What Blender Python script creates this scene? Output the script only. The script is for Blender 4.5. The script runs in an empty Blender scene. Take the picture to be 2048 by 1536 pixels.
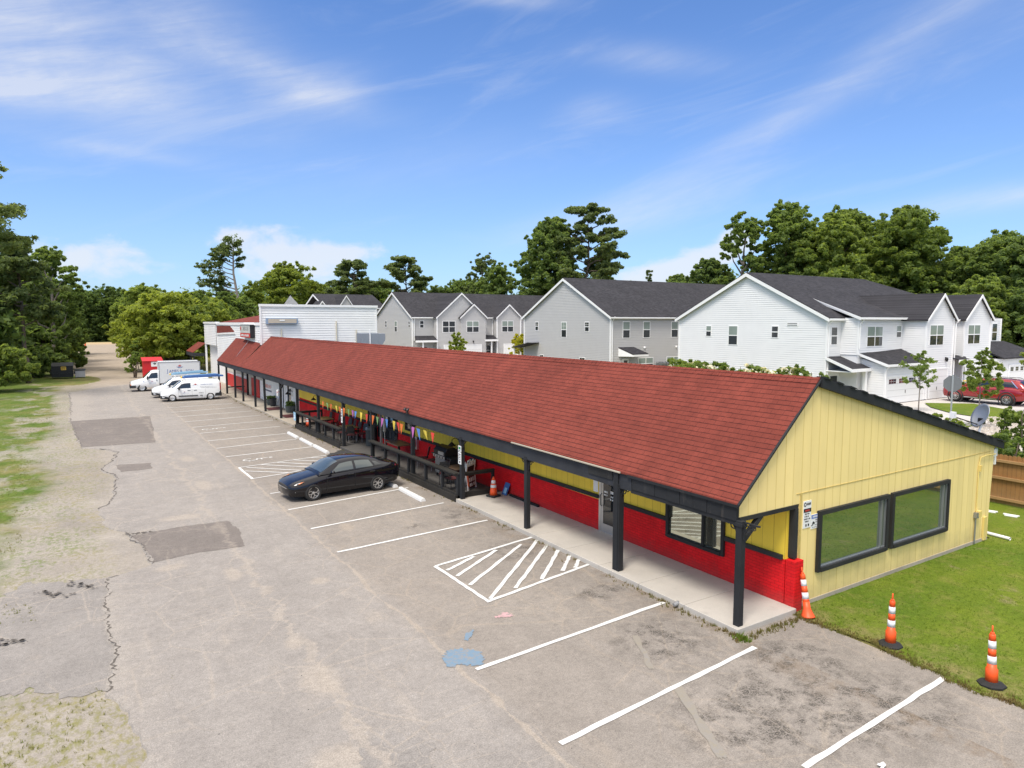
import bpy, bmesh, math, random
from mathutils import Vector, Matrix, noise as mnoise
from mathutils.geometry import tessellate_polygon
R = math.radians
SC = bpy.context.scene
COL = SC.collection
# ------------------------------------------------------------------ camera
cam = bpy.data.cameras.new('camera'); camo = bpy.data.objects.new('camera', cam); COL.objects.link(camo)
SC.camera = camo
CAMH = 6.6
cam.sensor_width = 36; cam.lens = 36*1360/2048; cam.clip_end = 6000; cam.clip_start = 0.1
camo.location = (0, 0, CAMH); camo.rotation_mode = 'XYZ'
camo.rotation_euler = (R(90-5.21), 0, R(-32.38))
# ------------------------------------------------------------------ light
SUN_EL, SUN_AZ = 62, 238      # azimuth clockwise from +Y (sun stands behind the left shoulder)
sun = bpy.data.lights.new('sun', 'SUN'); sun.energy = 1.6; sun.angle = R(16); sun.color = (1, .94, .86)
suno = bpy.data.objects.new('sun', sun); COL.objects.link(suno)
sd = Vector((math.sin(R(SUN_AZ))*math.cos(R(SUN_EL)), math.cos(R(SUN_AZ))*math.cos(R(SUN_EL)), math.sin(R(SUN_EL))))
suno.rotation_euler = sd.to_track_quat('Z', 'Y').to_euler(); suno.location = sd*60
SC.view_settings.view_transform = 'Standard'; SC.view_settings.look = 'None'
SC.view_settings.exposure = 1.1; SC.view_settings.gamma = 1
# ------------------------------------------------------------------ sky
W = bpy.data.worlds.new('World'); SC.world = W; W.use_nodes = True
nt = W.node_tree; N = nt.nodes; L = nt.links
for n in list(N): N.remove(n)
def wm(op, a, b=None, c=None, clamp=False):
    n = N.new('ShaderNodeMath'); n.operation = op; n.use_clamp = clamp
    for i, v in enumerate((a, b, c)):
        if v is None: continue
        if isinstance(v, (int, float)): n.inputs[i].default_value = v
        else: L.new(v, n.inputs[i])
    return n.outputs[0]
sky = N.new('ShaderNodeTexSky'); sky.sky_type = 'NISHITA'; sky.sun_disc = False
sky.sun_elevation = R(SUN_EL); sky.sun_rotation = R(SUN_AZ)
sky.air_density = 1.0; sky.dust_density = 0.6; sky.ozone_density = 2.2
tc = N.new('ShaderNodeTexCoord'); sx = N.new('ShaderNodeSeparateXYZ'); L.new(tc.outputs['Generated'], sx.inputs[0])
X_, Y_, Z_ = sx.outputs
AZ = wm('MULTIPLY', wm('ARCTAN2', X_, Y_), 57.2958)
EL = wm('MULTIPLY', wm('ARCSINE', Z_), 57.2958)
def wnoise(sc_az, sc_el, rot, detail, rough, off=0, dist=0):
    c, s = math.cos(R(rot)), math.sin(R(rot))
    u = wm('ADD', wm('MULTIPLY', AZ, c*sc_az), wm('MULTIPLY', EL, s*sc_az))
    v = wm('ADD', wm('MULTIPLY', AZ, -s*sc_el), wm('MULTIPLY', EL, c*sc_el))
    cb = N.new('ShaderNodeCombineXYZ'); L.new(u, cb.inputs[0]); L.new(v, cb.inputs[1]); cb.inputs[2].default_value = off
    t = N.new('ShaderNodeTexNoise'); t.inputs['Scale'].default_value = 1; t.inputs['Detail'].default_value = detail
    t.inputs['Roughness'].default_value = rough; t.inputs['Distortion'].default_value = dist
    L.new(cb.outputs[0], t.inputs['Vector']); return t.outputs['Fac']
def gauss(a0, e0, sa, se, rot, amp):
    c, s = math.cos(R(rot)), math.sin(R(rot))
    da = wm('SUBTRACT', AZ, a0); de = wm('SUBTRACT', EL, e0)
    u = wm('ADD', wm('MULTIPLY', da, c/sa), wm('MULTIPLY', de, s/sa))
    v = wm('ADD', wm('MULTIPLY', da, -s/se), wm('MULTIPLY', de, c/se))
    r = wm('ADD', wm('MULTIPLY', u, u), wm('MULTIPLY', v, v))
    return wm('MULTIPLY', wm('EXPONENT', wm('MULTIPLY', r, -1)), amp)
def sstep(v, a, b):
    m = N.new('ShaderNodeMapRange'); m.interpolation_type = 'SMOOTHSTEP'; L.new(v, m.inputs[0]); m.inputs[1].default_value = a; m.inputs[2].default_value = b; return m.outputs[0]
def total(lst):
    o = lst[0]
    for x in lst[1:]: o = wm('ADD', o, x)
    return o
# azimuth, elevation (degrees), half sizes, tilt, strength of each wisp of cirrus
CIRRUS = [(51.5,14.0,9.5,1.2,23,.25),(61.5,19.3,9,1.3,27,.24),(42.5,9.2,10,1.4,13,.30),(40,8.0,7,1.2,8,.25),
          (-4.0,17.4,13,3.4,-9,.74),(-2.5,15.2,9,1.1,6,.42),(-3,20.5,9,2.6,-12,.42),(13,18.5,7,1.3,-14,.46),(17.5,17.6,3.5,1.6,12,.42),(8,22,7,3,-30,.30),
          (32.5,24.3,4.2,.6,-3,.42),(43.5,20.0,5.2,1.0,-8,.36),(39.0,16.8,2.6,.9,6,.34),(68.5,8.4,8,.8,5,.55),
          (68,22,6,4,20,.18),(3,12.0,5,.5,-4,.28),(25,12.5,12,3,8,.10)]
CUMULUS = [(1.0,4.4,4.6,1.7,2,.95),(-3.5,3.7,3,1.2,0,.6),(13.6,5.6,3.0,2.0,-8,1.0),(17.5,5.2,2.2,1.2,0,.7),(20.2,5.8,2.4,1.0,8,.7),(10,6.4,1.6,1.1,0,.75),
           (47.5,4.8,5.0,1.5,16,1.0),(50.3,6.6,1.6,1.1,60,.9),(44,3.6,3.5,1.0,5,.8),(72.2,7.2,1.2,.6,0,.6),(16,3.8,8,1.3,0,.45),(33,3.2,9,.8,0,.35)]
ci = total([gauss(*c) for c in CIRRUS])
n1 = wnoise(.055, .42, 14, 7, .62, 3.1, .6); n2 = wnoise(.16, .16, -10, 5, .6, 9.0, .8)
ci = wm('MULTIPLY', ci, wm('MULTIPLY_ADD', n1, 1.7, -.10, clamp=False))
n5 = wnoise(.25, 1.6, 16, 8, .68, 21.0, .7)
ci = wm('MULTIPLY', ci, wm('MULTIPLY_ADD', n2, 1.0, .55))
ci = wm('MULTIPLY', ci, wm('MULTIPLY_ADD', n5, 1.0, .48))
thin = wm('MULTIPLY', sstep(wnoise(.05, .30, 14, 8, .65, 33.0, .8), .48, .80), wm('MULTIPLY', sstep(EL, 3, 12), .24))
ci = wm('ADD', ci, thin)
ci = wm('MULTIPLY', wm('MINIMUM', wm('MAXIMUM', ci, 0), .9), .70)
cu = total([gauss(*c) for c in CUMULUS])
n3 = wnoise(.38, .62, 0, 8, .58, 5.0, .3)
cu = wm('ADD', cu, wm('MULTIPLY_ADD', n3, 1.5, -.75))
mr = N.new('ShaderNodeMapRange'); mr.interpolation_type = 'SMOOTHSTEP'
L.new(cu, mr.inputs[0]); mr.inputs[1].default_value = .38; mr.inputs[2].default_value = 1.0; mr.inputs[3].default_value = 0; mr.inputs[4].default_value = .72
cm = wm('MINIMUM', wm('ADD', ci, mr.outputs[0]), .95)
haze = wm('MULTIPLY', wm('EXPONENT', wm('MULTIPLY', wm('MAXIMUM', EL, 0), -.085)), .46)
def wmul(a, c):
    m = N.new('ShaderNodeMix'); m.data_type = 'RGBA'; m.blend_type = 'MULTIPLY'; m.inputs['Factor'].default_value = 1
    L.new(a, m.inputs['A']); m.inputs['B'].default_value = c; return m.outputs['Result']
clear = wmul(sky.outputs[0], (.56,.92,1.40,1))
CLOUD = (6.6, 6.7, 7.0, 1)
def wmix(fac, a, b):
    m = N.new('ShaderNodeMix'); m.data_type = 'RGBA'
    L.new(fac, m.inputs['Factor'])
    if isinstance(a, tuple): m.inputs['A'].default_value = a
    else: L.new(a, m.inputs['A'])
    if isinstance(b, tuple): m.inputs['B'].default_value = b
    else: L.new(b, m.inputs['B'])
    return m.outputs['Result']
skyc = wmix(haze, clear, (6.1, 6.9, 8.3, 1))
skyc = wmix(cm, skyc, CLOUD)
# bright thin cloud veil added out of view, overhead and behind the camera, as soft fill
back = wm('MULTIPLY', wm('ADD', wm('MULTIPLY', X_, .5355), wm('MULTIPLY', Y_, .8445)), -1)
fill_veil = wm('MAXIMUM', sstep(EL, 30, 50), wm('MULTIPLY', sstep(back, .05, .55), sstep(EL, 10, 30)))
n4 = wnoise(.06, .10, 20, 5, .6, 2.0, .5)
fill_veil = wm('MULTIPLY', fill_veil, wm('MULTIPLY_ADD', n4, .5, .6), clamp=True)
skyc = wmix(fill_veil, skyc, (14.2, 13.5, 12.6, 1))
bg = N.new('ShaderNodeBackground'); L.new(skyc, bg.inputs[0]); bg.inputs[1].default_value = 0.062
wo = N.new('ShaderNodeOutputWorld'); L.new(bg.outputs[0], wo.inputs[0])

# ------------------------------------------------------------------ helpers
def gz(y): return -0.33*min(max((y-20)/42, 0), 1)          # the lot falls gently away to the far end
ORG = {}
def tag(o, label=None, cat=None, group=None, kind=None):
    if label: o['label'] = label
    if cat: o['category'] = cat
    if group: o['group'] = group
    if kind: o['kind'] = kind
    return o
def thing(name, label, cat, loc=(0,0,0), rz=0, group=None, world=True):
    """Empty at the base of a thing; world=True: its meshes are given in world coordinates"""
    o = bpy.data.objects.new(name, None); COL.objects.link(o); o.empty_display_size = .2
    o.location = loc; o.rotation_euler = (0, 0, rz); tag(o, label, cat, group)
    ORG[o.name] = Vector(loc) if world else Vector((0,0,0))
    return o
class MB:
    def __init__(s): s.v = []; s.f = []; s.m = []; s.smooth = False; s.mi = 0; s.sm = []
    def add(s, vs, fs, M=None):
        b = len(s.v)
        for p in vs: s.v.append(tuple(M @ Vector(p)) if M else tuple(p))
        for f in fs: s.f.append([b+i for i in f]); s.m.append(s.mi); s.sm.append(s.smooth)
        return s
    def box(s, x0, x1, y0, y1, z0, z1, M=None):
        return s.add([(x,y,z) for z in (z0,z1) for y in (y0,y1) for x in (x0,x1)],
                     [(0,2,3,1),(4,5,7,6),(0,1,5,4),(2,6,7,3),(0,4,6,2),(1,3,7,5)], M)
    def cbox(s, c, d, M=None):
        return s.box(c[0]-d[0]/2,c[0]+d[0]/2,c[1]-d[1]/2,c[1]+d[1]/2,c[2]-d[2]/2,c[2]+d[2]/2,M)
    def quad(s, a, b, c, d): return s.add([a,b,c,d], [(0,1,2,3)])
    def poly(s, pts): return s.add(pts, [tuple(range(len(pts)))])
    def prism(s, pts, d):
        """polygon (3D points) extruded by vector d"""
        d = Vector(d); n = len(pts); a = [Vector(p) for p in pts]; b = [p+d for p in a]
        nn = sum(((a[i].cross(a[(i+1)%n])) for i in range(n)), Vector())
        fl = nn.dot(d) > 0
        fs = [tuple(range(n)), tuple(range(2*n-1, n-1, -1))]
        fs += [(i, i+n, (i+1)%n+n, (i+1)%n) for i in range(n)]
        if fl: fs = [tuple(reversed(f)) for f in fs]
        return s.add(a+b, fs)
    def bar(s, p, q, w, h, up=(0,0,1)):
        p = Vector(p); q = Vector(q); d = (q-p); l = d.length; d.normalize(); up = Vector(up)
        if abs(d.dot(up)) > .98: up = Vector((0,1,0))
        x = d.cross(up).normalized(); u = x.cross(d)
        M = Matrix(((x[0],d[0],u[0],p[0]),(x[1],d[1],u[1],p[1]),(x[2],d[2],u[2],p[2]),(0,0,0,1)))
        return s.box(-w/2,w/2,0,l,-h/2,h/2,M)
    def tube(s, pts, r, n=8, cap=True):
        pts = [Vector(p) for p in pts]; rs = r if isinstance(r,(list,tuple)) else [r]*len(pts)
        vs = []; fs = []; u0 = None
        for i, p in enumerate(pts):
            d = (pts[min(i+1,len(pts)-1)]-pts[max(i-1,0)]).normalized()
            if u0 is None:
                u0 = d.orthogonal().normalized()
            u0 = (u0 - d*u0.dot(d)).normalized(); w = d.cross(u0)
            for k in range(n):
                a = 2*math.pi*k/n; vs.append(p+(u0*math.cos(a)+w*math.sin(a))*rs[i])
        for i in range(len(pts)-1):
            for k in range(n): fs.append((i*n+k, i*n+(k+1)%n, (i+1)*n+(k+1)%n, (i+1)*n+k))
        if cap: fs += [tuple(range(n-1,-1,-1)), tuple((len(pts)-1)*n+k for k in range(n))]
        return s.add(vs, fs)
    def lathe(s, prof, c=(0,0,0), n=16, M=None, closed=False):
        """(radius, height) profile about local z"""
        vs = []; fs = []; m = len(prof)
        for r, h in prof:
            for k in range(n):
                a = 2*math.pi*k/n; vs.append((c[0]+r*math.cos(a), c[1]+r*math.sin(a), c[2]+h))
        for i in range(m-1 if not closed else m):
            j = (i+1) % m
            for k in range(n): fs.append((i*n+k, i*n+(k+1)%n, j*n+(k+1)%n, j*n+k))
        if not closed: fs += [tuple(range(n-1,-1,-1)), tuple((m-1)*n+k for k in range(n))]
        return s.add(vs, fs, M)
    def split(s, name, mat, parent=None, label=None, bevel=0):
        """one object per connected piece"""
        par = list(range(len(s.v)))
        def find(a):
            while par[a] != a: par[a] = par[par[a]]; a = par[a]
            return a
        for f in s.f:
            for i in f[1:]: par[find(i)] = find(f[0])
        groups = {}
        for k, f in enumerate(s.f): groups.setdefault(find(f[0]), []).append(k)
        out = []
        for ks in groups.values():
            m = MB(); mp = {}
            for k in ks:
                ff = []
                for i in s.f[k]:
                    if i not in mp: mp[i] = len(m.v); m.v.append(s.v[i])
                    ff.append(mp[i])
                m.f.append(ff); m.m.append(s.m[k]); m.sm.append(s.sm[k])
            out.append(m.build(name, mat, parent, label, bevel=bevel))
        return out
    def build(s, name, mat, parent=None, label=None, loc=None, bevel=0, auto=None):
        me = bpy.data.meshes.new(name); o = bpy.data.objects.new(name, me); COL.objects.link(o)
        og = Vector((0,0,0))
        if parent is not None:
            q = parent
            while q is not None and q.name not in ORG: q = q.parent
            if q is not None: og = ORG[q.name].copy()
            o.parent = parent
        elif loc is not None: og = Vector(loc); o.location = loc
        me.from_pydata([(a[0]-og[0], a[1]-og[1], a[2]-og[2]) for a in s.v], [], s.f)
        for mm in (mat if isinstance(mat,(list,tuple)) else [mat]): me.materials.append(mm)
        if any(s.m):
            for p, i in zip(me.polygons, s.m): p.material_index = i
        if any(s.sm):
            for p, i in zip(me.polygons, s.sm): p.use_smooth = i
        me.update()
        if bevel:
            b = o.modifiers.new('bevel', 'BEVEL'); b.width = bevel; b.segments = 2; b.limit_method = 'ANGLE'; b.angle_limit = R(40)
        if label: o['label'] = label
        return o
def copy_tree(o, parent=None):
    c = o.copy(); COL.objects.link(c)
    if parent is not None: c.parent = parent
    for ch in list(o.children): copy_tree(ch, c)
    return c
def text_mesh(body, size, name='lettering', mat=None, parent=None, M=None, depth=.004, align='CENTER', label=None, sx=1.0, font_shear=0):
    cu = bpy.data.curves.new(name, 'FONT'); cu.body = body; cu.size = size; cu.align_x = align; cu.align_y = 'CENTER'
    cu.extrude = depth/2; cu.resolution_u = 2; cu.shear = font_shear
    t = bpy.data.objects.new(name, cu); COL.objects.link(t)
    bpy.context.view_layer.update()
    me = bpy.data.meshes.new_from_object(t.evaluated_get(bpy.context.evaluated_depsgraph_get()))
    bpy.data.objects.remove(t); bpy.data.curves.remove(cu)
    if sx != 1: me.transform(Matrix.Diagonal((sx,1,1,1)))
    if M is not None: me.transform(M)
    o = bpy.data.objects.new(name, me); COL.objects.link(o); me.materials.clear(); me.materials.append(mat)
    if parent is not None:
        q = parent
        while q is not None and q.name not in ORG: q = q.parent
        if q is not None: me.transform(Matrix.Translation(-ORG[q.name]))
        o.parent = parent
    if label: o['label'] = label
    return o
def face_mx(origin, xdir, ydir):
    """matrix taking local x,y to the plane spanned by xdir,ydir at origin"""
    x = Vector(xdir).normalized(); y = Vector(ydir).normalized(); z = x.cross(y)
    return Matrix(((x[0],y[0],z[0],origin[0]),(x[1],y[1],z[1],origin[1]),(x[2],y[2],z[2],origin[2]),(0,0,0,1)))

# ------------------------------------------------------------------ materials
class NM:
    """small node-material builder"""
    def __init__(s, name):
        s.mat = bpy.data.materials.new(name); s.mat.use_nodes = True; s.t = s.mat.node_tree; s.n = s.t.nodes; s.l = s.t.links
        s.b = s.n['Principled BSDF']; s.geo = s.n.new('ShaderNodeNewGeometry')
        s.pos = s.geo.outputs['Position']
    def math(s, op, a, b=None, c=None, clamp=False):
        n = s.n.new('ShaderNodeMath'); n.operation = op; n.use_clamp = clamp
        for i, v in enumerate((a,b,c)):
            if v is None: continue
            if isinstance(v,(int,float)): n.inputs[i].default_value = v
            else: s.l.new(v, n.inputs[i])
        return n.outputs[0]
    def xyz(s, v=None):
        n = s.n.new('ShaderNodeSeparateXYZ'); s.l.new(v or s.pos, n.inputs[0]); return n.outputs
    def comb(s, x, y, z=0):
        n = s.n.new('ShaderNodeCombineXYZ')
        for i, v in enumerate((x,y,z)):
            if isinstance(v,(int,float)): n.inputs[i].default_value = v
            else: s.l.new(v, n.inputs[i])
        return n.outputs[0]
    def scale(s, v, k):
        n = s.n.new('ShaderNodeVectorMath'); n.operation = 'MULTIPLY'; s.l.new(v, n.inputs[0]); n.inputs[1].default_value = k; return n.outputs[0]
    def noise(s, sc, detail=4, rough=.55, vec=None, dist=0, col=False):
        n = s.n.new('ShaderNodeTexNoise'); n.inputs['Scale'].default_value = sc; n.inputs['Detail'].default_value = detail
        n.inputs['Roughness'].default_value = rough; n.inputs['Distortion'].default_value = dist
        s.l.new(vec or s.pos, n.inputs['Vector']); return n.outputs['Color' if col else 'Fac']
    def voro(s, sc, vec=None, feat='F1', rnd=1):
        n = s.n.new('ShaderNodeTexVoronoi'); n.feature = feat; n.inputs['Scale'].default_value = sc; n.inputs['Randomness'].default_value = rnd
        s.l.new(vec or s.pos, n.inputs['Vector']); return n
    def ramp(s, fac, stops, interp='LINEAR'):
        n = s.n.new('ShaderNodeValToRGB'); n.color_ramp.interpolation = interp; e = n.color_ramp.elements
        while len(e) < len(stops): e.new(.5)
        for el, (p, c) in zip(e, stops):
            el.position = p; el.color = (c,c,c,1) if isinstance(c,(int,float)) else (*c,1)
        s.l.new(fac, n.inputs[0]); return n.outputs[0]
    def mix(s, fac, a, b, mode='MIX'):
        n = s.n.new('ShaderNodeMix'); n.data_type = 'RGBA'; n.blend_type = mode
        for k, v in (('Factor',fac),('A',a),('B',b)):
            i = n.inputs[k] if k == 'Factor' else [q for q in n.inputs if q.name == k and q.type == 'RGBA'][0]
            if isinstance(v,(int,float)): i.default_value = v if k == 'Factor' else (v,v,v,1)
            elif isinstance(v, tuple): i.default_value = (*v,1) if len(v) == 3 else v
            else: s.l.new(v, i)
        return [q for q in n.outputs if q.type == 'RGBA'][0]
    def bump(s, h, strength=.3, dist=.02, prev=None):
        n = s.n.new('ShaderNodeBump'); n.inputs['Strength'].default_value = strength; n.inputs['Distance'].default_value = dist
        s.l.new(h, n.inputs['Height'])
        if prev is not None: s.l.new(prev, n.inputs['Normal'])
        s.l.new(n.outputs[0], s.b.inputs['Normal']); return n.outputs[0]
    def out(s, col, rough=.7, metal=0, spec=None):
        i = s.b.inputs['Base Color']
        if isinstance(col, tuple): i.default_value = (*col,1) if len(col) == 3 else col
        else: s.l.new(col, i)
        if isinstance(rough,(int,float)): s.b.inputs['Roughness'].default_value = rough
        else: s.l.new(rough, s.b.inputs['Roughness'])
        s.b.inputs['Metallic'].default_value = metal
        if spec is not None: s.b.inputs['Specular IOR Level'].default_value = spec
        return s.mat
def simple(name, col, rough=.6, metal=0, var=.12, sc=6, bump=0, coat=0, spec=None):
    """painted / plain surface with a little dirt and tone variation"""
    m = NM(name)
    f = m.noise(sc, 5, .6); f2 = m.noise(sc*.13, 3, .5)
    k = m.math('MULTIPLY_ADD', f, var*2, 1-var); k = m.math('MULTIPLY', k, m.math('MULTIPLY_ADD', f2, var, 1-var*.5))
    c = m.mix(1.0, tuple(col), m.comb(k,k,k), 'MULTIPLY')
    m.out(c, rough, metal, spec)
    if bump: m.bump(m.noise(sc*4, 3), bump, .01)
    if coat: m.b.inputs['Coat Weight'].default_value = coat; m.b.inputs['Coat Roughness'].default_value = .05
    return m.mat
M = {}
def shingles(name, c1, c2, dark, row=.135, wid=.32, axis='y', kz=1.38, fine=True):
    m = NM(name); x, y, z = m.xyz()
    u = y if axis == 'y' else x
    v = m.math('MULTIPLY', z, kz)
    vec = m.comb(u, v, 0)
    b = m.n.new('ShaderNodeTexBrick'); m.l.new(vec, b.inputs['Vector']); b.offset = .5; b.inputs['Scale'].default_value = 1
    b.inputs['Brick Width'].default_value = wid; b.inputs['Row Height'].default_value = row; b.inputs['Mortar Size'].default_value = .0
    b.inputs['Color1'].default_value = (*c1,1); b.inputs['Color2'].default_value = (*c2,1); b.inputs['Mortar'].default_value = (*dark,1); b.inputs['Bias'].default_value = 0
    fr = m.math('FRACT', m.math('DIVIDE', v, row))
    fu = m.math('FRACT', m.math('ADD', m.math('DIVIDE', u, wid), m.math('MULTIPLY', m.math('FLOOR', m.math('DIVIDE', v, row)), .5)))
    wob = m.noise(5, 2, .5, vec=vec)
    c0 = m.ramp(m.noise(1,5,.65,vec=m.comb(m.math('MULTIPLY',u,1.6),m.math('MULTIPLY',v,.18),0)), [(.25,.84),(.75,1.12)])
    line = m.math('LESS_THAN', fr, m.math('MULTIPLY_ADD', wob, .30, -.015))
    slot = m.math('MULTIPLY', m.math('LESS_THAN', fu, .045), m.math('LESS_THAN', fr, .95))
    c = m.mix(1, b.outputs['Color'], m.ramp(m.noise(.45, 5, .6), [(.25,.80),(.75,1.16)]), 'MULTIPLY')
    c = m.mix(1, c, c0, 'MULTIPLY')
    c = m.mix(1, c, m.ramp(m.noise(60, 2, .7), [(.2,.72),(.8,1.25)]), 'MULTIPLY')
    c = m.mix(m.math('MULTIPLY', line, .85 if fine else .5), c, dark)
    c = m.mix(m.math('MULTIPLY', slot, .45), c, dark)
    m.out(c, .93, spec=.25)
    h = m.math('ADD', m.math('MULTIPLY', fr, -.5), m.math('MULTIPLY', m.noise(90, 2, .7), .35))
    m.bump(h, .55, .02)
    return m.mat
M['red_shingle'] = shingles('red_shingle', (.176,.038,.026), (.214,.047,.032), (.048,.010,.009))
M['dark_shingle'] = shingles('dark_shingle', (.030,.029,.033), (.052,.050,.056), (.014,.014,.016), row=.15, wid=.33, axis='x', kz=2.2, fine=False)
def boards(name, col, groove, axis, pitch, dirt=.10, gw=.055):
    m = NM(name); x, y, z = m.xyz(); u = {'x':x,'y':y}[axis]
    t = m.math('DIVIDE', u, pitch); fr = m.math('FRACT', t)
    cell = m.n.new('ShaderNodeTexWhiteNoise'); cell.noise_dimensions = '1D'; m.l.new(m.math('FLOOR', t), cell.inputs['W'])
    g = m.math('LESS_THAN', fr, gw)
    g = m.math('MULTIPLY', g, m.math('MULTIPLY_ADD', cell.outputs['Value'], .6, .4))
    k = m.math('MULTIPLY_ADD', cell.outputs['Value'], .09, .955)
    st = m.noise(3.2, 5, .65, vec=m.scale(m.pos, (1,1,.12)))
    k = m.math('MULTIPLY', k, m.math('MULTIPLY_ADD', st, dirt*2, 1-dirt))
    c = m.mix(1, tuple(col), m.comb(k,k,k), 'MULTIPLY')
    c = m.mix(m.math('MULTIPLY', m.ramp(m.noise(.7,5,.6), [(.52,0.),(.78,1.)]), .22), c, tuple(v*.72 for v in col))
    c = m.mix(m.math('MULTIPLY', g, .75), c, groove)  # groove stripe darkened in the colour to stand for its shadow line
    gr = m.math('MULTIPLY', m.ramp(m.math('ADD', m.math('MULTIPLY', z, .9), m.math('MULTIPLY_ADD', m.noise(2.6,5,.7), .9, -.45)), [(.05,1.),(.55,0.)]), .38)
    c = m.mix(gr, c, (.33,.27,.15))
    st2 = m.noise(1.0, 6, .7, vec=m.scale(m.pos, (5,5,.35)))
    c = m.mix(m.math('MULTIPLY', m.ramp(st2, [(.58,0.),(.75,1.)]), .20), c, tuple(v*.55 for v in col))
    m.out(c, .62, spec=.35)
    h = m.math('ADD', m.math('MULTIPLY', g, -1), m.math('MULTIPLY', m.noise(30,3,.6,vec=m.scale(m.pos,(1,1,.08))), .25))
    m.bump(h, .5, .02)
    return m.mat
M['yellow_boards_gable'] = boards('yellow_boards_gable', (.88,.69,.285), (.58,.40,.10), 'x', .305, gw=.075)
M['yellow_boards_front'] = boards('yellow_boards_front', (.86,.61,.06), (.42,.26,.03), 'y', .305, gw=.06)
M['yellow_paint'] = simple('yellow_paint', (.74,.57,.19), .5, var=.1)
def brickpaint(name, col):
    m = NM(name); x, y, z = m.xyz(); u = m.math('ADD', x, y)
    b = m.n.new('ShaderNodeTexBrick'); m.l.new(m.comb(u, z, 0), b.inputs['Vector']); b.inputs['Scale'].default_value = 1
    b.inputs['Brick Width'].default_value = .21; b.inputs['Row Height'].default_value = .075; b.inputs['Mortar Size'].default_value = .006; b.inputs['Mortar Smooth'].default_value = .6
    b.inputs['Color1'].default_value = (*[v*.93 for v in col],1); b.inputs['Color2'].default_value = (*[v*1.08 for v in col],1); b.inputs['Mortar'].default_value = (*[v*.62 for v in col],1)
    c = m.mix(1, b.outputs['Color'], m.ramp(m.noise(2.5,6,.65), [(.2,.78),(.8,1.2)]), 'MULTIPLY')
    c = m.mix(m.ramp(m.noise(14,4,.7), [(.66,0.),(.78,.6)]), c, (.42,.12,.10))
    gr = m.math('MULTIPLY', m.ramp(m.math('ADD', m.math('MULTIPLY', z, 1.6), m.math('MULTIPLY_ADD', m.noise(3,5,.7), .9, -.45)), [(.25,1.),(.75,0.)]), .35)
    c = m.mix(gr, c, (.25,.07,.06))
    m.out(c, .65, spec=.15)
    m.bump(m.math('ADD', m.math('MULTIPLY', b.outputs['Fac'], -1), m.math('MULTIPLY', m.noise(40,3,.6), .5)), .6, .012)
    return m.mat
M['red_brick'] = brickpaint('red_brick', (.70,.014,.018))
def weathered(name, col, worn, amt=.6):
    m = NM(name)
    f = m.noise(4, 6, .7, vec=m.scale(m.pos, (1,1,.25))); f2 = m.noise(1.1, 4, .6)
    c = m.mix(m.ramp(f2, [(.35,0.),(.7,.8)]), tuple(col), tuple(v*1.7 for v in col))
    c = m.mix(m.math('MULTIPLY', m.ramp(f, [(.60,0.),(.74,1.)]), amt), c, worn)
    m.out(c, .7, spec=.3); m.bump(m.noise(35, 4, .6, vec=m.scale(m.pos,(1,1,.2))), .3, .01)
    return m.mat
M['black_wood'] = weathered('black_wood', (.016,.017,.019), (.075,.066,.058))
M['fascia'] = weathered('fascia', (.026,.028,.033), (.060,.062,.068), .5)
M['trim_dark'] = weathered('trim_dark', (.020,.020,.020), (.05,.045,.04), .5)
M['rail_wood'] = weathered('rail_wood', (.024,.022,.019), (.085,.075,.058), .7)
M['white_siding'] = simple('white_siding', (.82,.815,.81), .5, var=.05, sc=1.2)
M['old_white_siding'] = simple('old_white_siding', (.84,.835,.82), .55, var=.10, sc=.8)
M['grey_siding'] = simple('grey_siding', (.50,.49,.48), .55, var=.05, sc=1.2)
M['white_trim'] = simple('white_trim', (.86,.855,.85), .45, var=.05)
M['white_door'] = simple('white_door', (.80,.80,.79), .4, var=.04)
M['white_stucco'] = simple('white_stucco', (.80,.79,.76), .8, var=.10, sc=2)
M['dark_door'] = simple('dark_door', (.018,.02,.022), .4)
def glassy(name, col, rough=.04, spec=.6):
    m = NM(name); f = m.noise(.9, 3, .5)
    m.out(m.mix(f, tuple(v*.75 for v in col), tuple(v*1.25 for v in col)), rough, spec=spec); m.b.inputs['Coat Weight'].default_value = .6; m.b.inputs['Coat Roughness'].default_value = .02
    return m.mat
M['house_glass'] = glassy('house_glass', (.030,.035,.040))
M['blind_glass'] = glassy('blind_glass', (.25,.30,.27), .15)
M['car_glass'] = glassy('car_glass', (.016,.020,.022), .02)
M['sedan_glass'] = glassy('sedan_glass', (.05,.065,.062), .03, .9)
def pane(name, tint, rough=.02):
    """shop window: mostly mirror-like, dark room behind"""
    m = NM(name); m.out(tint, rough, spec=1.0); m.b.inputs['IOR'].default_value = 2.1
    m.bump(m.noise(.8, 2, .4), .03, .05)
    return m.mat
M['shop_glass'] = pane('shop_glass', (.022,.034,.022))
M['porch_glass'] = pane('porch_glass', (.10,.12,.085), .04)
M['black_rubber'] = simple('black_rubber', (.018,.018,.018), .8, var=.2, sc=20)
M['black_plastic'] = simple('black_plastic', (.022,.022,.023), .5, var=.15)
M['black_metal'] = simple('black_metal', (.020,.020,.022), .4, .3)
M['grey_metal'] = simple('grey_metal', (.32,.33,.34), .45, .7, sc=3)
M['galv_metal'] = simple('galv_metal', (.45,.46,.47), .45, .6, sc=3)
M['alu'] = simple('alu', (.60,.59,.57), .35, .8, var=.06)
M['chrome'] = simple('chrome', (.75,.75,.76), .12, 1, var=.04)
M['orange'] = simple('orange', (.86,.10,.018), .45, var=.12, sc=8)
M['reflect_white'] = simple('reflect_white', (.74,.75,.76), .35, var=.10, sc=14)
M['sign_white'] = simple('sign_white', (.80,.80,.79), .4, var=.04)
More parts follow.
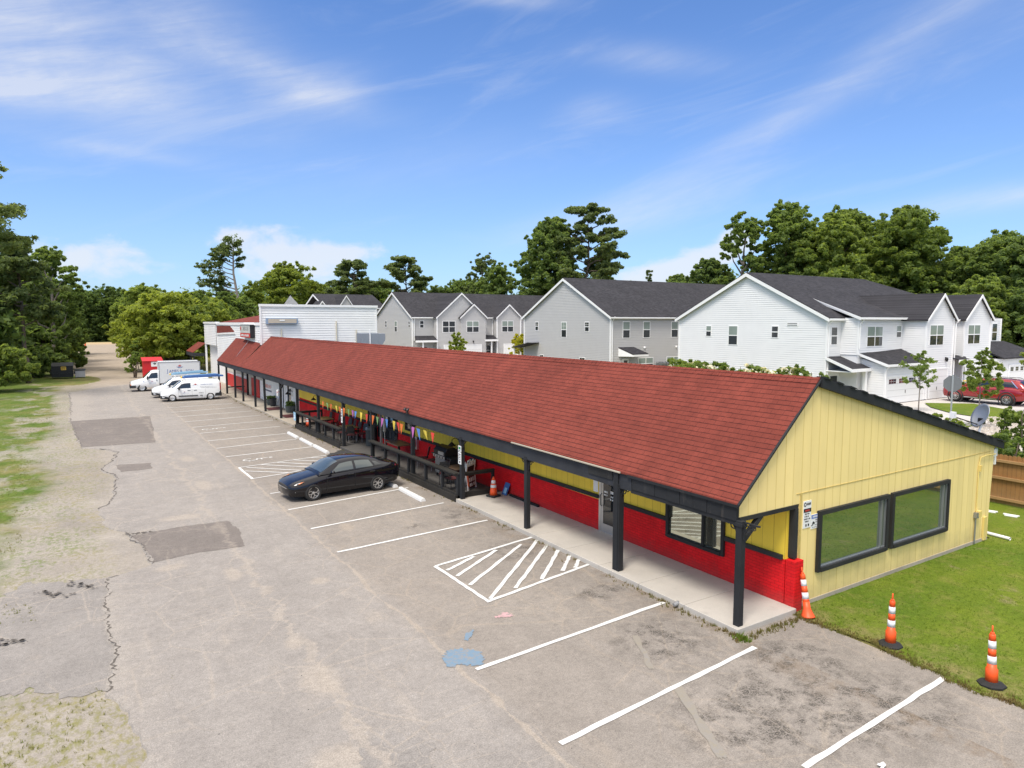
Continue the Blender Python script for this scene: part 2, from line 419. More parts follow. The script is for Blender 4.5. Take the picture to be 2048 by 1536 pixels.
M['ink_black'] = simple('ink_black', (.02,.02,.02), .6)
M['ink_grey'] = simple('ink_grey', (.20,.20,.20), .6)
M['ink_blue'] = simple('ink_blue', (.035,.10,.33), .5)
M['ink_red'] = simple('ink_red', (.50,.04,.03), .5)
M['sign_red'] = simple('sign_red', (.60,.06,.05), .5)
M['sign_orange'] = simple('sign_orange', (.70,.17,.09), .5)
M['light_blue'] = simple('light_blue', (.28,.50,.68), .5)
M['royal_blue'] = simple('royal_blue', (.06,.15,.40), .5)
M['bright_red'] = simple('bright_red', (.52,.012,.016), .5, var=.15, sc=2)
M['sign_yellow'] = simple('sign_yellow', (.80,.52,.06), .5)
M['white_paint_metal'] = simple('white_paint_metal', (.80,.81,.81), .28, var=.04, sc=1.5, coat=.5)
M['white_box'] = simple('white_box', (.66,.68,.69), .4, var=.06, sc=1)
M['black_paint'] = simple('black_paint', (.005,.005,.008), .10, var=.1, coat=.35, spec=.35)
M['red_paint'] = simple('red_paint', (.30,.008,.014), .22, .25, var=.06, coat=1.0)
M['dark_car_paint'] = simple('dark_car_paint', (.05,.06,.075), .25, var=.06, coat=1.0)
M['white_car_paint'] = simple('white_car_paint', (.70,.70,.70), .25, var=.05, coat=1.0)
M['lamp_clear'] = simple('lamp_clear', (.62,.62,.60), .1, .2, var=.2, sc=25, coat=1)
M['lamp_amber'] = simple('lamp_amber', (.75,.20,.03), .2, coat=1)
M['lamp_red'] = simple('lamp_red', (.32,.008,.010), .2, coat=1)
M['maroon'] = simple('maroon', (.085,.018,.018), .9, var=.2, sc=9)
M['wood_fence'] = boards('wood_fence', (.30,.150,.052), (.10,.05,.018), 'y', .14, dirt=.3, gw=.07)
M['fence_rail'] = simple('fence_rail', (.36,.21,.085), .8, var=.2, sc=5)
M['bark'] = simple('bark', (.13,.10,.075), .95, var=.3, sc=7, bump=.5)
M['bark_grey'] = simple('bark_grey', (.22,.19,.165), .95, var=.3, sc=7, bump=.5)
def leaf(name, dark, lite, trans=.30):
    m = NM(name)
    oi = m.n.new('ShaderNodeObjectInfo')
    f = m.noise(.55, 3, .6); f2 = m.noise(5.5, 2, .6)
    t = m.math('ADD', m.math('MULTIPLY', f, .75), m.math('MULTIPLY', f2, .45)); t = m.math('ADD', t, m.math('MULTIPLY_ADD', oi.outputs['Random'], .22, -.11))
    c = m.ramp(t, [(.30,dark),(.78,lite)])
    m.out(c, .6, spec=.25)
    tr = m.n.new('ShaderNodeBsdfTranslucent'); m.l.new(m.mix(1, c, (1.9,1.8,1.05), 'MULTIPLY'), tr.inputs[0])
    ms = m.n.new('ShaderNodeMixShader'); ms.inputs[0].default_value = trans
    m.l.new(m.b.outputs[0], ms.inputs[1]); m.l.new(tr.outputs[0], ms.inputs[2]); m.l.new(ms.outputs[0], m.n['Material Output'].inputs[0])
    return m.mat
M['leaf_oak'] = leaf('leaf_oak', (.105,.160,.048), (.205,.275,.078), .58)
M['leaf_dark'] = leaf('leaf_dark', (.090,.142,.048), (.170,.235,.072), .58)
M['leaf_pine'] = leaf('leaf_pine', (.088,.128,.052), (.175,.222,.084), .55)
M['leaf_lite'] = leaf('leaf_lite', (.130,.185,.036), (.280,.330,.066), .55)
M['leaf_yellow'] = leaf('leaf_yellow', (.22,.26,.025), (.55,.50,.05), .4)
M['leaf_shrub'] = leaf('leaf_shrub', (.112,.166,.044), (.225,.290,.074), .58)
M['leaf_flower'] = leaf('leaf_flower', (.60,.56,.44), (.80,.76,.64), .3)

# ================================================================== GROUND
rng = random.Random(7)
def jag(y, sc, amp, seed=0): return amp*(mnoise.fractal(Vector((y*sc, seed*7.3, .5)), 1.0, 2.0, 4)) 
def asphalt_mat(name, base, sandy, crack=True, dark_zone=False):
    m = NM(name); x, y, z = m.xyz()
    p2 = m.comb(x, y, 0)
    big = m.noise(.22, 5, .6, vec=p2); mid = m.noise(1.3, 5, .65, vec=p2); stretch = m.noise(.5, 5, .65, vec=m.scale(p2, (3.2,.45,1)))
    c = m.mix(m.ramp(big, [(.3,0.),(.7,1.)]), tuple(v*.93 for v in base), tuple(v*1.06 for v in base))
    c = m.mix(1, c, m.ramp(mid, [(.25,.88),(.75,1.10)]), 'MULTIPLY')
    # sand washed over the paving
    s = m.math('MULTIPLY', m.ramp(stretch, [(.55,0.),(.68,1.)]), m.ramp(m.noise(.9,4,.6,vec=p2), [(.42,0.),(.60,1.)]))
    c = m.mix(m.math('MULTIPLY', s, .62), c, sandy)
    # long construction seams that have filled with sand
    for x0, wob, wd, amt in ((5.83,.22,.05,.75),(3.55,.9,.10,.55),(8.6,.5,.035,.35)):
        wv = m.noise(.55, 5, .7, vec=m.comb(y, x0, 0))
        d = m.math('ABSOLUTE', m.math('SUBTRACT', m.math('ADD', x, m.math('MULTIPLY_ADD', wv, wob*2, -wob)), x0))
        wid = m.math('MULTIPLY', m.ramp(m.noise(1.1,4,.7,vec=m.comb(y,x0+5,0)), [(.40,.25),(.72,3.2)]), wd)
        ln = m.math('SUBTRACT', 1, m.math('DIVIDE', d, wid), clamp=True)
        c = m.mix(m.math('MULTIPLY', m.ramp(ln, [(0,0.),(.5,1.)]), amt), c, sandy)
    # hairline cracks, pale with sand
    if crack:
        for sc_, w_, lo, a in ((.55,.018,.44,.60),(1.5,.028,.52,.55),(3.2,.04,.60,.5)):
            v = m.voro(sc_, vec=m.mix(.16, p2, m.noise(1.2,4,.6,vec=p2,col=True), 'ADD'), feat='DISTANCE_TO_EDGE')
            ln = m.ramp(v.outputs['Distance'], [(0,1.),(w_,0.)])
            c = m.mix(m.math('MULTIPLY', m.math('MULTIPLY', ln, m.ramp(m.noise(.35,3,.5,vec=p2), [(lo-.04,0.),(lo+.06,1.)])), a), c, sandy)
    if dark_zone:
        # crazed, worn surface near the walk
        def blob(cx, cy, rx, ry):
            a = m.math('DIVIDE', m.math('SUBTRACT', x, cx), rx); b = m.math('DIVIDE', m.math('SUBTRACT', y, cy), ry)
            return m.math('EXPONENT', m.math('MULTIPLY', m.math('ADD', m.math('MULTIPLY',a,a), m.math('MULTIPLY',b,b)), -1))
        z_ = None
        for q in ((9.9,9.9,1.2,1.0),(9.2,7.1,1.6,1.2),(10.5,12.5,.8,.55),(10.3,16.2,1.0,.8),(10.6,20.0,.5,1.3),(11.4,5.9,1.6,1.0),(11.7,7.9,1.1,.8),(9.3,31.9,.7,.3),(9.0,19.9,.5,.3)):
            g_ = blob(*q); z_ = g_ if z_ is None else m.math('ADD', z_, g_)
        gr = m.noise(2.2, 6, .75, vec=p2)
        k = m.math('MULTIPLY', m.ramp(z_, [(.2,0.),(.8,1.)]), m.ramp(gr, [(.46,0.),(.58,1.)]))
        sp = m.noise(38, 3, .8, vec=p2)
        c = m.mix(m.math('MULTIPLY', m.math('MULTIPLY', k, m.ramp(sp, [(.36,0.),(.54,1.)])), .9), c, tuple(v*.20 for v in base))
        v = m.voro(5.5, vec=m.mix(.05, p2, m.noise(3,3,.6,vec=p2,col=True), 'ADD'), feat='DISTANCE_TO_EDGE')
        c = m.mix(m.math('MULTIPLY', m.math('MULTIPLY', m.ramp(v.outputs['Distance'], [(0,1.),(.05,0.)]), k), .7), c, tuple(v*1.25 for v in base))
        # dirt and rotting leaves along the edge of the walk
        ed = m.math('MULTIPLY', m.ramp(m.math('ADD', m.math('MULTIPLY', x, .5), -5.25), [(.05,0.),(.5,1.)]), m.ramp(m.noise(1.4,5,.7,vec=p2), [(.45,0.),(.62,1.)]))
        ed = m.math('MULTIPLY', ed, m.math('LESS_THAN', x, 11.6))
        c = m.mix(m.math('MULTIPLY', ed, .55), c, (.17,.115,.065))
        oil = m.math('MULTIPLY', m.ramp(m.noise(.8,3,.5,vec=m.scale(p2,(1,.8,1))), [(.64,0.),(.72,1.)]), m.math('GREATER_THAN', x, 6))
        c = m.mix(m.math('MULTIPLY', oil, .22), c, tuple(v*.5 for v in base))
    if dark_zone:
        # sand lying in shallow hollows, soft edged
        bz = None
        for q in ((3.45,12.1,.42,.75),(4.9,16.9,.30,.28),(3.4,13.8,.2,.3),(1.75,20.0,.45,.30),(3.0,9.6,.5,.5),(2.6,25.2,.8,.4),(4.0,30,.4,1.2),(7.0,21.0,.25,.5),(3.1,18.6,.25,.6),(4.2,36.5,.4,1.0)):
            a = m.math('DIVIDE', m.math('SUBTRACT', x, q[0]), q[2]); b = m.math('DIVIDE', m.math('SUBTRACT', y, q[1]), q[3])
            g_ = m.math('EXPONENT', m.math('MULTIPLY', m.math('ADD', m.math('MULTIPLY',a,a), m.math('MULTIPLY',b,b)), -1)); bz = g_ if bz is None else m.math('ADD', bz, g_)
        bz = m.math('ADD', bz, m.math('MULTIPLY_ADD', m.noise(3.2,6,.75,vec=p2), .9, -.45))
        c = m.mix(m.math('MULTIPLY', m.ramp(bz, [(.30,0.),(.75,1.)]), .72), c, sandy)
        # the bays were laid separately: slightly darker and browner than the lane, darkest nearest
        lane = m.math('ADD', x, m.math('MULTIPLY_ADD', m.noise(.9,4,.6,vec=p2), .5, -.25))
        bay = m.ramp(m.math('MULTIPLY_ADD', lane, .5, -2.6), [(.15,0.),(.50,1.)])
        c = m.mix(bay, c, m.mix(1, c, (.915,.89,.855), 'MULTIPLY'))
        # ragged, crumbling left margin
        mar = m.math('ADD', x, m.math('MULTIPLY_ADD', m.noise(.8,6,.75,vec=p2), 3.6, -1.8))
        c = m.mix(m.math('MULTIPLY', m.ramp(mar, [(.0,1.),(.95,0.)]), .55), c, (.335,.30,.26))
    c = m.mix(1, c, m.ramp(m.noise(11, 4, .75, vec=p2), [(.28,.83),(.5,1.0),(.72,1.15)]), 'MULTIPLY')
    c = m.mix(1, c, m.ramp(m.noise(4.2, 5, .7, vec=p2), [(.28,.90),(.72,1.09)]), 'MULTIPLY')
    # stone aggregate
    a1 = m.noise(42, 3, .8, vec=p2); a2 = m.voro(55, vec=p2)
    c = m.mix(1, c, m.ramp(a1, [(.28,.62),(.5,1.0),(.72,1.38)]), 'MULTIPLY')
    c = m.mix(m.ramp(a2.outputs['Distance'], [(.0,.30),(.25,0.)]), c, tuple(v*1.55 for v in base))
    # dark specks (twigs, gravel)
    v = m.voro(2.1, vec=p2); c = m.mix(m.math('MULTIPLY', m.math('LESS_THAN', v.outputs['Distance'], .028), m.math('GREATER_THAN', m.noise(.8,2,.5,vec=p2), .5)), c, (.03,.028,.025))
    m.out(c, .92, spec=.25)
    m.bump(m.math('ADD', a1, m.math('MULTIPLY', mid, .6)), .35, .02)
    return m.mat
SAND = (.352,.308,.260)
M['asphalt'] = asphalt_mat('asphalt', (.278,.254,.231), SAND, True, True)
M['asphalt_patch'] = asphalt_mat('asphalt_patch', (.178,.156,.140), (.27,.235,.20), True)
M['asphalt_old'] = asphalt_mat('asphalt_old', (.250,.230,.211), SAND, True)
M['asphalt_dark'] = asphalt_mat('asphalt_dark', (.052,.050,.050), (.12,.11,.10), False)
def ground_mat():
    m = NM('ground'); x, y, z = m.xyz(); p2 = m.comb(x, y, 0)
    n1 = m.noise(.16, 6, .65, vec=p2, dist=.4); n2 = m.noise(.9, 6, .7, vec=p2); n3 = m.noise(7, 5, .75, vec=m.scale(p2, (1,.6,1)))
    sand = m.mix(m.ramp(n1, [(.3,0.),(.7,1.)]), (.272,.238,.200), (.352,.318,.275))
    sand = m.mix(m.math('MULTIPLY', m.ramp(m.noise(.5,6,.7,vec=m.scale(p2,(1.8,.5,1))), [(.48,0.),(.66,1.)]), .55), sand, (.235,.215,.195))
    sand = m.mix(1, sand, m.ramp(m.noise(9,5,.8,vec=p2), [(.28,.80),(.72,1.18)]), 'MULTIPLY')
    sand = m.mix(1, sand, m.ramp(n2, [(.2,.84),(.8,1.15)]), 'MULTIPLY')
    sand = m.mix(1, sand, m.ramp(m.noise(30,3,.8,vec=p2), [(.25,.78),(.75,1.22)]), 'MULTIPLY')
    warm = m.ramp(m.math('DIVIDE', y, 300), [(.27,0.),(.32,1.)]); sand = m.mix(m.math('MULTIPLY', warm, .65), sand, m.mix(m.ramp(n2, [(.3,0.),(.7,1.)]), (.30,.235,.170), (.40,.325,.245)))
    # golden sand at the far end of the track
    far = m.ramp(m.math('DIVIDE', y, 300), [(.80,0.),(.86,1.)]); sand = m.mix(m.math('MULTIPLY', far, .7), sand, (.50,.37,.20))
    gg = m.mix(m.ramp(n2, [(.35,0.),(.65,1.)]), (.075,.125,.018), (.125,.160,.030))
    dry = m.mix(m.ramp(n2, [(.3,0.),(.7,1.)]), (.155,.155,.045), (.235,.20,.085))
    grass = m.mix(m.ramp(m.math('ADD', m.noise(.35,5,.7,vec=p2), m.math('MULTIPLY', x, .03)), [(.36,0.),(.56,1.)]), gg, dry)
    grass = m.mix(m.math('MULTIPLY', m.math('LESS_THAN', y, 14.4), .8), grass, dry)
    grass = m.mix(1, grass, m.ramp(n3, [(.25,.62),(.75,1.3)]), 'MULTIPLY')
    xs = m.math('ADD', x, m.math('MULTIPLY_ADD', n1, 4.2, -2.1)); xs = m.math('ADD', xs, m.math('MULTIPLY_ADD', n2, 2.0, -1.0))
    left = m.ramp(m.math('MULTIPLY_ADD', xs, .25, 1.0), [(.34,1.),(.60,0.)])          # 1 left of the sandy strip
    near = m.math('MULTIPLY', m.math('LESS_THAN', y, 13.7), .62)
    tuft = m.math('MULTIPLY', m.ramp(m.math('ADD', n3, m.math('MULTIPLY', n2, .5)), [(.72,0.),(.88,1.)]), m.ramp(xs, [(.0,1.),(.9,0.)]))
    bare = m.math('MULTIPLY', m.ramp(m.noise(.42,6,.7,vec=m.scale(p2,(1,.55,1))), [(.50,0.),(.60,1.)]), m.ramp(m.math('MULTIPLY_ADD', xs, .12, 1.0), [(.2,0.),(.55,1.)]))
    gm = m.math('MULTIPLY', left, m.math('MULTIPLY_ADD', bare, -.85, 1))
    nearg = m.math('MULTIPLY', m.math('LESS_THAN', y, 14.2), m.ramp(n3, [(.46,0.),(.62,.85)]))
    gm = m.math('MAXIMUM', m.math('MAXIMUM', gm, m.math('MULTIPLY', tuft, .7)), m.math('MULTIPLY', nearg, m.math('LESS_THAN', x, 1.5)))
    right = m.ramp(m.math('MULTIPLY_ADD', xs, .1, -.55), [(.38,0.),(.5,1.)])           # right of the track
    gm = m.math('MAXIMUM', gm, right)
    dd = m.math('ADD', m.math('POWER', m.math('DIVIDE', m.math('SUBTRACT', x, -1.5), 3.4), 2), m.math('POWER', m.math('DIVIDE', m.math('SUBTRACT', y, 97), 8), 2))
    gm = m.math('MAXIMUM', gm, m.math('LESS_THAN', m.math('ADD', dd, m.math('MULTIPLY_ADD', n2, 1.2, -.6)), 1))
    c = m.mix(gm, sand, grass)
    endg = m.math('MULTIPLY', m.math('GREATER_THAN', y, 275), 1); c = m.mix(endg, c, (.09,.12,.03))
    m.out(c, .95, spec=.15); m.bump(m.math('ADD', n3, m.math('MULTIPLY', n2, 1.2)), .5, .05)
    return m.mat
M['ground'] = ground_mat()
def lawn_mat():
    m = NM('lawn'); x, y, z = m.xyz(); p2 = m.comb(x, y, 0)
    n1 = m.noise(.35, 5, .6, vec=p2); n2 = m.noise(1.7, 6, .7, vec=p2); n3 = m.noise(26, 4, .8, vec=p2)
    c = m.mix(m.ramp(n1, [(.35,0.),(.65,1.)]), (.085,.140,.010), (.135,.178,.014))
    c = m.mix(m.math('MULTIPLY', m.ramp(n2, [(.50,0.),(.70,1.)]), .6), c, (.215,.195,.055))
    e = m.math('MULTIPLY', m.ramp(m.math('MULTIPLY_ADD', x, .2, -2.4), [(.25,1.),(.62,0.)]), m.ramp(n2, [(.40,0.),(.6,1.)]))
    c = m.mix(m.math('MULTIPLY', e, .75), c, (.24,.195,.09))
    bare = m.math('MULTIPLY', m.ramp(m.noise(.9,6,.75,vec=p2), [(.60,0.),(.70,1.)]), .7); c = m.mix(bare, c, (.25,.20,.115))
    c = m.mix(1, c, m.ramp(n3, [(.25,.55),(.75,1.45)]), 'MULTIPLY')
    c = m.mix(1, c, m.ramp(m.noise(8,4,.75,vec=p2), [(.25,.74),(.75,1.24)]), 'MULTIPLY')
    m.out(c, .9, spec=.2); m.bump(n3, .6, .04); return m.mat
M['lawn'] = lawn_mat()
def concrete_mat(name, col, stain=.25):
    m = NM(name); n1 = m.noise(.5, 6, .65); n2 = m.noise(3, 6, .7); n3 = m.noise(60, 3, .7)
    c = m.mix(1, tuple(col), m.ramp(n1, [(.3,1-stain*.6),(.7,1+stain*.25)]), 'MULTIPLY')
    c = m.mix(m.math('MULTIPLY', m.ramp(n2, [(.56,0.),(.74,1.)]), stain), c, tuple(v*.5 for v in col))
    v = m.voro(.55); c = m.mix(m.math('MULTIPLY', m.ramp(v.outputs['Distance'], [(.05,1.),(.16,0.)]), stain*1.3), c, (.05,.045,.04))
    c = m.mix(1, c, m.ramp(n3, [(.25,.88),(.75,1.1)]), 'MULTIPLY')
    m.out(c, .88, spec=.3); m.bump(n2, .15, .01); return m.mat
M['concrete'] = concrete_mat('concrete', (.475,.442,.392))
M['concrete_far'] = concrete_mat('concrete_far', (.42,.37,.30), .4)
M['concrete_white'] = concrete_mat('concrete_white', (.52,.49,.46), .1)
M['deck_floor'] = concrete_mat('deck_floor', (.10,.093,.085), .3)
def marking(name, col, wear=.3, lo=.56):
    m = NM(name); x, y, z = m.xyz(); p2 = m.comb(x,y,0)
    a = m.noise(9, 5, .75, vec=p2); b = m.noise(1.2, 4, .6, vec=p2)
    k = m.math('MULTIPLY', m.ramp(a, [(lo,0.),(lo+.10,1.)]), m.ramp(b, [(.40,.35),(.65,1.)]))
    c = m.mix(m.math('MULTIPLY', k, wear), tuple(col), (.25,.23,.21))
    c = m.mix(1, c, m.ramp(m.noise(45,3,.7,vec=p2), [(.25,.88),(.75,1.08)]), 'MULTIPLY')
    m.out(c, .8); return m.mat
M['marking'] = marking('marking', (.66,.655,.635), .7)
M['marking_old'] = marking('marking_old', (.64,.62,.59), .7)
M['blue_stain'] = marking('blue_stain', (.15,.23,.31), 1.0, .47)
M['pink_stain'] = marking('pink_stain', (.55,.32,.33), 1.0, .46)
M['yellow_stain'] = marking('yellow_stain', (.262,.232,.182), 1.0, .40)

def sheet_rows(name, rows, mat, dz, kind='structure', parent=None, skirt=0):
    """ground sheet from (y, xleft, xright) rows; broken where the lot starts and stops falling"""
    mb = MB()
    for (y0,a0,b0),(y1,a1,b1) in zip(rows, rows[1:]):
        mb.add([(a0,y0,gz(y0)+dz),(b0,y0,gz(y0)+dz),(b1,y1,gz(y1)+dz),(a1,y1,gz(y1)+dz)], [(0,1,2,3)])
        if skirt:
            mb.add([(a0,y0,gz(y0)+dz),(a1,y1,gz(y1)+dz),(a1-.03,y1,gz(y1)+dz-skirt),(a0-.03,y0,gz(y0)+dz-skirt)], [(0,1,2,3)])
    o = mb.build(name, mat, parent)
    if kind and parent is None: tag(o, kind=kind)
    return o
sheet_rows('ground', [(-300,-1500,1500),(20,-1500,1500),(62,-1500,1500),(3000,-1500,1500)], M['ground'], -.036)
EDGE = [(-15,.95),(9,.75),(11,.5),(11.75,.56),(12.6,.35),(13.6,.18),(15.5,.25),(18,.12),(20,.22),(20.5,1.35),(22,1.25),(23.7,1.02),(25.5,.45),(28,.3),(30,.85),(33.6,1.05),(36,.5),(38,1.0),(40.5,1.35),(42,.95),(43,-.12),(46,-.35),(56,-.86),(72,-1.02),(79.7,-1.1),(81.9,.3),(84.2,1.55),(87.1,4.6),(89,7.5),(92,13.4)]
def edge_x(y):
    for (y0,x0),(y1,x1) in zip(EDGE, EDGE[1:]):
        if y0 <= y <= y1: return x0+(x1-x0)*(y-y0)/(y1-y0)
    return EDGE[-1][1]
ys = [-15+.12*i for i in range(int((92+15)/.12))]+[20,62]; ys = sorted(set(round(v,3) for v in ys))
rows = [(y, edge_x(y)+jag(y,1.3,.16)+jag(y,6,.05,3), 13.36) for y in ys]
rows = [(y,min(a,b-.01),b) for y,a,b in rows]
lot = sheet_rows('parking_lot', rows, M['asphalt'], 0, skirt=.05)
def lot_poly(name, pts, mat, dz, jagamp=.06, n=8, label=None, parent=lot):
    """flat patch on the lot from a ragged outline"""
    out = []
    for i, (a, b) in enumerate(zip(pts, pts[1:]+pts[:1])):
        for k in range(n):
            t = k/n; x = a[0]+(b[0]-a[0])*t; y = a[1]+(b[1]-a[1])*t
            d = Vector((b[0]-a[0], b[1]-a[1], 0)); d = Vector((-d.y, d.x, 0)).normalized()
            j = (rng.random()-.5)*2*jagamp if k else 0
            out.append((x+d.x*j, y+d.y*j))
    vs = [Vector((x,y,gz(y)+dz)) for x,y in out]
    mb = MB(); mb.add(vs, [tuple(t) for t in tessellate_polygon([vs])])
    for f in mb.f:
        a,b,c = (Vector(mb.v[i]) for i in f)
        if (b-a).cross(c-a).z < 0: f.reverse()
    return mb.build(name, mat, parent, label)
lot_poly('old_asphalt', [(.75,13.55),(.6,16),(.6,18),(.6,20.1),(-.5,20.3),(-1.5,20.9),(-2.2,19.6),(-2.8,17.2),(-3.3,15.4),(-2.4,15.1),(-1.6,14.5),(-1.0,14.6),(-.4,13.9)], M['asphalt_old'], -.028, .14, 10, 'worn older asphalt slab at the left edge of the lot')
lot_poly('asphalt_patch', [(-.85,56),(4.1,56.1),(3.75,49.5),(3.3,42.9),(-.2,43.3),(-.5,49)], M['asphalt_patch'], .006, .04, 10, 'darker rectangle of newer asphalt on the far left of the lot')
lot_poly('asphalt_patch', [(1.15,36.7),(2.6,36.4),(2.5,34.9),(1.25,34.8)], M['asphalt_patch'], .006, .05, 8, 'small narrow darker asphalt patch')
lot_poly('asphalt_patch', [(1.08,23.8),(2.5,24.0),(3.87,23.9),(4.0,22.6),(3.83,20.8),(2.5,20.9),(1.45,20.7),(1.3,22.4)], M['asphalt_patch'], .006, .04, 12, 'darker asphalt patch nearest the camera')
lot_poly('asphalt_patch', [(3.2,9.1),(3.9,8.5),(4.4,9.2),(4.0,9.9),(3.4,9.8)], M['asphalt_old'], .006, .06, 8, 'round dark patch at the bottom edge of the lot')
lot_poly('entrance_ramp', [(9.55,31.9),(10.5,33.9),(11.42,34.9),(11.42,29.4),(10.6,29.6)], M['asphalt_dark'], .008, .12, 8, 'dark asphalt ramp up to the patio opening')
def line(a, b, w, mat=None, name='parking_line', dz=.012, jit=.012, n=14, label=None):
    a = Vector((*a,0)); b = Vector((*b,0)); d = (b-a).normalized(); s = Vector((-d.y,d.x,0)); mb = MB(); vs = []
    for i in range(n+1):
        p = a+(b-a)*i/n; o = jag(i*.9+a.y, .5, .009, a.x)
        l = p+s*(w/2+(rng.random()-.5)*2*jit)+s*o; r_ = p-s*(w/2+(rng.random()-.5)*2*jit)+s*o
        vs += [(l.x,l.y,gz(l.y)+dz),(r_.x,r_.y,gz(r_.y)+dz)]
    mb.add(vs, [(2*i,2*i+1,2*i+3,2*i+2) for i in range(n)])
    return mb.build(name, mat or M['marking'], lot, label)
for a, b, w in [((8.78,5.74),(13.25,5.92),.105),((6.06,8.14),(11.3,8.58),.105),((6.07,10.84),(11.35,11.19),.105)]: line(a, b, w)
for a, b in [((5.95,18.76),(11.2,19.2)),((5.96,21.44),(10.98,22.0)),((5.94,24.16),(10.85,24.9)),((5.96,26.95),(9.8,27.3))]: line(a, b, .10)
for a, b in [((5.88,35.99),(10.5,36.48)),((5.89,38.85),(10.29,39.5)),((5.89,41.73),(10.28,41.95)),((5.92,45.0),(10.76,45.26)),((5.89,48.01),(11.1,48.6)),((5.82,51.14),(10.97,51.9)),((5.7,54.35),(11.0,54.98)),((5.64,57.53),(11.0,58.3)),((5.67,61.01),(10.7,61.44)),((5.57,64.33),(10.66,64.62))]: line(a, b, .12, M['marking_old'])
for a, b in [((7.83,16.23),(7.87,13.40)),((7.87,13.46),(11.51,14.12)),((11.51,14.12),(11.5,16.92)),((11.55,16.92),(7.83,16.23)),
             ((7.96,15.79),(9.09,16.34)),((7.99,15.29),(9.91,16.47)),((7.98,14.58),(10.79,16.51)),((7.98,13.56),(11.4,16.55)),((8.84,13.78),(11.42,16.06)),((9.72,13.92),(11.42,15.5)),((10.54,14.1),(11.42,14.95)),((10.96,14.1),(11.42,14.55))]:
    line(a, b, .105, name='hatching_line', dz=.012+.0006*len(lot.children)/10, jit=.013)
for a, b in [((5.9,32.84),(5.92,30.0)),((5.92,30.05),(9.0,30.75)),((5.9,32.84),(10.2,33.6)),
             ((5.98,31.9),(7.53,30.44)),((6.21,32.66),(8.16,30.6)),((6.93,32.96),(8.9,30.9)),((7.69,33.08),(9.4,31.3)),((8.5,33.26),(9.6,32.2)),((9.39,33.4),(9.85,32.99))]:
    line(a, b, .11 if b[1]-a[1] < -2.5 else .085, name='hatching_line', dz=.012+.0006*len(lot.children)/10)
# dark ragged cracks where the paving breaks off
def crack(y0, y1, off, w, step=.11):
    mb = MB(); y = y0; pr = None; r2 = random.Random(int(y0*10))
    while y < y1:
        x = edge_x(y)+off+jag(y,1.3,.16)+jag(y,6,.05,3)+r2.uniform(-.05,.05); ww = w*r2.uniform(.15,1.0)*(1 if r2.random() > .12 else 0)
        if pr and (ww or pr[2]): mb.add([(pr[0]-pr[2],pr[1],gz(pr[1])+.007),(pr[0]+pr[2],pr[1],gz(pr[1])+.007),(x+ww,y,gz(y)+.007),(x-ww,y,gz(y)+.007)], [(0,1,2,3)])
        pr = (x, y, ww); y += step*r2.uniform(.6,1.4)
    mb.build('edge_crack', M['crack'], lot)
M['crack'] = simple('crack', (.105,.092,.078), .95, var=.3, sc=20)
crack(13.7, 20.2, .05, .024, .09); crack(20.6, 24, .02, .022); crack(28, 42.3, .03, .038, .14); crack(44, 58, .03, .03, .2); crack(60, 79, .03, .035, .25)
for (xa,ya,xb,yb) in ((.9,24.1,1.6,23.8),(-.6,20.2,.1,19.4),(-1.2,19.9,-.5,19.2),(-1.9,17.2,-1.3,16.9)):
    mb = MB(); r2 = random.Random(int(xa*100)+7)
    for k in range(26):
        t = r2.random(); x = xa+(xb-xa)*t+r2.uniform(-.13,.13); y = ya+(yb-ya)*t+r2.uniform(-.12,.12); s_ = r2.uniform(.02,.07); mb.add([(x+s_*math.cos(q*1.26+k)*r2.uniform(.5,1.2),y+s_*math.sin(q*1.26+k)*r2.uniform(.5,1.2),gz(y)+.009) for q in range(5)], [(0,1,2,3,4)])
    mb.build('broken_edge', M['crack'], lot)
def wheelchair_mark(cx, cy, s=1.0):
    """wheelchair symbol painted on the paving, head towards +x"""
    mb = MB(); P = lambda u, v: (cx+u*s, cy+v*s, gz(cy+v*s)+.013)
    def strip(pts, w):
        for (a,b),(c,d) in zip(pts, pts[1:]):
            l = math.hypot(c-a,d-b); nx, ny = -(d-b)/l*w/2, (c-a)/l*w/2
            mb.add([P(a+nx,b+ny),P(a-nx,b-ny),P(c-nx,d-ny),P(c+nx,d+ny)], [(0,1,2,3)])
    strip([(-.45+.42*math.cos(R(t)), -.05+.36*math.sin(R(t))) for t in range(70,331,20)], .10)
    strip([(.75,.12),(.05,.12),(-.05,-.25)], .11); strip([(.30,.12),(.30,-.30)], .09); strip([(-.02,-.22),(-.5,-.42),(-.62,-.60)], .10)
    mb.add([P(.95+.13*math.cos(a*.7),.12+.13*math.sin(a*.7)) for a in range(9)], [tuple(range(9))])
    mb.build('wheelchair_symbol', M['marking'], lot)
wheelchair_mark(7.05, 34.55, .72); wheelchair_mark(6.9, 46.6, .72)
lot_poly('blue_paint_stain', [(5.72,11.55),(5.9,11.80),(6.25,11.72),(6.5,11.42),(6.38,11.08),(6.2,10.92),(5.98,11.12),(5.68,11.2)], M['blue_stain'], .009, .06, 9)
lot_poly('blue_paint_stain', [(6.45,12.05),(6.65,12.3),(6.85,12.35),(6.7,12.15),(6.5,11.95)], M['blue_stain'], .009, .03, 5)
lot_poly('pink_paint_stain', [(7.55,12.62),(7.8,12.75),(8.0,12.6),(7.85,12.45),(7.7,12.5)], M['pink_stain'], .009, .05, 6)
lot_poly('yellow_paint_line', [(8.85,8.55),(9.0,8.5),(8.0,6.5),(7.86,6.56)], M['yellow_stain'], .009, .03, 10)
lot_poly('yellow_paint_line', [(9.55,10.3),(9.65,10.25),(8.95,9.05),(8.86,9.1)], M['yellow_stain'], .009, .03, 10)
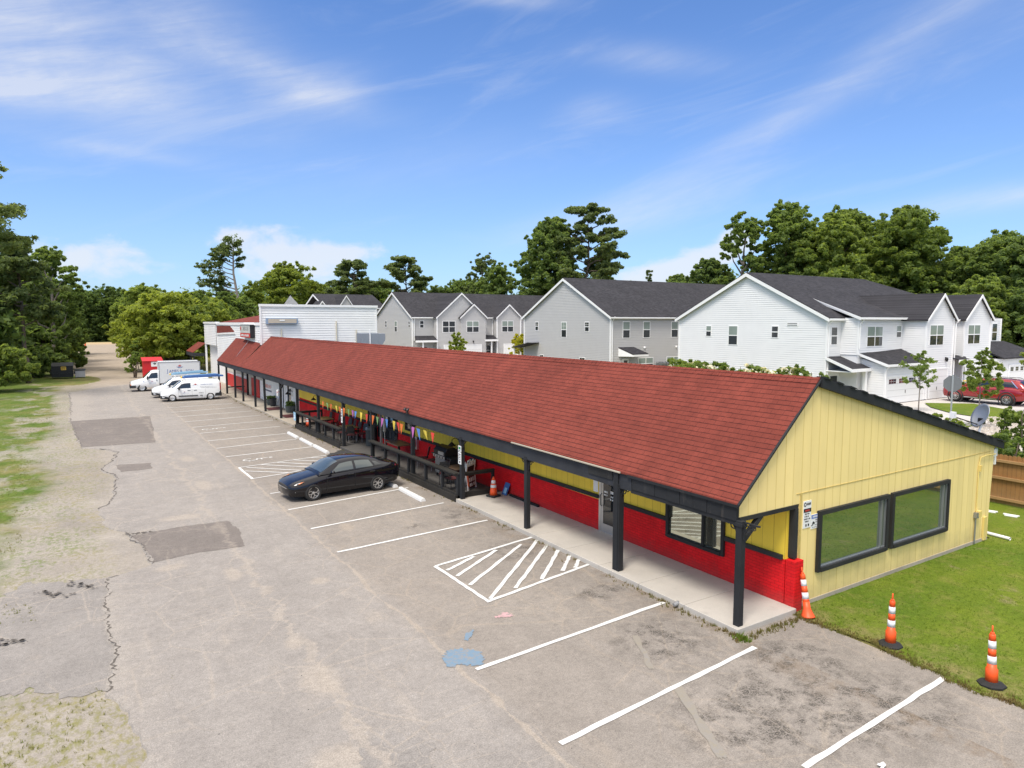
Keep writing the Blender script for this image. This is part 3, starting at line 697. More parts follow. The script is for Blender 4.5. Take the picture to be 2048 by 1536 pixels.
# ---- lawn at the gable end, walk
sheet_rows('lawn', [(-15,13.3,60)]+[(y, 13.36+jag(y,1.1,.22,5)+jag(y,5,.06,2), 60) for y in [i*.15 for i in range(-20,62)]]+[(9.33,13.7,60)], M['lawn'], .006)
sheet_rows('back_lawn', [(9.33,23.3,40),(20,23.3,40),(62,23.3,40),(95,23.3,40)], M['lawn'], .004)
def walk(name, y0, y1, pitch, mat, x0=11.42, x1=13.42, top=.13, front=None, kind='structure'):
    mb = MB(); y = y0
    while y < y1-.05:
        e = min(y+pitch, y1); z0, z1 = gz(y), gz(e); e2 = e-.014
        b = [(x0,y,z0-.15),(x1,y,z0-.15),(x1,e2,z1-.15),(x0,e2,z1-.15)]; t = [(x0,y,z0+top),(x1,y,z0+top),(x1,e2,z1+top),(x0,e2,z1+top)]
        mb.add(b+t, [(3,2,1,0),(4,5,6,7),(0,1,5,4),(1,2,6,5),(2,3,7,6),(3,0,4,7)]); y = e
    o = mb.build(name, mat, bevel=.012); tag(o, kind=kind); return o
walk('sidewalk', 9.12, 21.9, 1.52, M['concrete'])
walk('sidewalk', 44.2, 62, 1.52, M['concrete_far'])
walk('sidewalk', 62, 86, 1.52, M['concrete_far'], top=.125)
walk('patio_floor', 21.9, 44.2, 4, M['deck_floor'], top=.132)
# ---- street of the houses
sheet_rows('driveway', [(12,40,90),(15,40,90),(18.2,42,90),(30.5,46,90)], M['concrete_white'], .012)
def flat(name, pts, mat, z, kind='structure'):
    vs = [Vector((x,y,z)) for x,y in pts]; mb = MB(); mb.add(vs, [tuple(t) for t in tessellate_polygon([vs])])
    for f in mb.f:
        a,b,c = (Vector(mb.v[i]) for i in f)
        if (b-a).cross(c-a).z < 0: f.reverse()
    o = mb.build(name, mat); tag(o, kind=kind); return o
flat('grass_strip', [(58.1,28.6),(60.9,26.2),(58.8,22.8),(56.6,20.8),(51.0,18.9),(52.2,21.5),(53.3,24.4),(55.6,26.9)], M['lawn'], .02)
flat('grass_strip', [(45.6,20.6),(47.4,21.4),(49.8,20.9),(47.0,20.4),(45.9,20.0)], M['lawn'], .02)
flat('side_lawn', [(40,14),(41.5,18),(43.6,21.5),(50,29),(46,40),(36,60),(30,60),(28,30),(29,14)], M['lawn'], .016)
# tufts of grass, one mass
def tufts(name, mat, spots, parent=None):
    mb = MB()
    for (x, y, z, h) in spots:
        for _ in range(3):
            a = rng.random()*6.28; w = h*.16; lx, ly = (rng.random()-.5)*h*1.1, (rng.random()-.5)*h*1.1; ox, oy = (rng.random()-.5)*.06, (rng.random()-.5)*.06
            mb.add([(x+ox-math.cos(a)*w,y+oy-math.sin(a)*w,z),(x+ox+math.cos(a)*w,y+oy+math.sin(a)*w,z),(x+ox+lx,y+oy+ly,z+h)], [(0,1,2)])
    o = mb.build(name, mat); tag(o, kind='stuff'); return o
def blade_mat(name, a, b):
    m = NM(name); c = m.mix(m.ramp(m.noise(2.2,4,.7), [(.3,0.),(.7,1.)]), a, b); m.out(c, .8, spec=.2)
    tr = m.n.new('ShaderNodeBsdfTranslucent'); m.l.new(c, tr.inputs[0]); ms = m.n.new('ShaderNodeMixShader'); ms.inputs[0].default_value = .5
    m.l.new(m.b.outputs[0], ms.inputs[1]); m.l.new(tr.outputs[0], ms.inputs[2]); m.l.new(ms.outputs[0], m.n['Material Output'].inputs[0]); return m.mat
M['blade'] = blade_mat('blade', (.13,.22,.020), (.20,.26,.040)); M['dry_blade'] = blade_mat('dry_blade', (.17,.22,.04), (.40,.33,.14)); M['weed'] = blade_mat('weed', (.24,.16,.07), (.20,.21,.05))
sp = []
while len(sp) < 9000:
    x = 13.35+12*rng.random()**1.3; y = 3+6.3*rng.random()
    if x > 13.5+jag(y,1.1,.3,5) and mnoise.noise(Vector((x*1.5,y*1.5,0))) > -.35: sp.append((x,y,.0,.018+.03*rng.random()))
tufts('lawn_grass', M['blade'], sp)
sp = []
while len(sp) < 1500:
    y = 3+6.2*rng.random(); x = 13.36+jag(y,1.1,.22,5)+abs(rng.gauss(0,.16))-.10
    sp.append((x,y,.004,.02+.05*rng.random()))
tufts('lawn_margin', M['weed'], sp)
sp = []
while len(sp) < 5500:
    y = 10.5+60*rng.random()**1.6; x = -1.9-7*rng.random()**1.2+1.9*mnoise.noise(Vector((y*.25,3,0)))+(2.6*rng.random() if y < 14 else 0)
    if mnoise.noise(Vector((x*.9,y*.5,4))) > -.1: sp.append((x,y,gz(y)-.03,.02+.045*rng.random()))
tufts('verge_grass', M['dry_blade'], sp)
sp = []
while len(sp) < 520:
    y = 8.9+58*rng.random()**1.5
    if mnoise.noise(Vector((0,y*.9,9))) < -.02: continue
    sp.append((11.4-abs(rng.gauss(0,.10)),y,gz(y),.03+.07*rng.random()))
for _ in range(200): sp.append((11.6+rng.random()*2.1, 9.0-abs(rng.gauss(0,.10)), 0, .03+.06*rng.random()))
tufts('kerb_weeds', M['weed'], sp)
sp = [(11.35+rng.gauss(0,.09), 8.95+rng.gauss(0,.07), 0, .05+.06*rng.random()) for _ in range(60)]
tufts('kerb_grass', M['blade'], sp)

# ================================================================== THE SHOP WITH THE LONG PORCH
for k, v in (('shop_glass',(.40,.45,.38)),('porch_glass',(.50,.52,.42))):
    b = M[k].node_tree.nodes['Principled BSDF']; b.inputs['Base Color'].default_value = (*v,1); b.inputs['Metallic'].default_value = .88
EX, EZ, RX, RZ, BX, BZ = 11.50, 2.80, 14.18, 5.32, 23.45, 2.97      # eave, ridge, rear eave
Y0, Y1 = 9.33, 62.0; WX = 13.4
shop = thing('shop_building', 'long low red and yellow shop building with red shingle roof and black porch', 'building', (11.6, 9.37, 0))
mb = MB()   # front slope, slightly sagging sheet with thickness
def zs(x): return EZ+(RZ-EZ)*(x-EX)/(RX-EX)
nseg = 60
def sag(y, t): return .018*math.sin(y*.55)*math.sin(math.pi*t)+.012*jag(y,.3,1,2)
for i in range(nseg):
    ya, yb = Y0-.06+(Y1-Y0+.06)*i/nseg, Y0-.06+(Y1-Y0+.06)*(i+1)/nseg
    for j in range(6):
        ta, tb = j/6, (j+1)/6
        P = lambda y, t: (EX+(RX-EX)*t, y, EZ+(RZ-EZ)*t+sag(y,t))
        mb.add([P(ya,ta),P(ya,tb),P(yb,tb),P(yb,ta)], [(3,2,1,0)])
mb.add([(EX,Y0-.06,EZ-.05),(EX,Y1,EZ-.05),(EX,Y1,EZ),(EX,Y0-.06,EZ)], [(0,3,2,1)])
mb.add([(EX,Y0-.06,EZ-.05),(RX,Y0-.06,RZ-.05),(RX,Y1,RZ-.05),(EX,Y1,EZ-.05)], [(0,3,2,1)])
mb.build('roof', M['red_shingle'], shop)
mb = MB(); mb.prism([(RX,Y0-.06,RZ-.02),(BX,Y0-.06,BZ-.02),(BX,Y0-.06,BZ-.09),(RX,Y0-.06,RZ-.09)], (0,Y1-Y0+.06,0))
mb.build('roof', M['dark_shingle'], shop, 'low dark rear slope of the roof')
mb = MB()   # ridge cap of folded shingles
for i in range(260):
    y = Y0-.06+i*.2025
    mb.add([(RX-.13,y,RZ-.105),(RX,y,RZ+.032),(RX+.13,y,RZ-.03),(RX-.13,y+.205,RZ-.115),(RX,y+.205,RZ+.02),(RX+.13,y+.205,RZ-.04)], [(0,1,4,3),(1,2,5,4),(0,2,1)])
mb.build('ridge_cap', M['red_shingle'], shop)
mb = MB()   # black verge boards with worn roll roofing on the long side
mb.prism([(EX-.02,Y0-.10,EZ-.07),(RX,Y0-.10,RZ-.07),(RX,Y0-.10,RZ-.02),(EX-.02,Y0-.10,EZ-.02)], (0,.05,0))
mb.prism([(RX,Y0-.13,RZ-.20),(BX+.05,Y0-.13,BZ-.20),(BX+.05,Y0-.13,BZ+.01),(RX,Y0-.13,RZ+.02)], (0,.09,0))
for i in range(36):
    t = i/36; x = RX+(BX-RX)*t+.05; z = RZ+(BZ-RZ)*t
    if i%2 == 0 or rng.random() < .4: mb.prism([(x,Y0-.16,z+.005),(x+.22+.12*rng.random(),Y0-.16,z-.055),(x+.2,Y0-.16,z-.02+.02*rng.random()),(x,Y0-.16,z+.045)], (0,.22,0))
mb.build('verge_board', M['black_wood'], shop)
mb = MB()   # gable wall
mb.prism([(11.62,Y0,2.47),(11.62,Y0,2.72),(RX,Y0,RZ-.10),(23.2,Y0,2.88),(23.02,Y0,-.02),(13.69,Y0,-.02),(13.69,Y0,2.47)][::-1], (0,.14,0))
mb.build('gable_wall', M['yellow_boards_gable'], shop)
mb = MB()   # flat strips, darker in colour for the shadow gap and dirt at the board seams
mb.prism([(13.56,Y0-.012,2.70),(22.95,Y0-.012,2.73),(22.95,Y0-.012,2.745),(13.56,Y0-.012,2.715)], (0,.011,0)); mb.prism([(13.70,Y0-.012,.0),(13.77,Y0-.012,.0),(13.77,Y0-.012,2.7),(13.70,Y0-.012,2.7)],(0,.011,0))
mb.split('seam_strip', simple('seam_shade_dirt', (.56,.42,.13), .8, var=.35, sc=9), shop)
mb = MB(); mb.box(13.8,23.02,Y0-.02,Y0+.1,-.1,.10); mb.build('foundation', M['concrete_far'], shop)
mb = MB(); mb.box(23.02,23.2,Y0+.05,Y1,-.4,2.9); mb.build('rear_wall', M['yellow_paint'], shop)
def framed_window(parent, name, axis, c, a0, a1, z0, z1, fw, proud, gm, fm, out=-1, sill=True, mull=None, rows=None, deep=0):
    """window in a wall plane; axis 'x': wall faces -x at x=c and spans y a0..a1; axis 'y': faces -y at y=c, spans x"""
    def bx(m, u0, u1, d0, d1, za, zb):
        if axis == 'x': m.box(c-d1, c-d0, u0, u1, za, zb)
        else: m.box(u0, u1, c-d1, c-d0, za, zb)
    w = MB(); bx(w, a0, a1, -.05, .004, z0, z1); wo_ = w.build(name, fm, parent)
    f = MB(); bx(f, a0, a0+fw, .004, proud, z0, z1); bx(f, a1-fw, a1, .004, proud, z0, z1)
    bx(f, a0+fw, a1-fw, .004, proud, z1-fw, z1); bx(f, a0+fw, a1-fw, .004, proud+(.02 if sill else 0), z0, z0+fw)
    if mull:
        for u in mull: bx(f, u-fw*.4, u+fw*.4, .004, proud-.006, z0+fw, z1-fw)
    if rows:
        for zz in rows: bx(f, a0+fw, a1-fw, .004, proud-.009, zz-fw*.4, zz+fw*.4)
    f.build('frame', fm, wo_)
    p = MB(); bx(p, a0+fw*.8, a1-fw*.8, .005, .010, z0+fw*.8, z1-fw*.8); pn = p.build('pane', gm, wo_)
    return wo_, pn
for x0, x1 in ((14.37,17.36),(17.51,20.46)):
    w_, p_ = framed_window(shop, 'window', 'y', Y0, x0, x1, .73, 2.20, .10, .085, M['shop_glass'], M['trim_dark'])
    t = MB(); t.box(x0+.1,x1-.1,Y0-.05,Y0-.012,.83,.855); t.box(x1-.135,x1-.105,Y0-.05,Y0-.012,.855,2.1); t.box(x1-.32,x1-.29,Y0-.06,Y0-.012,.855,2.1); t.build('inner_frame', M['grey_metal'], w_)
# opening of the porch in the gable end
mb = MB(); mb.box(11.62,13.60,Y0-.03,Y0+.12,2.38,2.468); mb.box(13.50,13.60,Y0-.045,Y0+.12,1.22,2.38)
mb.bar((11.75,Y0+.03,1.90),(12.36,Y0+.03,2.40),.10,.10,(0,1,0)); mb.build('opening_frame', M['trim_dark'], shop, 'black frame and brace round the open porch end')
mb = MB(); mb.box(13.40,13.72,Y0-.14,Y0+.1,-.02,1.19); mb.build('brick_pier', M['red_brick'], shop, bevel=.008)
# front wall: red brick below, yellow boards above
def zf(y): return gz(y)
def front_piece(y0, y1, z0, z1, name, mat, x=WX, th=.16, follow=True):
    mb = MB(); b0, b1 = (gz(y0), gz(y1)) if follow else (0, 0)
    pts = [(x,y0,z0+b0),(x,y1,z0+b1),(x,y1,z1),(x,y0,z1)]
    mb.prism(pts, (th,0,0)); return mb.build(name, mat, shop)
front_piece(9.45, 11.18, .0, 1.18, 'brick_wall', M['red_brick'])
front_piece(11.18, 13.13, .0, .78, 'brick_wall', M['red_brick']); front_piece(13.13, 14.97, .0, 1.18, 'brick_wall', M['red_brick'])
front_piece(16.05, 50.3, .0, 1.10, 'brick_wall', M['red_brick'])
front_piece(9.45, 11.18, 1.18, 4.2, 'board_wall', M['yellow_boards_front'], follow=False); front_piece(11.18, 13.13, 1.95, 4.2, 'board_wall', M['yellow_boards_front'], follow=False)
front_piece(13.13, 14.97, 1.18, 4.2, 'board_wall', M['yellow_boards_front'], follow=False); front_piece(14.97, 16.05, 2.2, 4.2, 'board_wall', M['yellow_boards_front'], follow=False)
front_piece(16.05, 50.3, 1.10, 4.2, 'board_wall', M['yellow_boards_front'], follow=False)
for a, b, z in ((9.5,11.18,1.22),(13.13,14.97,1.22),(16.05,50.2,1.20)):
    mb = MB(); mb.prism([(WX-.07,a,z-.055),(WX-.07,a,z+.055),(WX-.07,b,z+.055-(.28 if b>40 else 0)),(WX-.07,b,z-.055-(.28 if b>40 else 0))], (.068,0,0)); mb.build('sill_board', M['trim_dark'], shop)
w_, p_ = framed_window(shop, 'window', 'x', WX, 11.16, 13.15, .74, 2.0, .09, .075, M['porch_glass'], M['trim_dark'], mull=(11.85,))
# glazed entrance door
door = MB().box(WX+.02,WX+.06,14.97,16.05,.1,2.2).build('door', M['dark_door'], shop)
f = MB(); f.box(WX-.03,WX+.05,14.97,15.07,.12,2.2); f.box(WX-.03,WX+.05,15.95,16.05,.12,2.2); f.box(WX-.03,WX+.05,15.07,15.95,2.08,2.2)
f.box(WX-.012,WX+.02,15.07,15.95,.13,.40); f.box(WX-.012,WX+.02,15.86,15.95,.40,2.08); f.build('frame', M['alu'], door)
MB().box(WX-.005,WX+.015,15.08,15.86,.40,2.07).build('pane', M['car_glass'], door)
f = MB(); f.tube([(WX-.03,15.90,.95),(WX-.09,15.90,.98),(WX-.09,15.90,1.30),(WX-.03,15.90,1.33)], .012, 6); f.build('handle', M['black_metal'], door)
DOORPRINT = door
mb = MB(); mb.box(WX-.012,WX-.001,16.12,16.34,1.32,1.70); mb.build('notice', M['sign_white'], shop)
mb = MB(); mb.box(WX-.11,WX-.001,13.05,13.13,1.27,2.2); mb.build('casing', M['trim_dark'], shop)
# dark shopfront behind the patio
for ya, yb, nm, za, zb in ((30.1,30.95,'window',1.3,2.1),(31.95,34.6,'window',.45,2.15)):
    framed_window(shop, nm, 'x', WX, ya, yb, za, zb, .07, .05, M['house_glass'], M['trim_dark'], mull=(((ya+yb)/2,) if yb-ya > 1.5 else None))
d2 = MB().box(WX-.03,WX+.05,34.85,36.0,-.02,2.12).build('door', M['dark_door'], shop, 'dark entrance door behind the patio'); 
f = MB(); f.box(WX-.06,WX-.03,34.78,34.88,-.02,2.15); f.box(WX-.06,WX-.03,35.97,36.07,-.02,2.15); f.build('frame', M['trim_dark'], d2); MB().box(WX-.045,WX-.03,35.0,35.85,.4,2.0).build('pane', M['house_glass'], d2)
for ya, za, nm, mt in ((32.4,1.55,'poster','light_blue'),(33.1,1.25,'poster','sign_white'),(33.6,1.6,'poster','sign_yellow'),(34.2,1.45,'poster','ink_red')):
    MB().box(WX-.075,WX-.066,ya,ya+.3,za,za+.42).build(nm, M[mt], shop)
# white barber front at the far end of the same building
fw_ = MB(); fw_.prism([(WX-.06,50.3,gz(50.3)),(WX-.06,52.2,gz(52.2)),(WX-.06,52.2,4.2),(WX-.06,50.3,4.2)], (.2,0,0)); fw_.prism([(WX-.06,53.5,gz(53.5)),(WX-.06,61.98,gz(62)),(WX-.06,61.98,4.2),(WX-.06,53.5,4.2)], (.2,0,0)); fw_.box(WX-.06,WX+.14,52.2,53.5,2.0,4.2)
fw_.build('plaster_wall', M['white_stucco'], shop)
d3 = MB().box(WX,WX+.08,52.2,53.5,-.3,2.0).build('door', M['dark_door'], shop, 'dark glazed door in the white front'); 
f = MB(); f.box(WX-.09,WX-.0605,52.1,52.28,-.25,2.05); f.box(WX-.09,WX-.0605,53.42,53.6,-.25,2.05); f.build('frame', M['white_trim'], d3); MB().box(WX-.012,WX-.001,52.35,53.35,.1,1.9).build('pane', M['house_glass'], d3)
mb = MB()
for y in (54.6,): mb.box(WX-.10,WX-.0605,y,y+.12,-.28,2.5)
mb.build('casing', M['trim_dark'], shop)
# porch beam
mb = MB()
mb.box(EX+.05,EX+.17,12.6,Y1,2.34,2.775)
mb.build('porch_beam', M['fascia'], shop)
mb = MB()
for i in range(8):
    y = Y0+.01+i*.405; mb.box(EX+.035+.006*(i%2),EX+.16,y,y+.395,2.40+.01*rng.random(),2.775)
mb.box(EX+.06,EX+.20,Y0,12.62,2.30,2.40); mb.box(EX-.01,EX+.03,Y0-.06,12.7,2.70,2.765)
mb.build('porch_beam', M['black_wood'], shop, 'black board front over the near end of the porch')
mb = MB(); mb.box(EX+.025,EX+.052,13.3,14.3,2.5,2.77); mb.build('patch_board', M['trim_dark'], shop)
mb = MB(); mb.prism([(EX-.04,12.95,EZ-.05),(EX-.005,12.95,EZ-.05),(EX-.005,12.95,EZ-.012),(EX-.04,12.95,EZ-.022)], (0,5.2,0)); mb.build('gutter', simple('tan_metal', (.36,.32,.25), .6), shop)
MB().box(EX+.18,WX-.001,Y0+.15,Y1,2.86,2.90).build('porch_ceiling', simple('porch_ceiling', (.42,.40,.36), .8), shop)
def post(y, w=.15, bracket=True, lean=0, parent=shop, x=EX+.11, thick=False, rot=0):
    z0 = gz(y)+.13; p = MB()
    if thick:
        p.prism([(x-w/2,y-w*.7,z0-.02),(x-w/2,y+w*.7,z0-.02),(x-w/2,y+w*.7,2.44),(x-w/2,y-w*.7,2.44)], (w,0,0))
        p.box(x-w/2-.02,x+w/2+.02,y-w*.45,y+w*.45,z0+.06,2.72)
    else:
        p.bar((x,y+lean,z0-.02),(x,y,2.42),w,w,(1,0,0))
        p.box(x-w*.62,x+w*.62,y-w*.62,y+w*.62,2.30,2.38)
    po = p.build('porch_post', M['black_wood'], parent, bevel=.008)
    if bracket:
        for s in (-1,1):
            b = MB(); yy = y+s*w*.55
            b.tube([(x, yy+s*(.36*(1-math.cos(a))), 2.02+.38*math.sin(a)) for a in [i*math.pi/2/7 for i in range(8)]], .022, 6)
            b.tube([(x, yy+s*(.11+.075*math.cos(a)), 2.28+.075*math.sin(a)) for a in [i*2*math.pi/10 for i in range(11)]], .014, 5)
            b.tube([(x, yy+s*(.245+.05*math.cos(a)), 2.335+.05*math.sin(a)) for a in [i*2*math.pi/8 for i in range(9)]], .011, 5)
            b.bar((x,yy,2.405),(x,yy+s*.40,2.405),.035,.03); b.bar((x,yy+s*.01,2.02),(x,yy+s*.01,2.40),.03,.03)
            b.build('bracket', M['black_wood'], po)
    return po
for y, k in ((9.27,{}),(13.14,dict(thick=True,w=.17)),(17.42,{}),(21.72,{}),(26.1,{}),(30.8,{}),(35.0,{}),(39.5,{}),(44.1,{}),(48.4,dict(bracket=False)),(53.4,dict(bracket=False,lean=-.25)),(56.6,dict(bracket=False)),(61.4,dict(bracket=False))): post(y, **k)
mb = MB(); mb.bar((EX+.11,48.5,1.9),(EX+.11,47.5,2.42),.10,.10,(1,0,0)); mb.build('brace', M['black_wood'], shop)
# conduit, meter box and pipes on the gable end
mb = MB(); mb.tube([(22.2,Y0-.03,.05),(22.2,Y0-.03,2.38),(22.25,Y0-.04,2.62),(22.5,Y0-.06,2.66),(23.15,Y0-.06,2.64)], .015, 8); mb.box(22.22,22.36,Y0-.12,Y0-.005,.84,1.02); mb.box(22.25,22.33,Y0-.07,Y0-.005,2.2,2.38)
mb.build('conduit', M['yellow_paint'], shop)
mb = MB(); mb.tube([(22.15,Y0-.05,.03),(22.15,Y0-.05,.85)], .02, 6); mb.box(22.10,22.26,Y0-.10,Y0-.005,.82,.98); mb.build('pipe', M['grey_metal'], shop)
mb = MB(); mb.box(22.70,22.86,Y0-.06,Y0-.005,.04,.75); mb.build('patch_board', M['yellow_paint'], shop)
mb = MB(); mb.box(23.16,23.36,Y0-.02,Y0+.16,2.55,2.78); mb.box(23.22,23.3,Y0-.02,Y0+.06,2.3,2.55); mb.build('gutter_outlet', M['white_trim'], shop)

# ---- lapped siding as real geometry
def lap(mb, p0, p1, z0, z1, out, pitch=.2, lip=.032, gable=None):
    """clapboards between two points in plan; gable=(apex t along p0-p1, apex z): pediment above z1"""
    p0 = Vector((*p0,0)); p1 = Vector((*p1,0)); o = Vector((*out,0)); z = z0; ztop = gable[1] if gable else z1
    bk = [p0-o*.026+Vector((0,0,z0)), p1-o*.026+Vector((0,0,z0)), p1-o*.026+Vector((0,0,z1))]+([p0+(p1-p0)*gable[0]-o*.026+Vector((0,0,gable[1]))] if gable else [])+[p0-o*.026+Vector((0,0,z1))]
    if (bk[1]-bk[0]).cross(bk[2]-bk[1]).dot(o) < 0: bk.reverse()
    mb.poly(bk)
    while z < ztop-1e-4:
        zb = min(z+pitch, ztop)
        def ends(q):
            if not gable or q <= z1: return 0., 1.
            k = (q-z1)/(gable[1]-z1); return gable[0]*k, 1-(1-gable[0])*k
        a0, b0 = ends(z); a1, b1 = ends(zb); d = p1-p0; Z = Vector((0,0,1))
        gp = Z*(.09*pitch if zb < ztop-1e-4 else 0)     # open joint under the next board's lip
        A = p0+d*a0+o*lip+Z*z; B = p0+d*b0+o*lip+Z*z; Cc = p0+d*b1+o*.008+Z*zb-gp; D = p0+d*a1+o*.008+Z*zb-gp
        A2 = p0+d*a0-o*.025+Z*z; B2 = p0+d*b0-o*.025+Z*z
        fs = [(0,1,2,3),(4,5,1,0)]
        if (B-A).cross(D-A).dot(o) < 0: fs = [tuple(reversed(f)) for f in fs]
        mb.add([A,B,Cc,D,A2,B2], fs); z = zb
    return mb
# ================================================================== WHITE PARAPET BLOCK
wb = thing('white_block', 'white clapboard two-storey shop block with flat parapet rising behind the red roof', 'building', (13.4, 62, -.33))
mb = MB(); lap(mb, (13.4,62), (24.0,62), -.33, 7.95, (0,-1), .22); mb.prism([(13.43,62.03,-.4),(24,62.03,-.4),(24,62.03,7.95),(13.43,62.03,7.95)], (0,.22,0)); mb.build('side_wall', M['old_white_siding'], wb)
mb = MB(); mb.box(13.3,24.1,61.88,62.35,7.95,8.16); mb.build('parapet_cap', M['white_trim'], wb)
mb = MB(); mb.box(13.28,13.42,61.92,62.02,4.6,7.95); mb.box(23.9,24.02,61.93,62.02,3,7.95); mb.split('corner_board', M['white_trim'], wb)
mb = MB(); lap(mb, (13.4,62.25), (13.4,84.7), 2.6, 6.3, (-1,0), .2); mb.prism([(13.43,62.25,-.4),(13.43,84.7,-.4),(13.43,84.7,6.3),(13.43,62.25,6.3)], (.17,0,0)); lap(mb, (13.4,62.0), (13.4,62.5), 6.3, 7.95, (-1,0), .2)
mb.build('front_wall', M['old_white_siding'], wb)
mb = MB(); mb.box(13.30,13.55,62.3,84.6,6.3,6.55); mb.build('front_cap', M['white_trim'], wb)
mb = MB(); lap(mb, (13.30,84.7), (13.30,93.4), 3.9, 6.4, (-1,0), .2); mb.box(13.33,13.6,84.7,93.4,3.8,6.4); lap(mb, (13.9,84.7), (13.9,93.4), -.3, 3.9, (-1,0), .2); mb.box(13.93,14.1,84.7,93.4,-.4,3.9); mb.box(13.3,13.5,93.2,93.4,-.4,3.9); mb.build('bay', M['old_white_siding'], wb)
mb = MB(); mb.box(13.2,13.7,84.6,93.5,6.4,6.62); mb.build('bay_cap', M['white_trim'], wb)
mb = MB(); mb.prism([(13.36,73.9,5.58),(13.36,84.6,5.33),(13.36,84.6,6.16),(13.36,76.5,6.2)], (.03,0,0)); mb.build('shingle_panel', M['red_shingle'], wb); mb = MB(); mb.prism([(13.28,73.6,5.40),(13.28,84.6,5.15),(13.28,84.6,5.32),(13.28,73.6,5.57)],(.09,0,0)); mb.build('panel_trim', M['white_trim'], wb)
mb = MB(); mb.prism([(13.6,62.3,6.5),(18.5,62.3,7.9),(18.5,68,7.9),(13.6,84,6.5)], (0,0,.06)); mb.build('roof', M['red_shingle'], wb, 'red shingle slope behind the front wall')
# its porch roof, posts and red dado
mb = MB()
def zp(y): return 4.72+(.25 if y > 70 else .25*(y-62)/8)
for i in range(12):
    ya, yb = 62+i*.96, 62+(i+1)*.96
    mb.add([(EX,ya,EZ-.02),(13.38,ya,zp(ya)),(13.38,yb,zp(yb)),(EX,yb,EZ-.02)], [(3,2,1,0)])
mb.add([(EX,62,EZ-.07),(EX,73.52,EZ-.07),(EX,73.52,EZ-.02),(EX,62,EZ-.02)], [(0,3,2,1)]); mb.add([(EX,73.52,EZ-.07),(13.38,73.52,4.9),(13.38,73.52,4.97),(EX,73.52,EZ-.02)], [(0,1,2,3)])
mb.build('porch_roof', M['red_shingle'], wb)
mb = MB(); mb.bar((EX+.6,66.6,3.42),(13.3,66.6,4.92),.06,.03,(0,0,1)); mb.build('flashing', M['galv_metal'], wb)
mb = MB(); mb.box(EX+.05,EX+.17,62.0,73.5,2.34,2.74); mb.box(EX+.05,13.38,73.38,73.5,2.4,2.74); mb.build('porch_beam', M['fascia'], wb)
for y in (64.9,69.0,73.3): post(y, .16, False, parent=wb)
post(66.5, .16, False, parent=wb, x=13.0)
mb = MB(); mb.prism([(WX-.05,63.4,-.33),(WX-.05,66.7,-.33),(WX-.05,66.7,1.45),(WX-.05,63.4,1.45)],(.045,0,0)); mb.prism([(WX-.05,68.6,-.33),(WX-.05,80,-.33),(WX-.05,80,1.1),(WX-.05,68.6,1.1)],(.045,0,0)); mb.build('red_dado', M['bright_red'], wb)
mb = MB(); mb.prism([(WX-.04,62.1,1.45),(WX-.04,80,1.3),(WX-.04,80,2.6),(WX-.04,62.1,2.6)],(.035,0,0)); mb.prism([(WX-.04,66.7,-.33),(WX-.04,68.6,-.33),(WX-.04,68.6,1.4),(WX-.04,66.7,1.4)],(.035,0,0)); mb.build('plaster_panel', simple('beige_plaster', (.56,.52,.44), .8), wb)
mb = MB(); mb.box(EX+.11,13.2,69.0,69.1,.35,.47); mb.build('rail', M['black_wood'], wb)
# openings and fittings on the side wall
sf = MB(); sf.box(13.78,16.5,61.70,61.98,6.42,6.95); sfo = sf.build('sign_frame', simple('blue_grey', (.25,.33,.45), .5), wb, 'empty blue-edged sign frame on the side wall'); MB().box(13.95,16.38,61.66,61.70,6.50,6.88).build('panel', simple('tan_panel', (.50,.44,.36), .6), sfo); MB().box(14.9,15.35,61.64,61.66,6.68,6.80).build('plate', M['sign_white'], sfo)
mb = MB()
for x, z0, z1 in ((20.05,4.0,6.7),(21.95,3.9,5.9),(15.1,4.6,6.0)): mb.tube([(x,61.9,z0),(x,61.9,z1)], .055, 8)
mb.split('vent_pipe', simple('cream_pipe', (.62,.57,.45), .6), wb)
w_, _ = framed_window(wb, 'window', 'x', 13.4, 62.75, 63.25, 4.9, 5.9, .05, .03, M['house_glass'], M['white_trim'], rows=(5.4,))
# far porch of the block
mb = MB(); mb.prism([(11.9,93.6,2.75),(13.4,93.6,3.9),(13.4,100,3.9),(11.9,100,2.75)][::-1], (0,0,.06)); mb.build('porch_roof', M['red_shingle'], wb, 'small red shingle roof past the far corner'); mb = MB(); mb.box(11.9,12.05,93.6,100,2.3,2.74); mb.box(11.9,13.4,93.5,93.6,2.3,2.72); mb.build('porch_beam', M['fascia'], wb)
for yy in (93.8,96.5): post(yy, .16, False, parent=wb, x=12.0)
# double-sided sign box hung on the front
sb = thing('sign_box', 'white and red shop sign box jutting out above the far porch roof', 'sign', (13.1, 66.5, 5.2))
b = MB(); b.box(12.95,13.36,64.4,68.8,5.16,6.36); b.build('cabinet', M['black_metal'], sb, bevel=.02)
MB().box(12.92,12.95,64.46,68.74,5.60,6.34).build('panel', simple('grey_white', (.56,.56,.53), .5), sb); MB().box(12.92,12.95,64.46,68.74,5.19,5.58).build('panel', M['sign_red'], sb, 'red lower panel'); mb = MB(); mb.box(12.85,13.36,64.3,68.9,6.36,6.46); mb.build('cap', M['white_trim'], sb)
text_mesh('JAMES & SON', .50, 'lettering', M['ink_grey'], sb, face_mx((12.915,66.2,5.97),(0,-1,0),(0,0,1)), sx=.85)
SIGNPRINT = sb
b = MB(); b.lathe([(.001,0),(.2,0),(.2,.02),(.001,.02)], n=16, M=face_mx((12.91,68.35,6.0),(0,-1,0),(0,0,1))); b.build('emblem', M['ink_red'], sb)
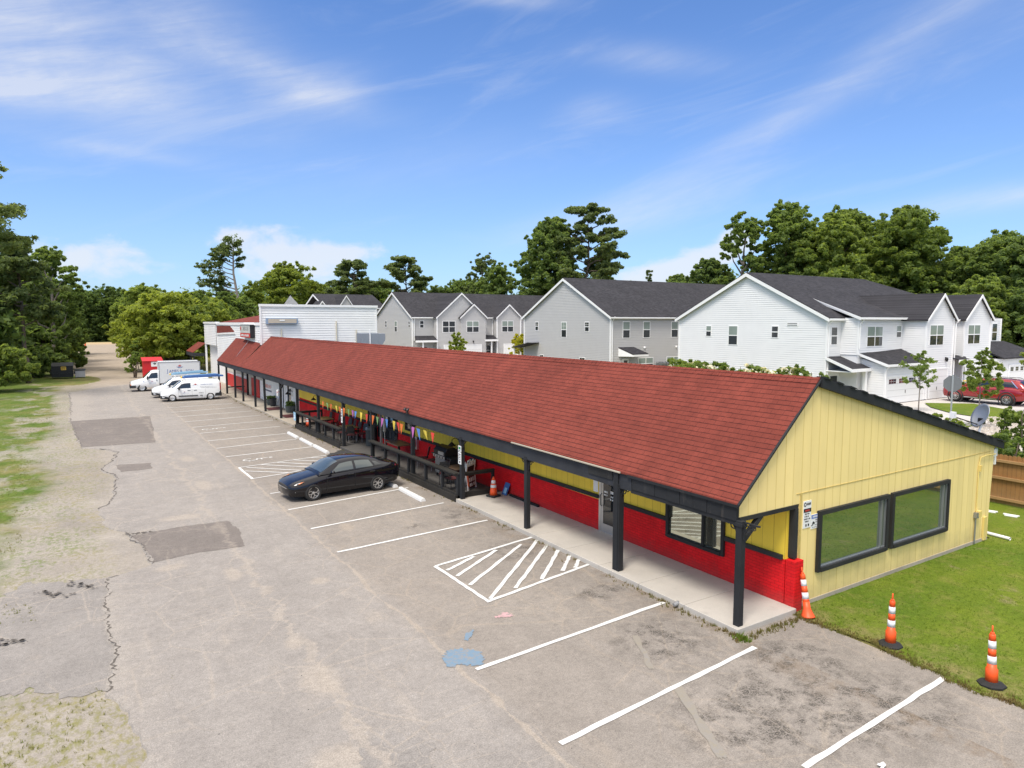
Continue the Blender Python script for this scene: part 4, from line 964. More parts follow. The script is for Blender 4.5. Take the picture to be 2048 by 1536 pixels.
# metal ducting on the rear slope of the shop
ru = thing('rooftop_unit', 'grey sheet-metal rooftop unit standing behind the red ridge before the white wall', 'roof unit', (18.6,50,4.0))
b = MB(); b.box(18.15,18.75,50,51.2,3.9,5.73); b.box(18.85,19.5,50,51.2,3.9,5.73); b.prism([(19.5,50,4.4),(20.05,50,5.2),(20.05,50,5.71),(19.5,50,5.71)],(0,1.2,0)); b.build('casing', simple('unit_grey', (.30,.32,.35), .5, .3), ru, bevel=.01)
b = MB(); b.box(18.76,18.84,49.95,50.05,3.9,6.0); b.build('mast', M['white_trim'], ru)

# ================================================================== TOWNHOUSES
def house_window(parent, axis, c, a0, a1, z0, z1, blind=False, double=False, lites=False):
    """white sash window; blind drawn in the upper half where the photo shows it"""
    w = MB(); fw = .09
    def bx(m, u0, u1, d0, d1, za, zb):
        if axis == 'x': m.box(c-d1, c-d0, u0, u1, za, zb)
        else: m.box(u0, u1, c-d1, c-d0, za, zb)
    bx(w, a0-.08, a1+.08, .0, .05, z0-.08, z1+.08); wo = w.build('window', M['white_trim'], parent)
    units = [(a0,a1)] if not double else [(a0,(a0+a1)/2-.06),((a0+a1)/2+.06,a1)]
    for u0, u1 in units:
        zm = (z0+z1)/2
        p = MB(); bx(p, u0, u1, .051, .058, z0, zm-.04); p.build('pane', M['house_glass'], wo)
        p = MB(); bx(p, u0, u1, .051, .058, zm+.04, z1); p.build('pane', M['blind_glass'] if blind else M['house_glass'], wo)
        f = MB(); bx(f, u0-.02, u1+.02, .052, .075, zm-.04, zm+.04)
        if lites:
            um = (u0+u1)/2; bx(f, um-.012, um+.012, .058, .068, zm+.04, z1); bx(f, u0, u1, .058, .067, (zm+z1)/2-.012, (zm+z1)/2+.012)
        f.build('frame', M['white_trim'], wo)
    return wo
def gable_roof_x(parent, name, x0, x1, yf, yr, yb, ze, zr, mat, over=.35, hip=0, th=.14, label=None):
    """roof with its ridge along x; front eave at y=yf, ridge yr, back eave yb"""
    mb = MB(); kf = (zr-ze)/(yr-yf); kb = (zr-ze)/(yb-yr)
    fo, bo = yf-over, yb+over; zf_, zb_ = ze-over*kf, ze-over*kb; xa = x0-.3
    xe = x1+(.3 if not hip else over); xr = x1+(.3 if not hip else -hip)
    mb.prism([(xa,fo,zf_),(xe,fo,zf_),(xr,yr,zr),(xa,yr,zr)], (0,0,th)); mb.prism([(xa,yr,zr),(xr,yr,zr),(xe,bo,zb_),(xa,bo,zb_)], (0,0,th))
    if hip: mb.prism([(xe,fo,zf_),(xe,bo,zb_),(xr,yr,zr)], (0,0,th))
    o = mb.build(name, mat, parent, label)
    t = MB()   # white rake boards and gutters
    for s, y_, z_ in ((1,fo,zf_),(1,bo,zb_)):
        t.prism([(xa-.03,y_,z_-.22),(xa-.03,y_,z_+.06),(xa-.03,yr,zr+.06),(xa-.03,yr,zr-.26)], (.06,0,0))
        if not hip: t.prism([(xe-.03,y_,z_-.22),(xe-.03,y_,z_+.06),(xe-.03,yr,zr+.06),(xe-.03,yr,zr-.26)], (.06,0,0))
    t.box(xa+.05,xe-.05,fo-.10,fo+.02,zf_-.10,zf_+.06); t.box(xa+.05,xe-.05,bo-.02,bo+.10,zb_-.10,zb_+.06)
    t.box(xa+.06,xe-.06,fo+.02,yf+.02,zf_-.13,zf_-.10); t.box(xa+.06,xe-.06,yb-.02,bo-.02,zb_-.13,zb_-.10)
    t.split('gutter', M['white_trim'], parent)
    return o
def cross_gable(parent, xa, xb, yf, yback, ze, zr, sid, over=.3):
    """front-facing gable: siding pediment, roof and rakes; the ridge runs back into the main roof"""
    xm = (xa+xb)/2; k = (zr-ze)/(xm-xa)
    mb = MB(); mb.prism([(xa-over,yf-.25,ze-over*k),(xm,yf-.25,zr),(xm,yback,zr),(xa-over,yback,ze-over*k)], (0,0,.13)); mb.prism([(xm,yf-.25,zr),(xb+over,yf-.25,ze-over*k),(xb+over,yback,ze-over*k),(xm,yback,zr)], (0,0,.13))
    mb.build('roof', M['dark_shingle'], parent)
    t = MB()
    for s, xx in ((-1,xa-over),(1,xb+over)): t.prism([(xx,yf-.29,ze-over*k-.12),(xx,yf-.29,ze-over*k+.10),(xm,yf-.29,zr+.10),(xm,yf-.29,zr-.18)], (0,.05,0))
    t.split('rake', M['white_trim'], parent)
def garage_door(parent, x0, x1, y, z0, z1, lites=True):
    d = MB().box(x0,x1,y-.03,y+.05,z0,z1).build('garage_door', M['white_door'], parent)
    f = MB()
    for i in range(1,4): f.box(x0,x1,y-.034,y-.029,z0+(z1-z0)*i/4-.012,z0+(z1-z0)*i/4+.012)
    f.build('panel_line', M['grey_siding'], d)
    f = MB(); f.box(x0-.12,x0,y-.05,y+.02,z0,z1+.12); f.box(x1,x1+.12,y-.05,y+.02,z0,z1+.12); f.box(x0,x1,y-.05,y+.02,z1,z1+.12); f.build('frame', M['white_trim'], d)
    if lites:
        n = 4; w = (x1-x0)/n
        for i in range(n):
            p = MB(); a = x0+i*w+.22; b = x0+(i+1)*w-.22
            for u in range(3):
                for v in range(2): p.box(a+(b-a)*u/3+.02,a+(b-a)*(u+1)/3-.02,y-.042,y-.03,z1-.5+v*.2,z1-.33+v*.2)
            p.build('pane', M['house_glass'], d)
    f = MB(); f.box((x0+x1)/2-.3,(x0+x1)/2-.22,y-.045,y-.03,z0+.75,z0+1.0); f.build('handle', M['black_metal'], d)
    return d
def wall_lantern(parent, x, y, z):
    l = MB(); l.box(x-.05,x+.05,y-.06,y,z-.1,z+.2); l.lathe([(.05,0),(.10,.05),(.12,.28),(.03,.38)], (x,y-.14,z-.2), 8); l.build('lantern', M['black_metal'], parent)

# ---- A: white house row on the right (gable end towards the shop, garages towards the camera side)
A = thing('townhouse', 'white clapboard townhouse row with garages, nearest on the right', 'house', (52, 33.5, 0), group='two-storey townhouses')
sid = MB(); trim = MB()
AX0, AX1 = 52.0, 81.6; AYF, AYR, AYB = 33.55, 41.6, 49.9; ZE, ZR = 6.95, 11.0
lap(sid, (AX0,AYF), (AX0,AYB), .0, ZE, (-1,0), .19, gable=((AYR-AYF)/(AYB-AYF), ZR-.05))
lap(sid, (AX0,AYF), (55.0,AYF), .0, ZE, (0,-1), .19)
lap(sid, (53.95,32), (53.95,33.55), 3.9, ZE, (-1,0), .19); lap(sid, (53.95,32), (61.0,32), 3.9, ZE, (0,-1), .19)
lap(sid, (60.6,30.02), (60.6,32), 3.0, ZE, (-1,0), .19); lap(sid, (60.6,30), (65.15,30), 2.55, ZE, (0,-1), .19, gable=(.5,8.95)); lap(sid, (60.6,30.02), (61.3,30.02), 0, 2.6, (0,-1), .19)
lap(sid, (64.5,29.99), (65.15,29.99), 0, 2.55, (0,-1), .19); lap(sid, (65.15,32.2), (67.15,32.2), 0, ZE, (0,-1), .19); lap(sid, (67.15,30.02), (67.15,32.2), 0, ZE, (-1,0), .19)
lap(sid, (67.15,30), (72.1,30), 2.55, ZE, (0,-1), .19, gable=(.5,8.95)); lap(sid, (72.1,32), (76,32), 0, ZE, (0,-1), .19); lap(sid, (76,33), (AX1,33), 0, ZE, (0,-1), .19); lap(sid, (76,32), (76,33), 0, ZE, (-1,0), .19)
sid.box(AX0+.03,AX1,AYF+.03,AYB,-.1,ZE-.1); sid.box(53.98,66,32.03,34,-.05,ZE-.1); sid.box(60.63,65.1,30.03,33,-.05,ZE-.1); sid.box(67.18,72.05,30.03,33,-.05,ZE-.1); sid.box(72.1,76,32.03,34,-.05,ZE-.1); sid.box(76.03,AX1,33.03,34,-.05,ZE-.1)
lap(sid, (54.6,30.02), (54.6,33.5), 0, 3.05, (-1,0), .19); sid.prism([(54.58,30.02,3.05),(54.58,33.5,3.05),(54.58,33.5,4.0)], (.04,0,0)); lap(sid, (54.6,30.0), (61.2,30.0), 2.15, 3.1, (0,-1), .19); sid.box(54.63,61.2,30.03,32.5,-.05,3.05)
sid.build('wall', M['white_siding'], A)
for x, y, z0, z1 in ((AX0-.01,AYF-.01,0,ZE),(AX0-.01,AYB,0,ZE),(53.94,31.99,3.9,ZE),(60.59,29.99,0,ZE),(65.16,29.99,0,ZE),(67.14,29.99,0,ZE),(72.11,29.99,0,ZE),(54.59,29.99,0,3.1),(75.99,31.99,0,ZE),(AX1,32.99,0,ZE)): trim.box(x-.07,x+.07,y-.07,y+.07,z0,z1)
trim.split('corner_board', M['white_trim'], A)
gable_roof_x(A, 'roof', AX0, AX1, AYF, AYR, AYB, ZE+.05, ZR, M['dark_shingle'], hip=11)
mb = MB(); k = (ZR-ZE)/(AYR-AYF); mb.prism([(53.6,31.6,ZE-.1),(66,31.6,ZE-.1),(66,34.6,ZE+.72),(54.6,36.6,ZE+1.62)], (0,0,.14)); mb.build('roof', M['dark_shingle'], A)
mb = MB(); mb.prism([(53.55,31.6,ZE-.22),(53.55,31.6,ZE+.02),(54.5,36.6,ZE+1.70),(54.5,36.4,ZE+1.4)], (.05,0,0)); mb.box(53.5,60.5,31.5,31.62,ZE-.14,ZE+.03); mb.split('rake', M['white_trim'], A)
cross_gable(A, 60.6, 65.15, 30, 38, ZE, 8.95, None); cross_gable(A, 67.15, 72.1, 30, 38, ZE, 9.0, None)
mb = MB(); mb.prism([(54.2,29.6,3.10),(61.9,29.6,3.10),(60.5,32.2,4.25),(58.6,32.2,4.32),(51.4,33.5,4.38),(54.2,33.5,4.2)][:0] or [(54.25,29.65,3.12),(60.6,29.65,3.12),(60.6,32.0,4.15),(54.25,33.5,4.42)], (0,0,.12)); mb.build('garage_roof', M['dark_shingle'], A)
mb = MB(); mb.prism([(54.22,29.62,3.0),(54.22,29.62,3.22),(54.22,33.5,4.52),(54.22,33.5,4.30)], (.05,0,0)); mb.box(54.2,60.6,29.55,29.66,3.02,3.2); mb.split('rake', M['white_trim'], A)
# porch between
mb = MB(); mb.prism([(51.9,31.2,2.75),(54.55,31.2,2.75),(54.55,33.5,3.62),(51.9,33.5,3.62)], (0,0,.12)); mb.split('porch_roof', M['dark_shingle'], A)
mb = MB(); mb.box(51.85,54.6,31.1,31.22,2.60,2.84); mb.prism([(51.86,31.2,2.62),(51.86,31.2,2.86),(51.86,33.5,3.74),(51.86,33.5,3.50)],(.05,0,0)); mb.box(52.0,54.5,31.25,33.5,2.55,2.62); mb.split('rake', M['white_trim'], A)
MB().box(54.05,54.30,31.3,31.55,0,2.62).build('porch_column', M['white_trim'], A)
MB().box(52.7,53.6,33.49,33.56,.05,2.1).build('door', M['dark_door'], A)
mb = MB(); mb.prism([(65.2,29.4,3.2),(67.1,29.4,3.2),(67.1,32.1,3.9),(65.2,32.1,3.9)], (0,0,.12)); mb.split('porch_roof', M['dark_shingle'], A); mb = MB(); mb.box(65.2,67.1,29.3,29.42,3.0,3.28); mb.split('rake', M['white_trim'], A)
garage_door(A, 54.85, 60.9, 29.97, 0, 2.1); garage_door(A, 61.5, 64.4, 29.97, 0, 2.5, False); garage_door(A, 67.7, 71.6, 29.97, 0, 2.5)
for x in (65.0,67.3): wall_lantern(A, x-.15 if x > 66 else 64.0, 29.97, 3.35)
mb = MB(); mb.prism([(73.3,29.2,3.1),(82.5,29.2,3.1),(82.5,33,4.5),(74.5,33,4.5)], (0,0,.12)); mb.build('garage_roof', M['dark_shingle'], A); mb = MB(); mb.box(73.6,82.3,29.5,33,-.05,3.1); mb.build('wall', M['white_siding'], A); garage_door(A, 75.2, 79.5, 29.46, 0, 2.4)
for a0,a1,z0,z1,b in ((45.75,46.3,5.25,6.2,True),(42.6,43.55,4.5,6.2,True),(38.2,38.8,5.25,6.2,False),(36.3,37.25,6.3,6.5,False)): house_window(A, 'x', AX0, a0, a1, z0, z1, b)
house_window(A, 'x', AX0, 34.7, 35.6, .9, 2.3, True)
house_window(A, 'y', AYF, 52.6, 53.35, 4.75, 6.15, False)
house_window(A, 'y', 32.0, 55.2, 57.4, 4.6, 6.2, True, True); house_window(A, 'y', 32.0, 59.65, 60.3, 5.3, 6.25, True)
house_window(A, 'y', 30.0, 61.2, 63.35, 4.65, 6.3, True, True); house_window(A, 'y', 30.0, 67.85, 70.0, 4.65, 6.3, True, True); house_window(A, 'y', 33.0, 79.7, 80.7, 4.7, 6.4, False)
mb = MB()
for x, y, z0, z1 in ((AX0+.12,AYF-.12,.1,6.7),(53.9,31.85,4.4,6.7),(65.3,29.85,.1,6.7),(75.9,31.9,.1,6.7),(54.5,29.9,.1,3.0)):
    mb.tube([(x,y-.3,z1+.1),(x,y,z1-.25),(x,y,z0)], .05, 6)
mb.split('downpipe', M['white_trim'], A)

# ---- B: grey row, its back towards the white one
B = thing('townhouse', 'grey clapboard townhouse row with rear doors, between the white row and the shop ridge', 'house', (52.3, 61, 0), group='two-storey townhouses')
BX0, BX1 = 52.3, 90.; BYF, BYR, BYB = 61.0, 70.0, 79.2; ZB, ZBR = 7.25, 12.05
sid = MB(); lap(sid, (BX0,BYF), (BX0,BYB), 0, ZB, (-1,0), .2, gable=(.495,ZBR-.05)); lap(sid, (BX0,BYF), (BX1,BYF), 0, ZB, (0,-1), .2); sid.box(BX0+.03,BX1,BYF+.03,BYB,-.1,ZB-.1); sid.build('wall', M['grey_siding'], B)
gable_roof_x(B, 'roof', BX0, BX1, BYF, BYR, BYB, ZB+.05, ZBR, M['dark_shingle'])
mb = MB(); mb.box(BX0-.09,BX0+.08,BYF-.09,BYF+.08,0,ZB); mb.tube([(BX0+.3,BYF-.4,7.2),(BX0+.2,BYF-.1,6.7),(BX0+.2,BYF-.1,0)], .06, 6); mb.box(BX0-.09,BX0+.08,BYB-.08,BYB+.09,0,ZB); mb.split('corner_board', M['white_trim'], B)
for a0,a1,z0,z1,b in ((75.85,76.45,5.5,6.57,False),(69.55,70.5,4.7,6.55,True),(65.0,65.7,5.5,6.55,False),(65.75,66.7,1.2,2.2,False),(74.6,75.3,1.2,2.2,False)): house_window(B, 'x', BX0, a0, a1, z0, z1, b, lites=True)
for a0,a1,b in ((54.2,55.2,True),(57.45,58.45,True),(62.15,63.2,True)): house_window(B, 'y', BYF, a0, a1, 4.75, 6.6, b)
house_window(B, 'y', BYF, 56.75, 59.05, .9, 2.25, True, True); house_window(B, 'y', BYF, 61.45, 63.8, .9, 2.25, True, True)
dB = MB().box(54.1,55.15,60.94,61.02,-.1,2.25).build('door', M['white_door'], B); MB().box(54.35,54.9,60.93,60.94,1.0,2.05).build('pane', M['house_glass'], dB)
mb = MB(); mb.prism([(53.5,60.98,3.55),(55.9,60.98,3.55),(57.0,59.6,2.78),(54.6,59.6,2.78)][::-1], (0,0,.1)); mb.build('awning_roof', M['dark_shingle'], B)
mb = MB(); mb.prism([(53.5,60.98,2.55),(53.5,60.98,3.5),(54.6,59.62,2.72),(54.6,59.62,2.55)], (.05,0,0)); mb.box(54.6,57.0,59.55,59.65,2.55,2.76); mb.split('awning_trim', M['white_trim'], B)
mb = MB()
for x in (57.65,63.0): mb.lathe([(.14,0),(.14,.1),(.02,.16)], n=10, M=face_mx((x,60.98,3.5),(1,0,0),(0,0,1)))
mb.split('vent_hood', M['white_trim'], B)
mb = MB(); mb.box(50.4,52.3,76.0,79.5,-.2,.1); mb.prism([(50.4,75.6,3.75),(52.3,75.6,3.75),(52.3,79.6,3.05),(50.4,79.6,3.05)], (0,0,.12)); mb.split('porch_roof', M['dark_shingle'], B); MB().box(50.5,50.7,79.2,79.4,-.3,3.0).build('porch_column', M['white_trim'], B)
for i, x in enumerate((59.7,60.75)):
    u = thing('air_conditioner', ('grey heat pump unit nearer the awning at the back of the grey row','grey heat pump unit farther from the awning at the back of the grey row')[i], 'heat pump', (x,60.2,-.3), group='heat pumps behind the grey row', world=False)
    b = MB(); b.box(-.42,.42,-.42,.42,0,2.0); b.build('casing', M['grey_metal'], u, bevel=.03); b = MB(); b.lathe([(.30,2.0),(.33,2.0),(.33,2.03),(.30,2.03)], n=16, closed=True); b.lathe([(.05,2.0),(.12,2.02),(.05,2.04)], n=10)
    for k in range(6): b.bar((0,0,2.02),(.31*math.cos(k*1.047),.31*math.sin(k*1.047),2.02),.02,.01)
    b.build('fan_grille', M['black_metal'], u); b = MB()
    for k in range(12): b.box(-.36,.36,-.435,-.42,.15+k*.14,.20+k*.14)
    b.build('louvre', M['black_metal'], u)

# ---- C: grey row across the street with two front gables
Cc = thing('townhouse', 'grey clapboard townhouse row with front gables across the street, behind the parapet block', 'house', (45.24, 100, -.3), group='two-storey townhouses')
CX0, CX1 = 45.24, 84.; CYF, CYR, CYB = 101.3, 108.9, 117.0; ZC, ZCR = 7.45, 11.55
sid = MB(); lap(sid, (CX0,CYF), (CX0,CYB), -.3, ZC, (-1,0), .2, gable=(.485,ZCR-.05)); lap(sid, (CX0,CYF), (CX1,CYF), -.3, ZC, (0,-1), .2)
for xa, xb, za in ((49.03,57.91,11.3),(60.38,65.17,9.55),(70,78,11.3)):
    lap(sid, (xa,100), (xb,100), -.3, ZC, (0,-1), .2, gable=(.5,za-.05)); lap(sid, (xa,100.02), (xa,CYF), -.3, ZC, (-1,0), .2); sid.box(xa+.03,xb,100.03,103,-.3,ZC-.1)
sid.box(CX0+.03,CX1,CYF+.03,CYB,-.4,ZC-.1); sid.build('wall', M['grey_siding'], Cc)
gable_roof_x(Cc, 'roof', CX0, CX1, CYF, CYR, CYB, ZC+.05, ZCR, M['dark_shingle'])
cross_gable(Cc, 49.03, 57.91, 100, 108, ZC, 11.3, None); cross_gable(Cc, 60.38, 65.17, 100, 105, ZC, 9.55, None); cross_gable(Cc, 70, 78, 100, 108, ZC, 11.3, None)
lap_ = MB(); lap(lap_, (53.2,99.6), (57.9,99.6), -.3, ZC, (0,-1), .2, gable=(.5,9.5)); lap_.box(53.23,57.87,99.63,100,-.3,ZC-.05); lap_.build('bay', M['grey_siding'], Cc); cross_gable(Cc, 53.2, 57.9, 99.6, 101.5, ZC, 9.5, None)
mb = MB()
for x, y in ((CX0-.01,CYF-.01),(49.02,99.99),(57.92,99.99),(60.37,99.99),(65.18,99.99)): mb.box(x-.09,x+.09,y-.09,y+.09,-.3,ZC)
mb.tube([(45.6,101.0,7.4),(45.5,101.15,6.8),(45.5,101.15,3.6)], .08, 6); mb.tube([(60.2,100.9,7.4),(60.2,101.2,6.8),(60.2,101.2,0)], .08, 6); mb.split('downpipe', M['white_trim'], Cc)
for a0,a1,z0,z1,b in ((112.0,112.65,5.75,6.75,False),(107.5,108.4,5.0,6.7,True),(102.15,102.65,5.75,6.7,False)): house_window(Cc, 'x', CX0, a0, a1, z0, z1, b)
house_window(Cc, 'y', CYF, 46.6, 47.2, 5.7, 6.75); house_window(Cc, 'y', 100, 50.05, 52.25, 4.95, 6.7, False, True); house_window(Cc, 'y', 99.6, 54.3, 56.5, 4.95, 6.7, True, True); house_window(Cc, 'y', CYF, 58.2, 58.9, 5.7, 6.7); house_window(Cc, 'y', 100, 61.4, 63.6, 4.95, 6.75, True, True); house_window(Cc, 'y', CYF, 65.6, 66.2, 5.8, 6.8)
for x0, x1 in ((45.2,48.95),(57.95,60.35),(65.2,68.5)):
    mb = MB(); mb.prism([(x0-.2,99.6,3.55),(x1,99.6,3.55),(x1,101.2,4.25),(x0+.4,101.2,4.25)], (0,0,.12)); mb.split('porch_roof', M['dark_shingle'], Cc)
    mb = MB(); mb.box(x0-.2,x1,99.5,99.6,3.35,3.66); mb.box(x0+1.1,x0+1.3,99.7,99.9,-.3,3.4); mb.split('porch_column', M['white_trim'], Cc); MB().box(x0+1.6,x0+2.5,101.2,101.27,-.3,2.5).build('door', M['dark_door'], Cc)
house_window(Cc, 'y', CYF, 59.0, 59.7, .9, 2.6)
garage_door(Cc, 50.3, 52.8, 99.97, -.3, 2.75, False); garage_door(Cc, 54.0, 57.0, 99.57, -.3, 2.75, False); garage_door(Cc, 61.8, 64.6, 99.97, -.3, 2.75, False)
wall_lantern(Cc, 51.2, 99.97, 3.35); wall_lantern(Cc, 55.45, 99.57, 3.35)
sheet_rows('street', [(80,41,95),(99,41,95)], M['concrete_white'], .03)
# ---- D, E: more roofs far behind the parapet
D = thing('townhouse', 'distant grey townhouse row showing only its roof and small gables over the white parapet', 'house', (36, 125, -.3), group='two-storey townhouses')
sid = MB(); lap(sid, (34,125), (34,139), -.3, 9.3, (-1,0), .2, gable=(.5,11.6)); lap(sid, (34,125), (50,125), -.3, 9.3, (0,-1), .2); 
for xa, xb, za in ((40.7,43.5,11.4),(36.7,38.5,10.3)): lap(sid, (xa,124), (xb,124), -.3, 9.3 if za > 11 else 9.2, (0,-1), .2, gable=(.5,za))
sid.box(34.05,50,125.05,139,-.3,9.2); sid.build('wall', M['grey_siding'], D); gable_roof_x(D, 'roof', 38.6, 50, 125, 132, 139, 9.35, 11.9, M['dark_shingle']); cross_gable(D, 40.7, 43.5, 124, 131, 9.35, 11.45, None); cross_gable(D, 36.7, 38.5, 124, 128, 9.2, 10.35, None)
E_ = thing('townhouse', 'far white gabled house peeping out left of the white parapet', 'house', (37, 180, -.3), group='two-storey townhouses')
sid = MB(); lap(sid, (35.2,180), (39.5,180), -.3, 9.4, (0,-1), .2, gable=(.65,11.1)); lap(sid, (35.2,180), (35.2,190), -.3, 9.4, (-1,0), .2); sid.box(35.25,50,180.1,190,-.3,9.3); sid.build('wall', M['white_siding'], E_); cross_gable(E_, 35.2, 40.5, 180, 190, 9.4, 11.3, None); gable_roof_x(E_, 'roof', 33, 36, 183, 188, 193, 9.4, 11, M['dark_shingle'])

# ================================================================== VEHICLES
def cat(st, x):
    """Catmull-Rom through stations (tuples starting with x)"""
    n = len(st)
    for i in range(n-1):
        if st[i][0] <= x <= st[i+1][0]: break
    p0, p1, p2, p3 = st[max(i-1,0)], st[i], st[i+1], st[min(i+2,n-1)]
    h = p2[0]-p1[0]; t = (x-p1[0])/h; out = [x]
    for k in range(1, len(p1)):
        m1 = (p2[k]-p0[k])/max(p2[0]-p0[0],1e-6)*h; m2 = (p3[k]-p1[k])/max(p3[0]-p1[0],1e-6)*h
        out.append((2*t**3-3*t*t+1)*p1[k]+(t**3-2*t*t+t)*m1+(-2*t**3+3*t*t)*p2[k]+(t**3-t*t)*m2)
    return out
def low_ring(s):
    x, z0, w0, zm, wm, zs, ws, zt = s
    return [(0,z0),(w0*.7,z0),(w0,z0+.02),(w0+(wm-w0)*.75,z0+(zm-z0)*.45),(wm,zm),(wm-(wm-ws)*.25,zm+(zs-zm)*.6),(ws+.012,zs-.02),(ws-.03,zs+.012),(ws*.62,zs+(zt-zs)*.72),(ws*.3,zs+(zt-zs)*.95),(0,zt)]
def cab_ring(s):
    x, zb, wb, zr, wr, zc = s
    return [(wb,zb),(wb+(wr-wb)*.45+.012,zb+(zr-zb)*.5),(wr+.02,zr-.03*min(1,(zr-zb)*4)),(wr-.05,zr+(zc-zr)*.45),(wr*.55,zr+(zc-zr)*.9),(0,zc)]
def loft(st, ring, n):
    x0, x1 = st[0][0], st[-1][0]; mb = MB(); mb.smooth = True; m = None
    xs = [x0+(x1-x0)*(i/n) for i in range(n+1)]
    vs = []; 
    for x in xs:
        h = ring(cat(st, x)); full = [(x, y, z) for y, z in h] + [(x, -y, z) for y, z in h[-2:0 if ring is low_ring else None:-1]]
        m = len(full); vs += full
    fs = []
    for i in range(n):
        for k in range(m if ring is low_ring else m-1):
            fs.append((i*m+k, i*m+(k+1)%m, (i+1)*m+(k+1)%m, (i+1)*m+k))
    fs.append(tuple(range(m))[::-1]); fs.append(tuple(n*m+k for k in range(m)))
    mb.add(vs, fs); return mb
def patch(st, x0, x1, v0, v1, side, off=.008, nu=10, nv=5, x0b=None, x1b=None):
    """glass lying on the cabin surface; side +1/-1: flank (v along belt->rail), 0: across the top (v from rail to rail)"""
    def pt(x, v):
        h = cab_ring(cat(st, x))
        if side: pts = [(side*y, z) for y, z in h[:3]]
        else: pts = [(y, z) for y, z in h[2:]] + [(-y, z) for y, z in h[-2:1:-1]]
        L_ = [math.hypot(b[0]-a[0], b[1]-a[1]) for a, b in zip(pts, pts[1:])]; d = v*sum(L_)
        for a, b, l in zip(pts, pts[1:], L_):
            if d <= l+1e-9: t = d/max(l,1e-9); return Vector((x, a[0]+(b[0]-a[0])*t, a[1]+(b[1]-a[1])*t))
            d -= l
        return Vector((x, pts[-1][0], pts[-1][1]))
    mb = MB(); mb.smooth = True; P = []
    for j in range(nv+1):
        v = v0+(v1-v0)*j/nv; a = x0+((x0b if x0b is not None else x0)-x0)*j/nv; b = x1+((x1b if x1b is not None else x1)-x1)*j/nv
        P.append([pt(a+(b-a)*i/nu, v) for i in range(nu+1)])
    vs = []
    for j in range(nv+1):
        for i in range(nu+1):
            du = P[j][min(i+1,nu)]-P[j][max(i-1,0)]; dv = P[min(j+1,nv)][i]-P[max(j-1,0)][i]; n = du.cross(dv)
            n = n.normalized() if n.length > 1e-9 else Vector((0,0,1))
            c = P[j][i]-Vector((P[j][i].x, 0, .6))
            if n.dot(c) < 0: n = -n
            vs.append(P[j][i]+n*off)
    w = nu+1; mb.add(vs, [(j*w+i, j*w+i+1, (j+1)*w+i+1, (j+1)*w+i) for j in range(nv) for i in range(nu)])
    return mb
def wheel(root, x, y, r, w, rim='alloy', rimmat=None):
    s = 1 if y > 0 else -1; Mx = Matrix.Translation((x,y,r)) @ Matrix.Rotation(-s*math.pi/2, 4, 'X')
    t = MB(); t.smooth = True
    t.lathe([(r*.62,-w/2),(r*.93,-w/2),(r,-w*.36),(r,w*.36),(r*.93,w/2),(r*.66,w/2),(r*.62,w*.3)], n=28, M=Mx)
    wo = t.build('wheel', M['black_rubber'], root)
    d = MB(); d.lathe([(.02,w*.14),(r*.64,w*.14),(r*.64,w*.20),(.02,w*.20)], n=24, M=Mx); d.build('brake_disc', M['black_metal'], wo)
    f = MB(); f.lathe([(r*.60,w*.2),(r*.665,w*.2),(r*.68,w*.47),(r*.61,w*.45)], n=28, M=Mx, closed=True); f.lathe([(.02,w*.30),(r*.16,w*.30),(r*.14,w*.40),(.02,w*.42)], n=12, M=Mx)
    if rim == 'alloy':
        for k in range(5):
            a = k*2*math.pi/5
            def q(rr, da, h): return Mx @ Vector((rr*math.cos(a+da), rr*math.sin(a+da), h))
            for e in (-1,1):
                f.prism([q(r*.12,e*.55,w*.38),q(r*.38,e*.16,w*.40),q(r*.64,e*.50,w*.42),q(r*.64,e*.34,w*.42),q(r*.40,e*.02,w*.40),q(r*.14,e*.1,w*.38)], (Mx.to_3x3() @ Vector((0,0,-w*.08))))
    elif rim == 'multi':
        for k in range(10):
            a = k*2*math.pi/10
            f.prism([Mx @ Vector((rr*math.cos(a+d_), rr*math.sin(a+d_), h)) for rr,d_,h in ((r*.13,-.2,w*.36),(r*.64,-.06,w*.42),(r*.64,.06,w*.42),(r*.13,.2,w*.36))], Mx.to_3x3() @ Vector((0,0,-w*.06)))
    else:
        f.lathe([(.02,w*.34),(r*.30,w*.36),(r*.40,w*.30),(r*.60,w*.40),(r*.60,w*.34),(.02,w*.26)], n=20, M=Mx)
        for k in range(9):
            a = k*2*math.pi/9
            f.prism([Mx @ Vector((rr*math.cos(a+d_), rr*math.sin(a+d_), h)) for rr,d_,h in ((r*.2,-.14,w*.40),(r*.58,-.09,w*.44),(r*.58,.09,w*.44),(r*.2,.14,w*.40))], Mx.to_3x3() @ Vector((0,0,-w*.04)))
    f.build('rim', rimmat or M['alu'], wo)
def cut_arches(o, spec):
    """wheel arches cut out of a body"""
    for x, r, zc in spec:
        c = MB(); c.lathe([(r,-1.3),(r,1.3)], n=32, M=Matrix.Translation((x,0,zc)) @ Matrix.Rotation(math.pi/2,4,'X')); co = c.build('cutter', M['black_rubber'])
        b = o.modifiers.new('b','BOOLEAN'); b.object = co; b.operation = 'DIFFERENCE'; b.solver = 'EXACT'
        bpy.context.view_layer.update(); dg = bpy.context.evaluated_depsgraph_get()
        me = bpy.data.meshes.new_from_object(o.evaluated_get(dg)); o.modifiers.clear(); old = o.data; o.data = me; bpy.data.meshes.remove(old); bpy.data.objects.remove(co)
    for p in o.data.polygons: p.use_smooth = True
    o.data.materials.clear()
    try:
        o.data.set_sharp_from_angle(angle=R(38))
    except Exception: pass
